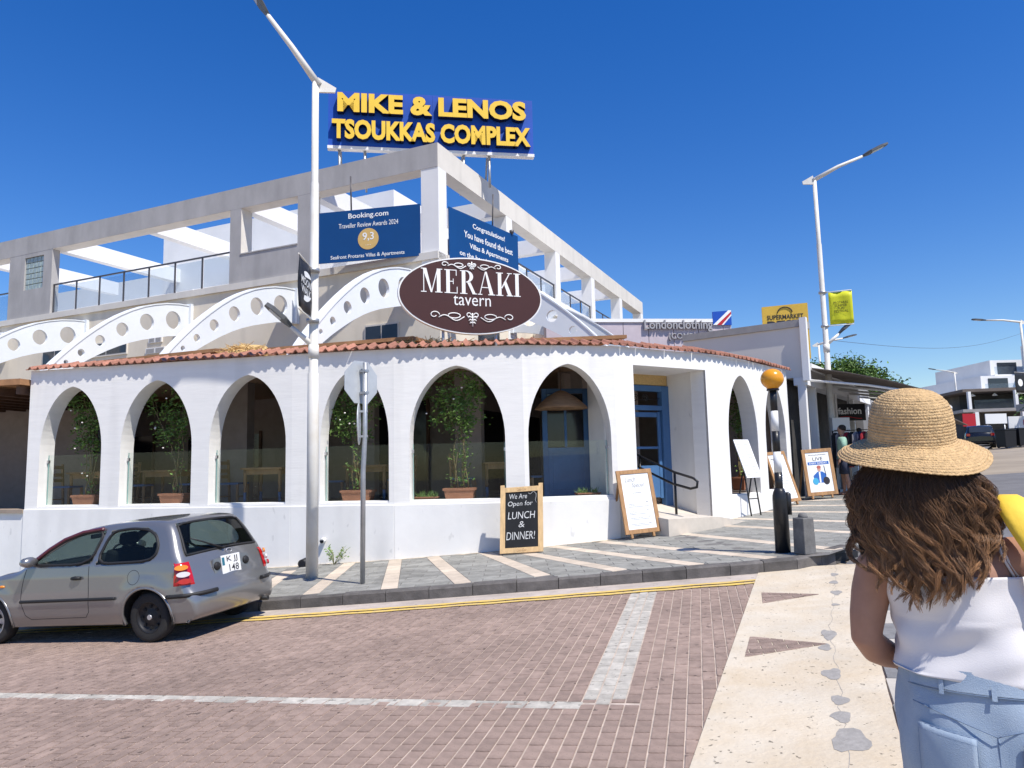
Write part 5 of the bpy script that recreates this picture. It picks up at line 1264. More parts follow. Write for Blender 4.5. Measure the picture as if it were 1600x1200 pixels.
MB().tube([(q.x-.35+.07*k, q.y-.035, 2.86+.03*sin(k*.5)) for k in range(11)], .012, 5).build('swoosh', MATS['flag_red'], fs); MB().tube([(q.x, q.y, 3.27), (q.x, q.y, 3.55)], .015, 6).build('hanger', m_post, fs)
# clothes rail with garments
q = SA+SM*.75+SNo*.85; cr = thing('clothes_rail', 'black clothes rail of dark and red garments behind the poster board', 'clothes rail', (q.x, q.y, gz(q.x, q.y)), radians(-50))
MB().tube([(-.5, 0, 0), (-.5, 0, 1.6), (.5, 0, 1.6), (.5, 0, 0)], .02, 6).build('frame', m_black, cr); MB().box((-.5, 0, .02), (.06, .5, .04)).build('foot', m_black, cr); MB().box((.5, 0, .02), (.06, .5, .04)).build('foot', m_black, cr)
rg = random.Random(8); gm = [mat('garment_%s' % n_, c_, .85, var=.2) for n_, c_ in (('black', (.02, .02, .022)), ('red', (.30, .02, .03)), ('navy', (.03, .035, .07)), ('grey', (.25, .24, .25)))]
for k in range(9):
    x = -.42+k*.105; rows = []
    for z, hw in ((1.56, .05), (1.48, .2), (1.1, .22), (.72+rg.uniform(-.1, .1), .26)): rows.append([(x-.02+rg.uniform(-.01, .01), -hw, z), (x+.03, 0, z), (x-.02, hw, z), (x-.045, 0, z)])
    MB().grid(rows, close=True).build('garment', gm[(k*7) % 4], cr)
# more shops further along the street
for k, (s, w_, h_, col, lab) in enumerate([(9.3, 7, 2.7, (.42, .40, .38), 'plain grey shop beyond the brown awning'), (17, 9, 2.8, (.55, .50, .44), 'far beige shop on the left of the street')]):
    b = thing('shop_building', lab, 'building', tuple(SA+SM*s)+(1.0,), world=True); a = SA+SM*s; c = SA+SM*(s+w_)
    MB().prism([tuple(p) for p in (a, c, c-SNo*4, a-SNo*4)], .5, 1.0+h_).build('wall', mat('far_shop_%d' % k, col, .8), b)
    MB().prism([tuple(p) for p in (a+SM*.4+SNo*.03, c-SM*.4+SNo*.03, c-SM*.4-SNo*.02, a+SM*.4-SNo*.02)], 1.1, 3.2).build('shopfront', m_win, b)
    q = [a+SNo*.02, c+SNo*.02, c+SNo*1.9, a+SNo*1.9]; mb = MB(); mb.add([(q[0].x, q[0].y, 3.6), (q[1].x, q[1].y, 3.6), (q[2].x, q[2].y, 3.25), (q[3].x, q[3].y, 3.25)], [(0, 1, 2, 3)]); o = mb.build('awning', m_awn, b); md = o.modifiers.new('s', 'SOLIDIFY'); md.thickness = .03
# ================================================================== TREES AND FAR SIDE
def tree(name, label, x, y, H, R, seed, n, kind='pine', size=.14, group=None):
    rg = random.Random(seed); b = gz(x, y)-.1; r = thing(name, label, 'tree', (x, y, b), group=group)
    tr = MB(); pts = []; hb = H*.45
    tr.tube([(0, 0, -.2), (.08, .03, hb*.5), (.0, .1, hb), (.1, 0, H*.8)], [.2, .16, .13, .04], 8)
    for k in range(9):
        a = k*2.4+rg.uniform(-.3, .3); z0 = hb*rg.uniform(.85, 1.5); e = Vector((cos(a)*R*rg.uniform(.5, .9), sin(a)*R*rg.uniform(.5, .9), z0+H*rg.uniform(.1, .3)))
        tr.tube([(0.03, .03, z0*.8), e*.5+Vector((0, 0, z0*.35)), e], [.08, .05, .02], 6)
        for j in range(5): pts.append(e+Vector((rg.gauss(0, .25), rg.gauss(0, .25), rg.gauss(0, .15)))*R*.6)
    for k in range(26):
        a = rg.uniform(0, 2*pi); q = sqrt(rg.random()); pts.append(Vector((cos(a)*q*R*.9, sin(a)*q*R*.9, H-(H-hb)*.55*(q**2)-rg.uniform(0, .5))))
    tr.build('trunk', mat('bark', (.13, .09, .06), .9, var=.3, bump=.3), r)
    lf = MB(); leaf_cloud(lf, pts, n, R*.13, size, rg, .35); lf.build('crown', m_leaf, r); return r
tree('pine_tree', 'umbrella shaped green pine rising behind the brown awning', 15.0, 33, 5.0, 1.9, 21, 20000, size=.09)
tree('street_tree', 'small dark tree among the crowd at the end of the pavement', 27, 58, 4.2, 2.2, 22, 1500, size=.16)
def palm(x, y, H, label, seed):
    rg = random.Random(seed); b = gz(x, y)-.1; r = thing('palm_tree', label, 'tree', (x, y, b))
    MB().tube([(0, 0, 0), (.05, 0, H*.5), (0, 0, H)], [.22, .18, .16], 8).build('trunk', MATS['bark'], r); lf = MB()
    for k in range(26):
        a = k*2.4; el = rg.uniform(-.5, 1.1); d = Vector((cos(a)*cos(el), sin(a)*cos(el), sin(el))); L = rg.uniform(1.3, 1.9)
        for j in range(12):
            f = j/12; c = Vector((0, 0, H))+d*L*f-UP*(.7*f*f*L); sd = d.cross(UP).normalized()
            for s_ in (-1, 1): lf.add([c, c+d*.12, c+sd*s_*.38*(1-f*.6)+d*.22-UP*.12], [(0, 1, 2)], rg.uniform(.6, 1.5))
    lf.build('crown', m_leaf, r)
palm(33.5, 46, 2.6, 'short bushy palm by the white hoarding at the right edge', 5)
hd = thing('hedge', 'green planting on the upper terrace at the right edge', 'hedge', (38.5, 52, 5.2), world=True)
MB().box((39.5, 52, 5.0), (7, 1.2, .5)).build('trough', m_trim, hd); rg = random.Random(3); lf = MB(); leaf_cloud(lf, [(36.5+k*.25, 52, 5.5+rg.uniform(0, .25)) for k in range(26)], 1300, .28, .16, rg, .6); lf.build('foliage', m_leaf, hd)
# far white apartment block
fb = thing('apartment_building', 'distant white stepped apartment block with balconies at the right edge', 'building', (58, 80, 4), world=True)
for k, (x0, x1, y0, y1, z0, z1) in enumerate(((50, 75, 80, 95, 3, 8.5), (52.5, 75, 82, 95, 8.5, 10.6), (55, 75, 84, 95, 10.6, 12.6), (58, 75, 79, 83, 8.5, 14))):
    MB().prism([(x0, y0), (x1, y0), (x1, y1), (x0, y1)], z0, z1).build('storey', m_bwhite, fb)
    for j in range(int((x1-x0)/4)):
        w_ = MB().prism([(x0+.8+j*4, y0-.05), (x0+3+j*4, y0-.05), (x0+3+j*4, y0-.01), (x0+.8+j*4, y0-.01)], z1-1.9, z1-.3).build('window', m_win, fb)
    MB().prism([(x0-.3, y0-1.2), (x1, y0-1.2), (x1, y0-.06), (x0-.3, y0-.06)], z0+.02, z0+.2).build('balcony', m_bwhite, fb)
    MB().prism([(x0-.3, y0-1.2), (x1, y0-1.2), (x1, y0-1.15), (x0-.3, y0-1.15)], z0+.21, z0+1.1).build('balcony_rail', m_bglass, fb)
# restaurant terraces across the street
rs = thing('restaurant', 'dark two level restaurant terrace with white posts across the street', 'building', (40, 58, 3), world=True)
m_shade = mat('dark_interior', (.09, .085, .08), .9, var=.4, scale=1)
MB().prism([(35.5, 58), (56, 54), (60, 70), (38, 70)], 2.2, 5.0).build('lower_storey', m_shade, rs); MB().prism([(34.6, 56.5), (56, 52.5), (60, 70), (38, 70)], 5.02, 5.25).build('terrace_slab', m_trim, rs)
MB().prism([(36.5, 60), (58, 56), (60, 70), (38, 70)], 5.26, 6.6).build('upper_storey', m_shade, rs); MB().prism([(35, 57), (57, 53), (60, 71), (37, 71)], 6.62, 6.85).build('roof', m_awn, rs)
for k in range(6): x = 35.2+k*3.2; y = 56.6-k*.6; MB().box((x, y, 5.93), (.22, .22, 1.36)).build('post', m_bwhite, rs); MB().box((x+.3, y-.2, 3.6), (.28, .28, 2.8)).build('post', m_bwhite, rs)
for k in range(4): MB().lathe([(.03, 0), (.2, .02), (.03, .22)], (36+k*1.6, 57.4-k*.2, 6.3), 12).build('lamp', m_wlet, rs)
MB().prism([(36, 57.2), (40, 56.4), (40, 56.45), (36, 57.25)], 5.3, 6.0).build('rail_glass', m_bglass, rs)
wt = thing('white_hoarding', 'white hoarding with a small red notice across the street', 'hoarding', (33.2, 46.5, 2), world=True)
MB().box((33.2, 46.5, 3.2), (3.6, .1, 1.8), radians(-8)).build('sheet', m_bwhite, wt); MB().box((32.6, 46.5, 3.7), (.7, .03, .35), radians(-8)).build('notice', MATS['flag_red'], wt)
rsn = thing('red_sign', 'small red roadside sign beyond the hat brim', 'sign', (32.2, 52, 3), world=True); MB().box((32.2, 52, 4.2), (.9, .06, .9)).build('board', MATS['flag_red'], rsn); MB().tube([(32.2, 52.05, 2.2), (32.2, 52.05, 3.8)], .04, 6).build('post', m_post, rsn)
wsn = thing('white_sign', 'small white roadside sign right of the red one', 'sign', (34, 52, 3), world=True); MB().box((34.1, 52, 4.25), (1.5, .06, .7)).build('board', m_wlet, wsn)
for x in (33.5, 34.7): MB().tube([(x, 52.05, 2.2), (x, 52.05, 3.95)], .04, 6).build('post', m_post, wsn)
for i, (x, y) in enumerate(((30.4, 45.6), (31.4, 45.8))):
    bn = thing('waste_bin', ('left' if i == 0 else 'right')+' of two black wheeled bins across the street', 'bin', (x, y, gz(x, y)-KH), .2, group='black bins across the street'); MB().box((0, 0, .55), (.75, .7, 1.0), taper=1.08).build('tub', m_banblack, bn); MB().box((0, 0, 1.1), (.84, .8, .09)).build('lid', m_banblack, bn, bevel=.02)
    for sx_ in (-.28, .28): MB().tube([(sx_-.03, .3, .1), (sx_+.03, .3, .1)], .1, 12).build('wheel', m_black, bn)
# ================================================================== HATCHBACK CAR
m_car = mat('silver_grey_paint', (.235, .234, .232), .30, .6, var=.03, scale=2, coat=1.0)
m_rub = mat('black_rubber', (.018, .018, .019), .6, var=.1); m_tyre = mat('tyre', (.028, .027, .026), .85, var=.2, bump=.15, bscale=80)
m_cglass = glassmat('car_glass', (.01, .012, .012), .22, .01, (.47, .55, .52)); m_hub = mat('hubcap_silver', (.48, .48, .49), .35, .6); m_steelblk = mat('black_steel_wheel', (.022, .022, .024), .5, .2, var=.2)
m_red = mat('tail_red', (.42, .008, .012), .12, var=.1, scale=30, spec=.6, coat=.5); m_amb = mat('tail_amber', (.75, .25, .03), .15, spec=.6); m_clr = mat('tail_clear', (.62, .60, .60), .12, spec=.6)
m_seat = mat('seat_cloth', (.045, .046, .05), .85, var=.2); m_maroon = mat('maroon_visor', (.10, .018, .03), .15, coat=.5); m_plate = mat('plate_white', (.72, .72, .70), .4, var=.03); m_under = mat('underbody', (.015, .015, .015), .9)
h2 = Vector((-.952, .306)).normalized(); fx = Vector((h2.x, h2.y, .062*h2.x+.006*h2.y)).normalized(); lx0 = Vector((-h2.y, h2.x)); fy = Vector((lx0.x, lx0.y, .062*lx0.x+.006*lx0.y)).normalized(); fz = fx.cross(fy).normalized(); fy = fz.cross(fx)
cx0, cy0 = -3.89, 9.2
Mcar = Matrix(((fx.x, fy.x, fz.x, cx0), (fx.y, fy.y, fz.y, cy0), (fx.z, fy.z, fz.z, rz(cx0, cy0)+.001), (0, 0, 0, 1)))
car = thing('parked_car', 'silver grey three door hatchback parked in front of the arches', 'car', M=Mcar)
PR = [(2.98, .20), (3.04, .26), (3.08, .38), (3.075, .50), (3.04, .58), (2.97, .66), (2.85, .725), (2.6, .80), (2.25, .87), (1.98, .915), (1.78, 1.03), (1.55, 1.165), (1.28, 1.305), (1.05, 1.375), (.75, 1.412), (.4, 1.428), (.1, 1.425), (-.10, 1.405), (-.19, 1.375), (-.26, 1.31), (-.34, 1.19), (-.43, 1.02), (-.475, .93), (-.515, .83), (-.55, .72), (-.57, .64), (-.595, .585), (-.625, .54), (-.648, .48), (-.65, .40), (-.62, .28), (-.56, .22), (-.50, .20)]
def catmull(P, step):
    out = []
    for i in range(len(P)-1):
        p0, p1, p2, p3 = P[max(0, i-1)], P[i], P[i+1], P[min(len(P)-1, i+2)]
        L = sqrt((p2[0]-p1[0])**2+(p2[1]-p1[1])**2); n = max(1, int(L/step))
        for k in range(n):
            t = k/n; o = []
            for d in (0, 1):
                a, b, c, e = p0[d], p1[d], p2[d], p3[d]
                # centripetal-ish: damp the tangents
                m1 = (c-a)*.5; m2 = (e-b)*.5
                s1 = min(1, L/max(1e-6, sqrt((p2[0]-p0[0])**2+(p2[1]-p0[1])**2)*.5)); s2 = min(1, L/max(1e-6, sqrt((p3[0]-p1[0])**2+(p3[1]-p1[1])**2)*.5))
                m1 *= s1; m2 *= s2
                o.append((2*t**3-3*t*t+1)*b+(t**3-2*t*t+t)*m1+(-2*t**3+3*t*t)*c+(t**3-t*t)*m2)
            out.append(tuple(o))
    out.append(P[-1]); return out
prof = catmull(PR, .021); NP = len(prof)
WZ = [(.0, .70), (.2, .735), (.32, .775), (.45, .79), (.6, .79), (.78, .775), (.92, .752), (1.05, .708), (1.2, .652), (1.33, .60), (1.45, .55)]
def cw(x, z):
    for (z0, w0), (z1, w1) in zip(WZ, WZ[1:]):
        if z <= z1: w = w0+(w1-w0)*(z-z0)/(z1-z0); break
    else: w = .55
    if x > 2.2: w *= 1-.24*((x-2.2)/.88)**2.2
    if x < 0: w *= 1-.12*((-x)/.65)**2.4
    # flares over the wheels
    for xc in (0, 2.36):
        d = sqrt((x-xc)**2+(z-.28)**2); w += .014*math.exp(-((d-.36)/.10)**2) if z < .75 else 0
    return w
QN, MN = 22, 44
SEC = []
for i in range(NP):
    a, b = prof[max(0, i-1)], prof[min(NP-1, i+1)]; tx, tz = b[0]-a[0], b[1]-a[1]; L = sqrt(tx*tx+tz*tz) or 1; nx, nz = tz/L, -tx/L     # outward?
    # travel front->back over the roof: outward is to the left of travel reversed
    nx, nz = -(-tz/L), -(tx/L)
    px, pz_ = prof[i]
    rr_ = .055; crown = .035
    if px < 0: crown += .035*min(1, max(0, (1.41-pz_)/.35))
    if px > 2.2: crown += .03*min(1, (px-2.2)/.7)
    row = []
    kk_ = min(1, max(.12, (pz_-.19)/.28)) if (px < 0 or px > 2.6) else 1; crown *= kk_; rr_ *= kk_; ins = crown+rr_; ex_, ez_ = px-nx*ins, pz_-nz*ins
    ez_ = max(ez_, .215); we = cw(ex_, ez_)
    for k in range(QN+1):
        q = k/QN; f = max(0, (q-.86)/.14); d = crown*q*q+rr_*(1-sqrt(max(0, 1-f*f)))
        row.append((px-nx*d, we*q*(1 if q < 1 else 1), max(.2, pz_-nz*d), 0, q))
    bxx = max(-.48, min(2.95, ex_))
    for k in range(1, MN+1):
        t = k/MN; x = ex_+(bxx-ex_)*t; z = ez_+(.20-ez_)*t
        row.append((x, cw(x, z)-.0*t, z, 1, t))
    SEC.append(row)
NC = QN+MN+1
def pin(p, poly): return inside(p, poly)
def grow(poly, d):
    cx = sum(p[0] for p in poly)/len(poly); cz = sum(p[1] for p in poly)/len(poly); o = []
    for x, z in poly:
        L = sqrt((x-cx)**2+(z-cz)**2); o.append((x+(x-cx)/L*d, z+(z-cz)/L*d))
    return o
W_DOOR = [(1.74, .945), (1.55, 1.085), (1.32, 1.215), (1.08, 1.295), (.72, 1.325), (.83, .925)]
W_QTR = [(.735, .925), (.625, 1.30), (.32, 1.325), (.08, 1.295), (-.05, 1.22), (-.115, 1.10), (-.11, 1.0), (-.04, .945), (.1, .925)]
def zone(f):
    x = sum(p[0] for p in f)/4; z = sum(p[2] for p in f)/4; sd = max(p[3] for p in f); q = sum(p[4] for p in f)/4; y = sum(p[1] for p in f)/4
    if sd == 1 or q > .985:
        for xc in (0, 2.36):
            if (x-xc)**2+(z-.28)**2 < .335**2: return 'arch'
        if pin((x, z), W_DOOR): return 'w1'
        if pin((x, z), W_QTR): return 'w2'
    else:
        if x < 0 and .965 < z < 1.345 and q < .84: return 'wr'
        if 1.08 < x < 1.93 and .945 < z < 1.36 and q < .86: return 'wf'
    return 'body'
groups = {'body': [], 'w1': [], 'w2': [], 'wr': [], 'wf': []}
lampf = []
for i in range(NP-1):
    for k in range(NC-1):
        f = (SEC[i][k], SEC[i][k+1], SEC[i+1][k+1], SEC[i+1][k]); zn = zone(f)
        if zn != 'arch': groups[zn].append((i, k))
        x = sum(p[0] for p in f)/4; z = sum(p[2] for p in f)/4; q = sum(p[4] for p in f)/4; sd = max(p[3] for p in f)
        if .60 < z < .895 and x < -.0 and ((sd == 0 and q > .80) or (sd == 1 and x < -.37-.10*(.9-z))): lampf.append((i, k))
def patch(name, faces, m, off=0., parent=car, sides=(1, -1), inset=1.0):
    objs = []
    for sgn in sides if len(sides) > 0 else ():
        pass
    mb = MB(); idx = {}
    def vid(i, k, s):
        key = (i, k, s if k > 0 else 0)
        if key not in idx:
            p = SEC[i][k]; idx[key] = len(mb.v)
            v = Vector((p[0], p[1]*s, p[2]))
            if off:
                a = SEC[min(NP-1, i+1)][k]; b = SEC[max(0, i-1)][k]; c = SEC[i][min(NC-1, k+1)]; d = SEC[i][max(0, k-1)]
                n = (Vector(a[:3])-Vector(b[:3])).cross(Vector(c[:3])-Vector(d[:3]))
                if n.length > 1e-9:
                    n.normalize()
                    if n.dot(Vector((p[0]-1.2, p[1]*1.5, p[2]-.6))) < 0: n = -n
                    v += Vector((n.x, n.y*s, n.z))*off
            mb.v.append(tuple(v))
        return idx[key]
    for s in sides:
        for i, k in faces:
            f = (vid(i, k, s), vid(i, k+1, s), vid(i+1, k+1, s), vid(i+1, k, s))
            if len(set(f)) < 4: f = tuple(dict.fromkeys(f))
            if len(f) < 3: continue
            mb.f.append(f if s > 0 else tuple(reversed(f))); mb.c.append(None); mb.sm.append(True)
    return mb.build(name, m, parent, normals=False)
body = patch('body', groups['body'], m_car)
bm = bmesh.new(); bm.from_mesh(body.data); bmesh.ops.remove_doubles(bm, verts=bm.verts, dist=.0004); bmesh.ops.recalc_face_normals(bm, faces=bm.faces); bm.to_mesh(body.data); bm.free()
md = body.modifiers.new('s', 'SOLIDIFY'); md.thickness = .012; md.offset = -1
for nm, lab, ks in (('side_window', None, ('w1',)), ('quarter_window', None, ('w2',))):
    for s in (1, -1): patch(nm, groups[ks[0]], m_cglass, -.004, sides=(s,))
patch('rear_window', groups['wr'], m_cglass, -.004); patch('windscreen', groups['wf'], m_cglass, -.004)
def onside(x, z, s=1, o=.0): return (x, s*(cw(x, z)+o), z)
def dense(poly, close=True, step=.03):
    o = []; n = len(poly)
    for i in range(n if close else n-1):
        a, b = poly[i], poly[(i+1) % n]; L = sqrt((a[0]-b[0])**2+(a[1]-b[1])**2); k = max(1, int(L/step))
        o += [(a[0]+(b[0]-a[0])*j/k, a[1]+(b[1]-a[1])*j/k) for j in range(k)]
    if not close: o.append(poly[-1])
    else: o.append(o[0])
    return o
def roundp(poly, it=2):
    for _ in range(it):
        o = []; n = len(poly)
        for i in range(n):
            a, b = poly[i], poly[(i+1) % n]; o += [(a[0]*.82+b[0]*.18, a[1]*.82+b[1]*.18), (a[0]*.18+b[0]*.82, a[1]*.18+b[1]*.82)]
        poly = o
    return poly
for s in (1, -1):
    for w_ in (W_DOOR, W_QTR):
        MB().tube([onside(x, z, s, .001) for x, z in dense(roundp(w_))], .017, 6, cap=False, flat=1).build('window_seal', m_rub, car)
    MB().tube([onside(x, z, s, -.003) for x, z in dense([(.835, .905), (.815, .6), (.83, .36), (.88, .30), (1.72, .29), (1.80, .34), (1.86, .5), (1.84, .7), (1.80, .9)], False)], .0055, 5).build('door_seam', m_rub, car)
    MB().tube([onside(x, z, s, .003) for x, z in dense([(.42, .505), (1.86, .50)], False)], .020, 6).build('rub_strip', m_rub, car)
    MB().tube([onside(x, z, s, .012) for x, z in dense([(1.72, .975), (1.5, 1.135), (1.3, 1.245), (1.05, 1.32), (.76, 1.345)], False)], .024, 6).build('wind_deflector', m_maroon, car)
    hd_ = MB().tube([onside(1.06, .765, s, .012), onside(1.0, .77, s, .022), onside(.93, .765, s, .012)], [.02, .026, .02], 8).build('door_handle', m_rub, car)
    MB().tube([onside(.17+.085*cos(a)*(1 if abs(cos(a)) < .8 else 1), .745+.085*sin(a), s, -.002) for a in [2*pi*k/24 for k in range(25)]], .004, 5).build('fuel_flap_seam' if s > 0 else 'trim_seam', m_rub, car)
    MB().tube([onside(2.12, .70, s, .0), onside(2.16, .70, s, .004), onside(2.2, .70, s, 0)], [.012, .018, .012], 8).build('side_repeater', m_amb, car)
    # mirror
    mr = MB(); y = s*(cw(1.62, .98)+.10); mr.lathe([(.01, -.05), (.07, -.04), (.085, .0), (.075, .05), (.02, .07)], (1.66, y, 1.0), 14, M=Matrix.Rotation(radians(90), 3, 'Y'), sx=.8, sy=1.2); mr.bar((1.68, s*(cw(1.68, .95)-.01), .955), (1.67, y-s*.03, .98), .05, .04); mo = mr.build('mirror', m_car, car)
    # wheel arch lips and wells
    for xc in (0, 2.36):
        MB().tube([onside(xc+.335*cos(a), .28+.335*sin(a), s, -.004) for a in [radians(-14+208*k/40) for k in range(41)]], .016, 6).build('arch_lip', m_rub if False else m_car, car)
        mb = MB(); rows = [[(xc+.345*cos(a), s*yy, .28+.345*sin(a)) for a in [radians(-14+208*k/24) for k in range(25)]] for yy in (.40, .775)]
        mb.grid(rows); mb.build('wheel_well', m_under, car)
    # tail lamps
    mb = MB(); rows = []
    def rearpt(z, k):
        for i in range(NP-1):
            p, q_ = SEC[i][k], SEC[i+1][k]
            if p[0] < -.1 and p[2] >= z >= q_[2]:
                t = (p[2]-z)/max(1e-6, p[2]-q_[2]); return Vector((p[0]+(q_[0]-p[0])*t, p[1]+(q_[1]-p[1])*t, z))
        return None
    for j in range(11):
        z = .605+.285*j/10; row = []
        kk = [QN-1, QN-2, QN-3, QN-4]
        e = rearpt(z, QN); row += [Vector((x, cw(x, z), z)) for x in [-.375+(e.x+.375)*t/4 for t in range(4)]]+[e]
        for k in kk: row.append(rearpt(z, k))
        row = [v_+Vector((-.35, .8, .0)).normalized()*.010 if i_ < 4 else v_+Vector((-.8, .45, 0)).normalized()*.010 for i_, v_ in enumerate(row)]
        if j in (0, 10): row = [v_-Vector((-.6, .6, 0))*.02 for v_ in row]
        rows.append([(v_.x, v_.y*s, v_.z) for v_ in row])
    mb.grid(rows); lo = mb.build('tail_lamp', m_red, car)
    def nearest(zc, qc):
        best = None
        for i in range(NP):
            for k in range(int(QN*.8), QN+14):
                p = SEC[i][k]
                if p[0] < -.1:
                    e = (p[2]-zc)**2+(p[1]-qc)**2*.5
                    if best is None or e < best[0]: best = (e, p)
        return best[1]
    for zc, mm in ((.825, m_amb), (.745, m_clr), (.665, m_red)):
        p = rearpt(zc, QN-1); n = Vector((-.72, s*.69, .05)).normalized(); sd = n.cross(UP).normalized(); u2 = sd.cross(n)
        MB().plate([(.072*cos(2*pi*k/18), .032*sin(2*pi*k/18)) for k in range(18)], Vector((p[0], s*p[1], zc))+n*.02, -sd if False else sd, u2, .02).build('lens', mm, lo, normals=True)
    # bumper corner strip
    pts = []
    for k in range(7): x = -.30-.035*k; pts.append((x, s*(cw(x, .50)+.006), .50))
    MB().tube(pts+[(-.60, s*.60, .50), (-.64, s*.50, .505), (-.653, s*.40, .507)], .026, 6).build('bumper_strip', m_rub, car)
# rear window seal
rw = []
for q, zc in [(0, .965), (.4, .965), (.72, .968), (.82, .985), (.84, 1.02), (.84, 1.15), (.84, 1.29), (.80, 1.335), (.7, 1.35), (.4, 1.352), (0, 1.353)]:
    i = min((i for i in range(NP) if prof[i][0] < 0), key=lambda i: abs(prof[i][1]-zc)); k = int(round(q*QN)); p = SEC[i][k]; rw.append((p[0]-.002, p[1]*1, p[2]))
MB().tube(rw+[(a, -b, c) for a, b, c in rw[::-1]]+[rw[0]], .016, 6, cap=False).build('window_seal', m_rub, car)
# tailgate shut line, wiper, plate, badge, lights
def rearx(z): i = min((i for i in range(NP) if prof[i][0] < 0), key=lambda i: abs(prof[i][1]-z)); return prof[i][0]
MB().tube([(rearx(.6)+.012+.05*(y/.6)**2, y, .603) for y in [-.66+.06*k for k in range(23)]], .006, 5).build('tailgate_seam', m_rub, car)
MB().tube([(rearx(.97)-.03, .06, .965), (rearx(1.07)-.022, .32, 1.08), (rearx(1.15)-.025, .5, 1.15)], [.016, .010, .007], 6).build('wiper', m_rub, car)
tl = Vector((.10, 0, 1)).normalized()
pz0 = .765; px0 = rearx(pz0)
MB().plate([(-.30, -.09), (.30, -.09), (.32, 0), (.30, .09), (-.30, .09), (-.32, 0)], Vector((px0-.004, .0, pz0)), (0, -1, 0), tl, .02).build('plate_recess', m_car, car, normals=True)
pl_ = MB().plate([(-.165, -.115), (.165, -.115), (.165, .115), (-.165, .115)], Vector((px0-.016, .02, pz0)), (0, -1, 0), tl, .012).build('number_plate', m_plate, car, normals=True, bevel=.003)
lettering(pl_, 'K JJ', Vector((px0-.0163, .0, pz0))+tl*.052, (0, -1, 0), tl, m_ink, w=.19, h=.085, ext=.002, bold=.004); lettering(pl_, '148', Vector((px0-.0163, -.02, pz0))-tl*.052, (0, -1, 0), tl, m_ink, w=.17, h=.085, ext=.002, bold=.004)
MB().plate([(-.022, -.05), (.022, -.05), (.022, .05), (-.022, .05)], Vector((px0-.0172, .155, pz0))+tl*.04, (0, -1, 0), tl, .001).build('plate_band', mat('plate_teal', (.03, .16, .22), .4), pl_, normals=True)
for y in (.255, -.255): MB().lathe([(.01, 0), (.055, .004), (.045, .02), (.005, .026)], (px0-.002, y, pz0), 14, M=Matrix.Rotation(radians(-90), 3, 'Y')).build('plate_lamp', m_rub, car)
MB().tube([(rearx(.93)-.008, -.03+.05*cos(a), .925+.028*sin(a)) for a in [2*pi*k/20 for k in range(21)]], .006, 5, cap=False).build('badge', m_hub, car)
MB().box((-.60, -.42, .30), (.03, .14, .06)).build('exhaust', m_under, car) if False else None
MB().tube([(-.45, -.50, .235), (-.66, -.50, .235)], .028, 10).build('exhaust', m_rub, car)
MB().prism([(-.5, -.70), (2.95, -.66), (2.95, .66), (-.5, .70)], .205, .24).build('underbody', m_under, car)
# interior
def seat(x, y, w, hb): 
    mb = MB(); mb.box((x, y, .45), (.5, w, .2)); mb.bar((x-.22, y, .52), (x-.38, y, .52+hb), w, .14, up=(1, 0, 0)); 
    if w < 1: mb.bar((x-.40, y, .56+hb), (x-.43, y, .72+hb), w*.5, .09, up=(1, 0, 0))
    mb.build('seat', m_seat, car, bevel=.04)
seat(1.05, .36, .5, .55); seat(1.05, -.36, .5, .55); seat(.15, 0, 1.2, .42)
MB().box((1.72, 0, .84), (.35, 1.3, .18)).build('dashboard', m_seat, car, bevel=.04)
MB().tube([(1.45+.06*cos(a)*0+.06*sin(a), -.36+.18*cos(a), .90+.16*sin(a)) for a in [2*pi*k/24 for k in range(25)]], .014, 6, cap=False).build('steering_wheel', m_seat, car)
MB().box((-.30, 0, .92), (.26, 1.1, .02)).build('parcel_shelf', m_seat, car)
MB().box((1.5, 0, 1.22), (.03, .2, .06)).build('rear_view_mirror', m_seat, car)
# wheels
def wheel(x, y, s, cap):
    RY = Matrix.Rotation(radians(-90*s), 3, 'X')
    w = MB().lathe([(.175, -.07), (.235, -.078), (.262, -.07), (.274, -.04), (.274, .04), (.262, .07), (.235, .078), (.178, .07)], (x, y, .275), 36, M=RY, cap=False).build('wheel', m_tyre, car)
    rim = MB(); rim.lathe([(.178, .02), (.182, .066), (.172, .072), (.160, .055), (.14, .03), (.09, .035), (.06, .05), (.02, .052), (.001, .052)], (x, y, .275), 32, M=RY, cap=False); rim.build('rim', m_hub if cap else m_steelblk, w)
    if not cap:
        for k in range(8):
            a = 2*pi*k/8; p = RY @ Vector((.118*cos(a), .118*sin(a), .038)); q = RY @ Vector((.118*cos(a), .118*sin(a), .044)); MB().tube([p+Vector((x, y, .275)), q+Vector((x, y, .275))], .018, 8).build('vent_hole', m_under, w)
        p = RY @ Vector((0, 0, .05)); q = RY @ Vector((0, 0, .068)); MB().tube([p+Vector((x, y, .275)), q+Vector((x, y, .275))], [.034, .028], 12).build('hub', m_hub, w)
    else:
        for k in range(7):
            a = 2*pi*k/7; mb = MB(); pts = [RY @ Vector((r_*cos(a+da), r_*sin(a+da), zz))+Vector((x, y, .275)) for r_, da, zz in ((.085, -.16, .062), (.155, -.20, .069), (.155, .20, .069), (.085, .16, .062))]
            mb.add(pts, [(0, 1, 2, 3)]); mb.build('spoke_gap', m_under, w)
for x in (0, 2.36):
    for s in (1, -1): wheel(x, s*.675, s, x > 1)
MB().plate([(-.10, -.05), (.10, -.05), (.12, .05), (-.12, .05)], Vector((3.0, .52, .64)), (0, 1, 0), (-.5, 0, .87), .05).build('headlight', m_clr, car, normals=True); MB().plate([(-.10, -.05), (.10, -.05), (.12, .05), (-.12, .05)], Vector((3.0, -.52, .64)), (0, 1, 0), (-.5, 0, .87), .05).build('headlight', m_clr, car, normals=True)

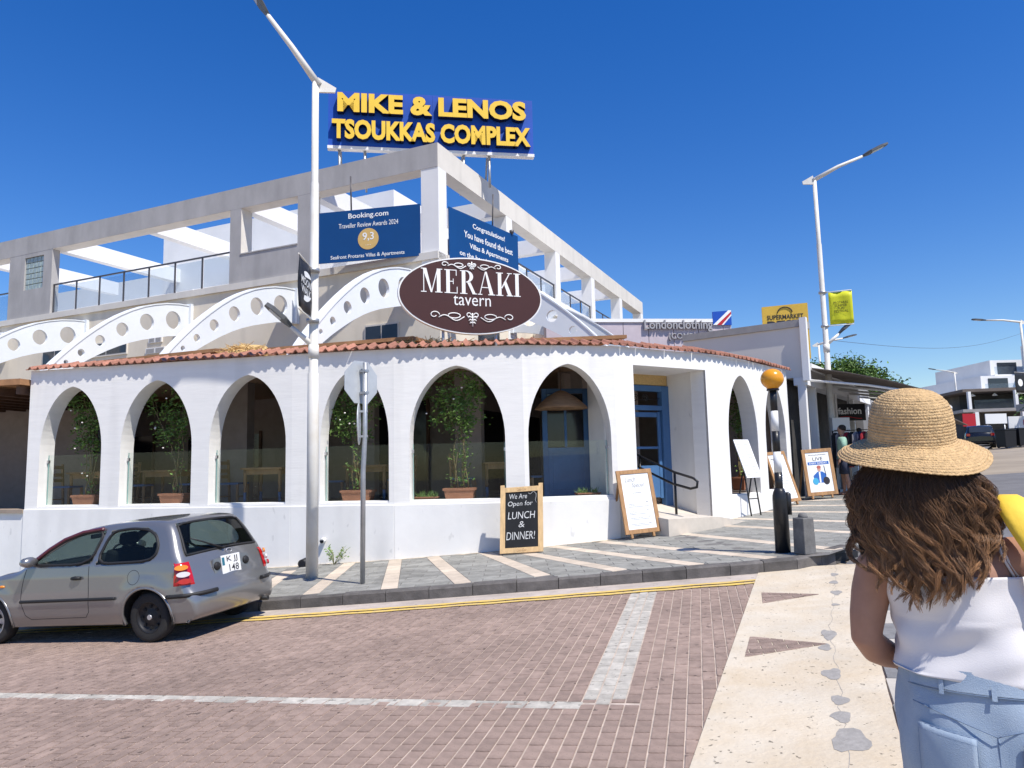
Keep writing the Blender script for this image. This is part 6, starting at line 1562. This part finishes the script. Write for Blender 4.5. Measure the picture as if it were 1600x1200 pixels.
def lower(o):
    for ch in o.children:
        if ch.name.split('.')[0] in ('wheel', 'wheel_well', 'underbody'): continue
        if ch.type == 'MESH':
            for v_ in ch.data.vertices:
                if v_.co.z > .5: v_.co.z = .5+(v_.co.z-.5)*.93
        lower(ch)
lower(car)
# ================================================================== PEOPLE
m_skin = mat('tanned_skin', (.37, .20, .135), .55, var=.10, scale=14, spec=.35, bump=.03, bscale=150)
m_cami = mat('white_camisole', (.68, .65, .64), .8, var=.03, scale=6, bump=.08, bscale=300)
m_jean = mat('light_blue_denim', (.36, .43, .51), .9, var=.22, scale=7, bump=.25, bscale=420, col2=(.25, .33, .43)); m_stitch = mat('denim_seam', (.17, .23, .33), .9)
m_hatm = mat('straw_hat', (.55, .37, .185), .8, var=.22, scale=60, bump=.5, bscale=170, stretch=(1, 1, 1))
m_hairm = mat('brown_hair', (1, 1, 1), .42, var=0, attr='tone', spec=.5); m_hairb = mat('dark_hair', (.018, .011, .008), .6)
def sell(cx, cy, z, hw, hd, n=40, e=2.3):
    o = []
    for k in range(n):
        a = 2*pi*k/n; c, s = cos(a), sin(a); o.append(Vector((cx+hw*abs(c)**(2/e)*(1 if c >= 0 else -1), cy+hd*abs(s)**(2/e)*(1 if s >= 0 else -1), z)))
    return o
def loft(mb, rings, cap=True):
    n = len(rings[0]); mb.grid(rings, close=True); b = len(mb.v)-len(rings)*n
    if cap:
        mb.f.append(tuple(b+k for k in range(n-1, -1, -1))); mb.c.append(None); mb.sm.append(True); e = b+(len(rings)-1)*n; mb.f.append(tuple(e+k for k in range(n))); mb.c.append(None); mb.sm.append(True)
def spline(keys, z):
    """smooth interpolation of (z, values...) rows"""
    ks = sorted(keys)
    if z <= ks[0][0]: return ks[0][1:]
    if z >= ks[-1][0]: return ks[-1][1:]
    for i in range(len(ks)-1):
        if ks[i][0] <= z <= ks[i+1][0]:
            p0, p1, p2, p3 = ks[max(0, i-1)], ks[i], ks[i+1], ks[min(len(ks)-1, i+2)]; h = p2[0]-p1[0]; t = (z-p1[0])/h; o = []
            for d in range(1, len(p1)):
                m1 = (p2[d]-p0[d])/max(1e-6, p2[0]-p0[0])*h; m2 = (p3[d]-p1[d])/max(1e-6, p3[0]-p1[0])*h
                o.append((2*t**3-3*t*t+1)*p1[d]+(t**3-2*t*t+t)*m1+(-2*t**3+3*t*t)*p2[d]+(t**3-t*t)*m2)
            return tuple(o)
def remesh(o, vox, sm=6):
    md = o.modifiers.new('r', 'REMESH'); md.mode = 'VOXEL'; md.voxel_size = vox; md.use_smooth_shade = True
    m2 = o.modifiers.new('c', 'SMOOTH'); m2.iterations = sm; m2.factor = .5
WX, WY = 1.192, 1.93
wg = rz(WX, WY)+.012
wm = thing('person', 'woman seen from behind in a straw hat, white camisole and light blue jeans', 'person', (WX, WY, wg), world=True)
wm.rotation_euler = (0, 0, radians(-31)); wm.scale = (.87, 1, 1)
TK = [(.62, .0, .02, .215, .15), (.72, 0, .01, .228, .158), (.82, .0, .0, .240, .165), (.92, -.002, .0, .242, .160), (1.0, -.006, .005, .232, .145), (1.06, -.014, .01, .218, .132), (1.12, -.026, .012, .202, .122), (1.2, -.048, .012, .184, .116), (1.285, -.072, .008, .174, .112), (1.325, -.082, .008, .176, .102), (1.36, -.090, .012, .160, .086), (1.39, -.102, .018, .112, .070), (1.415, -.115, .02, .070, .060), (1.45, -.128, .02, .054, .055), (1.50, -.138, .022, .052, .056)]
def tring(z, g=0., e=2.3, n=40): cx, cy, hw, hd = spline(TK, z); return sell(WX+cx, WY+cy, z, hw+g, hd+g, n, e)
def backy(x, z, g=0.):
    cx, cy, hw, hd = spline(TK, z); u = min(.995, abs(x-cx)/(hw+g)); return WY+cy-(hd+g)*(1-u**2.3)**(1/2.3)
mb = MB(); loft(mb, [tring(.62+.88*k/44) for k in range(45)])
mb.lathe([(.012, -.125), (.05, -.115), (.072, -.07), (.082, 0), (.080, .05), (.06, .095), (.02, .115)], (WX-.150, WY+.03, 1.595), 24, sy=1.2)
for s in (-1, 1): mb.lathe([(.004, -.02), (.014, -.016), (.02, 0), (.014, .022), (.003, .03)], (WX-.150+s*.083, WY+.03, 1.585), 8, sx=.6)
mb.lathe([(.003, 0), (.016, .008), (.012, .03), (.003, .055)], (WX-.15, WY+.128, 1.565), 8)                     # nose
def V(x, y, z): return Vector((WX+x, WY+y, z))
la = [V(-.19, .01, 1.335), V(-.245, .005, 1.338), V(-.28, 0, 1.30), V(-.302, -.005, 1.24), V(-.315, -.012, 1.18), V(-.322, -.015, 1.125), V(-.305, .02, 1.09), V(-.278, .06, 1.068), V(-.25, .10, 1.05), V(-.232, .125, 1.04)]
mb.tube(la, [.06, .066, .063, .057, .052, .046, .044, .039, .031, .028], 16)
ra = [V(.04, .01, 1.335), V(.10, .005, 1.338), V(.135, 0, 1.30), V(.165, 0, 1.22), V(.185, .0, 1.12), V(.21, .04, 1.03), V(.23, .10, .93), V(.235, .13, .87)]
mb.tube(ra, [.06, .066, .062, .054, .048, .042, .034, .028], 16)
# hands
for base, d in ((V(-.228, .13, 1.036), Vector((.30, .55, -.55)).normalized()), (V(.236, .135, .86), Vector((0.05, .25, -1)).normalized())):
    sd = d.cross(Vector((1, 0, .2))).normalized()
    mb.tube([base-d*.02, base+d*.03, base+d*.075], [.026, .036, .034], 12, flat=.6)
    for k, L in enumerate((.062, .072, .068, .052)):
        p = base+d*.07+sd*(-.027+.018*k); q = p+d*L*.5; e = q+(d+Vector((.35, -.1, 0)))*L*.4; mb.tube([p, q, e], [.0095, .009, .0075], 8)
    p = base+d*.02+sd*-.03; mb.tube([p, p+d*.03-sd*.02, p+d*.065-sd*.018], [.011, .010, .008], 8)
# legs in one with the body
for s in (-1, 1): mb.tube([V(s*.10, .02, .66), V(s*.115, .02, .5), V(s*.11, .03 if s > 0 else .10, .3+wg), V(s*.11, .04 if s > 0 else .0, .06+wg)], [.09, .085, .06, .045], 16)
body = mb.build('body', m_skin, wm); remesh(body, .007, 8)
# camisole with soft folds
rows = []
for k in range(40):
    z = 1.062+.246*k/39; r = tring(z, .015+.010*max(0, (1.14-z)/.1), n=96)
    cx, cy, hw, hd = spline(TK, z); o = []
    for j, p in enumerate(r):
        a = 2*pi*j/96; f = .004*sin(5*a+18*z)+.003*sin(9*a-40*z+1)+.0045*sin(70*z+3.1*sin(a*2))*(1 if z < 1.2 else .5)
        d = Vector((p.x-WX-cx, p.y-WY-cy, 0)).normalized(); o.append(p+d*f+Vector((0, 0, (.010*sin(a*2+.6) if k in (0,) else 0))))
    rows.append(o)
mb = MB(); mb.grid(rows, close=True); cam_ = mb.build('camisole', m_cami, wm); md = cam_.modifiers.new('s', 'SOLIDIFY'); md.thickness = .003
for pts in ([(-.175, 1.306), (-.195, 1.33), (-.205, 1.375)], [(-.160, 1.306), (-.185, 1.34), (-.200, 1.375)], [(.075, 1.306), (.058, 1.34), (.045, 1.375)], [(.085, 1.306), (.066, 1.34), (.052, 1.375)]):
    MB().tube([(WX+x, backy(x, min(z, 1.35), .006), z) for x, z in pts]+[(WX+pts[-1][0], WY+.03, pts[-1][1]+.012)], .0038, 6).build('strap', m_cami, wm)
# jeans
rows = []
for k in range(34):
    z = .66+.430*k/33; r = tring(z, .011, n=80); cx, cy, hw, hd = spline(TK, z); o = []
    for j, p in enumerate(r):
        a = 2*pi*j/80; f = .003*sin(7*a+30*z)+.0025*sin(11*a-22*z)
        cl = math.exp(-((p.x-WX-cx)/.028)**2)*(.009 if p.y < WY else 0)*min(1, max(0, (1.0-z)/.12))
        d = Vector((p.x-WX-cx, p.y-WY-cy, 0)).normalized(); o.append(p+d*(f-cl))
    rows.append(o)
mb = MB(); mb.grid(rows, close=True)
for s in (-1, 1): mb.tube([V(s*.11, .01, .68), V(s*.115, .02, .5), V(s*.11, .04 if s > 0 else .10, .3+wg), V(s*.11, .05 if s > 0 else .0, .10+wg)], [.135, .105, .085, .08], 24)
je = mb.build('jeans', m_jean, wm)
def jb(x, z, g=.016): return (WX+x, backy(x, z, g), z)
MB().grid([[jb(x, z+.0, .0185) for x in [-.205+.4*k/40 for k in range(41)]] for z in (1.04, 1.055, 1.075, 1.086)]).build('waistband', m_jean, je)
MB().tube([jb(-.21+.40*k/30, 1.037+.0*k, .018) for k in range(31)], .0012, 5).build('waist_seam', m_stitch, je)
MB().tube([jb(-.20+.20*k/20, .998-.045*(k/20)**1.2, .014) for k in range(21)]+[jb(.0+.19*k/20, .953+.045*(k/20)**.8, .014) for k in range(21)], .0014, 5).build('yoke_seam', m_stitch, je)
MB().tube([jb(.0, .953-.26*k/14, .004) for k in range(15)], .0016, 5).build('centre_seam', m_stitch, je)
for x in (-.125, .0, .13):
    MB().grid([[jb(x+dx, z, .023) for dx in (-.006, .006)] for z in (1.03, 1.05, 1.062)]).build('belt_loop', m_jean, je)
for x0, x1 in ((-.19, -.05), (.055, .19)):
    def pp(u, v): return (x0+(x1-x0)*u, .945-.15*v-(.012*(1-abs(2*u-1)) if v > .9 else 0)+(.012*(1-u if x0 < 0 else u)))
    pk = MB().grid([[jb(*pp(u/10, v/10), .0175) for u in range(11)] for v in range(11)]).build('back_pocket', m_jean, je); md = pk.modifiers.new('s', 'SOLIDIFY'); md.thickness = .003
    ed = [(0, v/8) for v in range(9)]+[(u/8, 1) for u in range(1, 9)]+[(1, 1-v/8) for v in range(1, 9)]
    MB().tube([jb(*pp(u, v), .0195) for u, v in ed], .0013, 5).build('pocket_stitch', m_stitch, pk); MB().tube([jb(*pp(u/8, .10), .0195) for u in range(9)], .0012, 5).build('pocket_stitch', m_stitch, pk)
    MB().tube([jb(*pp(u/8, .0), .0195) for u in range(9)], .0013, 5).build('pocket_stitch', m_stitch, pk)
MB().tube([V(-.236, .119, 1.042)+Vector((.031*cos(a), .012*sin(a), .029*sin(a))) for a in [2*pi*k/20 for k in range(21)]], .004, 6, cap=False).build('wrist_band', m_black, wm)
for s in (-1, 1):
    mb = MB(); mb.lathe([(.04, 0), (.048, .02), (.045, .06), (.03, .085)], (WX+s*.11, WY+(.09 if s > 0 else .04), wg), 16, sx=.9, sy=2.4); mb.build('shoe', mat('white_shoe', (.7, .69, .66), .6), wm)
# hat
Mh = Matrix.Rotation(radians(3.4), 3, 'Y') @ Matrix.Rotation(radians(11), 3, 'X')
hp = [(.0005, .137), (.03, .136), (.055, .130), (.075, .119), (.090, .102), (.099, .080), (.1035, .055), (.106, .025), (.108, .004), (.113, -.004), (.135, -.014), (.16, -.026), (.178, -.037), (.192, -.049)]
rowp = []
for i in range(len(hp)-1):
    (r0, z0), (r1, z1) = hp[i], hp[i+1]; L = sqrt((r1-r0)**2+(z1-z0)**2); n = max(2, int(L/.0016))
    for k in range(n): t = k/n; rowp.append((r0+(r1-r0)*t, z0+(z1-z0)*t))
rowp.append(hp[-1]); acc = 0; out = []; rgh = random.Random(6)
for i, (r, z) in enumerate(rowp):
    if i: acc += sqrt((r-rowp[i-1][0])**2+(z-rowp[i-1][1])**2)
    a = rowp[max(0, i-1)]; b = rowp[min(len(rowp)-1, i+1)]; tx, tz = b[0]-a[0], b[1]-a[1]; L = sqrt(tx*tx+tz*tz) or 1
    ph = (acc/.0078) % 1; bump = .0024*(sin(pi*ph)**.6); out.append((r+tz/-L*-bump*-1 if False else r-tz/L*bump, z+tx/L*bump, int(acc/.0078)))
rows = []; N = 150
HC = V(-.156, .02, 1.648)
for (r, z, ri) in out:
    row = []
    for k in range(N):
        t = 2*pi*k/N; wv = .0007*sin(k*2*pi/N*75+ri*1.7)+.0012*sin(t*3+ri)*(.3 if r < .11 else 1); rr2 = max(.0004, r+wv*.5)
        sag = .010*sin(2*t+.7)*max(0, (r-.11)/.09)+.006*sin(3*t)*max(0, (r-.11)/.09)
        row.append(HC+Mh @ Vector((rr2*1.10*cos(t), rr2*.97*sin(t), z+wv+sag)))
    rows.append(row)
mb = MB(); mb.grid(rows, close=True); hat = mb.build('straw_hat', m_hatm, wm, label='wide brimmed woven straw hat'); md = hat.modifiers.new('s', 'SOLIDIFY'); md.thickness = .003; md.offset = -1
# hair
rg = random.Random(12)
KX = [(0, -.150, .105), (.2, -.148, .150), (.42, -.148, .176), (.62, -.146, .186), (.82, -.143, .176), (1.0, -.140, .152)]
def hairpt(f, t, zt, zb):
    z = zt+(zb-zt)*t; c, w = spline(KX, t); x = c+w*f
    # hang over the back: at least clear of the back surface
    hy = WY+.03-(.125+.015*t)*max(0, 1-f*f*.85)**.5
    by = backy(max(-.22, min(.09, x)), min(1.36, z), .022) if z < 1.40 else hy
    tt = min(1, max(0, (t-.25)/.3)); return Vector((WX+x, min(hy, by)*tt+hy*(1-tt), z))
cap = MB(); rows = []
for j in range(14):
    t = j/13*.74; rows.append([hairpt(-.93+1.86*k/24., t, 1.59, 1.26)+Vector((0, .012, 0)) for k in range(25)])
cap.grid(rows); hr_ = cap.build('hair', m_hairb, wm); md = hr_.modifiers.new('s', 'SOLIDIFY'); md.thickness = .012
st = MB()
NL = 170
for l in range(NL):
    f0 = -1.02+2.04*((l*0.618034) % 1.0); edge = abs(f0)**1.6
    zb = 1.245+.085*edge+rg.uniform(-.025, .10)*(1.0 if l % 2 else 1.5); zb = min(zb, 1.45)
    ph = rg.uniform(0, 6.28); amp = rg.uniform(.008, .019); fr = rg.uniform(1.2, 2.3); hl = rg.random()**.6; lift = rg.uniform(-.004, .020); R_ = rg.uniform(.008, .019); lean = rg.uniform(-.02, .02); n = 20
    cen = []
    for k in range(n+1):
        t = k/n; p = hairpt(max(-1.05, min(1.05, f0)), t, 1.595, zb); a = 1.35*amp*min(1, t*1.6)*(.35+t)
        w = ph+fr*2*pi*t; cen.append(p+Vector((a*sin(w)+lean*t*t, -.008-lift*t-a*.2*(1+cos(w)), 0)))
    curl_ = rg.uniform(-1, 1)*.018; twist = rg.uniform(-1.3, 1.3)
    for k in range(n+1):
        t = k/n
        if t > .75: cen[k].x += curl_*((t-.75)/.25)**2; cen[k].z += abs(curl_)*.5*((t-.75)/.25)**2
    for s_ in range(50):
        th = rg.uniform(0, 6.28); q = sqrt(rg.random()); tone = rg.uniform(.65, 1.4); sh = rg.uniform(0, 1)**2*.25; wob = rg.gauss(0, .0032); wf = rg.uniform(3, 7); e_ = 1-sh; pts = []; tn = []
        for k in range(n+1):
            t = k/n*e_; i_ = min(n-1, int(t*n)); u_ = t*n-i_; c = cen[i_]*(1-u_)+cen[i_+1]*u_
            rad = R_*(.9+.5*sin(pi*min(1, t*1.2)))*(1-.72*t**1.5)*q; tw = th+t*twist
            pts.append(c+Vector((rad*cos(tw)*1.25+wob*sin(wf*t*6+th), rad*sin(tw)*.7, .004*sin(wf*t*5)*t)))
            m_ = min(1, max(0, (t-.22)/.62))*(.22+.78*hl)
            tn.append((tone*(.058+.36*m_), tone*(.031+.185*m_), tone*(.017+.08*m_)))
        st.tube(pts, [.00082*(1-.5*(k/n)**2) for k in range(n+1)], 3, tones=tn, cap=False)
# a few loose flyaways on the left
for s_ in range(0):
    f = rg.choice([-1.05, -1.0, 1.0, -.95])+rg.uniform(-.1, .1); pts = []; z2 = rg.uniform(1.28, 1.42); o_ = rg.uniform(.0, .05)
    for k in range(15): t = k/14; p = hairpt(max(-1.1, min(1.1, f)), t, 1.585, z2); p.x += (-1 if f < 0 else 1)*o_*sin(t*2.6)+.006*sin(t*9+s_); pts.append(p)
    st.tube(pts, [.0007]*15, 3, tone=(.06, .033, .018), cap=False)
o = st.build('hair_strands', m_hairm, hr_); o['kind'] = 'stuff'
# yellow shoulder bag
bag = thing('shoulder_bag', 'bright yellow bag hung on the right shoulder of the woman in the straw hat', 'bag', (WX, WY, 1.2), world=True)
bag.rotation_euler = (0, 0, radians(-31)); bag.scale = (.87, 1, 1)
m_ybag = mat('yellow_bag', (.78, .52, .05), .7, var=.06, bump=.1, bscale=40)
rows = []
for k in range(22):
    t = k/21; a = pi*(.02+.96*t); x = .085+.11*(1-sin(a))**1.5; y = .02-.13*cos(a); z = 1.20+.30*sin(a)**.6; w = .028+.014*sin(a)
    rows.append([V(x-w, y, z-.006), V(x-w*.5, y, z+.003), V(x+w*.5, y, z+.003), V(x+w, y, z-.008)])
mb = MB(); mb.grid(rows); s_ = mb.build('strap', m_ybag, bag); md = s_.modifiers.new('s', 'SOLIDIFY'); md.thickness = .012
mb = MB(); loft(mb, [sell(WX+.20, WY+.06, z, hw, hd, 24, 3) for z, hw, hd in ((.98, .05, .12), (1.0, .07, .15), (1.2, .065, .16), (1.36, .045, .15), (1.38, .02, .13))]); mb.build('pouch', m_ybag, bag)
# ---------------- other people, smaller in the picture
def figure(label, x, y, face, H, top_c, low_c, skirt=False, hair_c=(.02, .014, .01), stride=.12, group=None, hat_c=None):
    b = gz(x, y); r = thing('person', label, 'person', (x, y, b), face, group=group); k = H/1.75
    mb = MB()
    TK2 = [(.82, .165, .11), (.92, .17, .115), (1.05, .15, .10), (1.2, .165, .11), (1.36, .19, .105), (1.43, .17, .085), (1.47, .09, .065), (1.50, .055, .055), (1.56, .05, .052)]
    loft(mb, [[p*k for p in sell(0, 0, z, *spline(TK2, z), 20)] for z in [.82+.74*j/18 for j in range(19)]])
    mb.lathe([(.01, -.12), (.06, -.10), (.078, 0), (.07, .07), (.02, .115)], Vector((0, .01, 1.645))*k, 16, sx=k, sy=1.2*k)
    for s in (-1, 1):
        hip = Vector((s*.09, 0, .88))*k; kn = Vector((s*.095, s*stride*.6, .48))*k; an = Vector((s*.095, s*stride-.02, .08))*k
        mb.tube([hip, kn, kn+(an-kn)*.35+Vector((0, -.02, 0)), an], [.085*k, .058*k, .056*k, .036*k], 10); mb.tube([an+Vector((0, -.05, -.04))*k, an+Vector((0, .06, -.045))*k, an+Vector((0, .17, -.055))*k], [.035*k, .04*k, .03*k], 8)
        sh_ = Vector((s*.175, 0, 1.40))*k; el = Vector((s*.235, -.02-s*stride*.3, 1.12))*k; wr = Vector((s*.22, .08-s*stride*.5, .90))*k
        mb.tube([sh_, el, wr, wr+Vector((0, .02, -.09))*k], [.055*k, .044*k, .030*k, .034*k], 10)
        for q in range(4): mb.tube([wr+Vector((s*(-.012+.008*q), .02+.01*q, -.08))*k, wr+Vector((s*(-.02+.008*q), .03+.01*q, -.16))*k], .009*k, 5)
    o = mb.build('body', m_skin, r); remesh(o, .016, 4)
    c = MB(); loft(c, [[p*k for p in sell(0, 0, z, *[v+.022+(.02 if z < 1.0 else 0) for v in spline(TK2, z)], 24)] for z in [.90+.56*j/12 for j in range(13)]], True)
    for s in (-1, 1): c.tube([Vector((s*.15, 0, 1.41))*k, Vector((s*.205, -.01-s*stride*.15, 1.27))*k, Vector((s*.232, -.02-s*stride*.25, 1.17))*k], [.072*k, .07*k, .066*k], 10)
    c.build('shirt', mat('cloth_%.2f_%.2f_%.2f' % top_c, top_c, .85, var=.12, scale=6, bump=.1, bscale=20), r)
    c = MB(); ml = mat('cloth_%.2f_%.2f_%.2f' % low_c, low_c, .85, var=.12, scale=6)
    if skirt: loft(c, [[p*k for p in sell(0, 0, z, w, d, 24, 2)] for z, w, d in ((.52, .25, .20), (.75, .22, .17), (.95, .18, .125))])
    else:
        for s in (-1, 1): c.tube([Vector((s*.085, 0, .90))*k, Vector((s*.092, s*stride*.3, .68))*k, Vector((s*.095, s*stride*.55, .52))*k], [.115*k, .10*k, .095*k], 12)
        loft(c, [[p*k for p in sell(0, 0, z, w, d, 20)] for z, w, d in ((.80, .18, .125), (.96, .165, .115))])
    c.build('skirt' if skirt else 'shorts', ml, r)
    c = MB(); c.lathe([(.07, -.02), (.088, .02), (.085, .07), (.05, .12), (.01, .13)] if not skirt else [(.06, -.22), (.095, -.12), (.092, .03), (.085, .08), (.05, .12), (.01, .13)], Vector((0, -.012, 1.645))*k, 16, sx=k, sy=1.15*k); c.build('hair', mat('hair_%.3f' % hair_c[0], hair_c, .6, var=.3), r)
    return r
figure('man in a pale green shirt and dark blue shorts standing by the clothes rail', 8.35, 18.75, radians(70), 1.74, (.26, .42, .33), (.03, .035, .06), stride=.05)
figure('pedestrian in a red skirt walking away along the pavement', 11.25, 24.0, radians(-32), 1.66, (.25, .03, .12), (.35, .03, .05), True, stride=.16)
figure('pedestrian with bare legs following the one in the red skirt', 12.1, 24.8, radians(-36), 1.68, (.55, .52, .48), (.40, .36, .32), False, stride=.18)
for i, (x, y, c) in enumerate(((15.2, 31.5, (.03, .03, .035)), (16.4, 33, (.05, .05, .07)), (17.6, 36, (.10, .05, .05)), (17.0, 31.0, (.3, .28, .26)))):
    figure('far pedestrian in %s clothes in the crowd down the street' % ('black', 'navy', 'maroon', 'pale grey')[i], x, y, radians(-30+40*i), 1.7, c, (.06, .06, .08), group='crowd down the street')
# far parked car across the street, simpler
fc = thing('parked_car', 'dark hatchback with red tail lights parked far across the street', 'car', (30.9, 49, rz(30.9, 49)), radians(60))
mb = MB(); rows = []
for x, zb_, zt_, w in ((-2.0, .45, .75, .72), (-1.95, .3, .95, .80), (-1.6, .25, 1.38, .82), (-.9, .25, 1.48, .83), (.2, .25, 1.46, .83), (.9, .25, 1.05, .83), (1.6, .25, .92, .82), (2.05, .3, .7, .74), (2.1, .4, .6, .68)):
    rows.append([(x, -w, zb_), (x, -w, (zb_+zt_)/2), (x, -w*.8, zt_-.03), (x, 0, zt_), (x, w*.8, zt_-.03), (x, w, (zb_+zt_)/2), (x, w, zb_)])
mb.grid(rows, close=True); mb.add(rows[0], [tuple(range(6, -1, -1))]); mb.build('body', mat('dark_car_paint', (.02, .022, .028), .25, .3, coat=.6), fc)
MB().add([(-1.93, -.6, 1.0), (-1.93, .6, 1.0), (-1.64, .56, 1.36), (-1.64, -.56, 1.36)], [(0, 1, 2, 3)]).build('rear_window', m_win, fc)
for s in (-1, 1):
    MB().box((-1.97, s*.66, .85), (.06, .2, .16)).build('tail_light', m_red, fc)
    for x in (-1.25, 1.3): MB().lathe([(.2, -.1), (.32, -.09), (.32, .09), (.2, .1)], (x, s*.74, .32), 20, M=Matrix.Rotation(radians(90), 3, 'X')).build('wheel', m_tyre, fc)
    MB().add([(-1.3, s*.79, 1.0), (.75, s*.79, 1.0), (.2, s*.71, 1.38), (-1.2, s*.71, 1.40)], [(0, 1, 2, 3)]).build('side_window', m_win, fc)
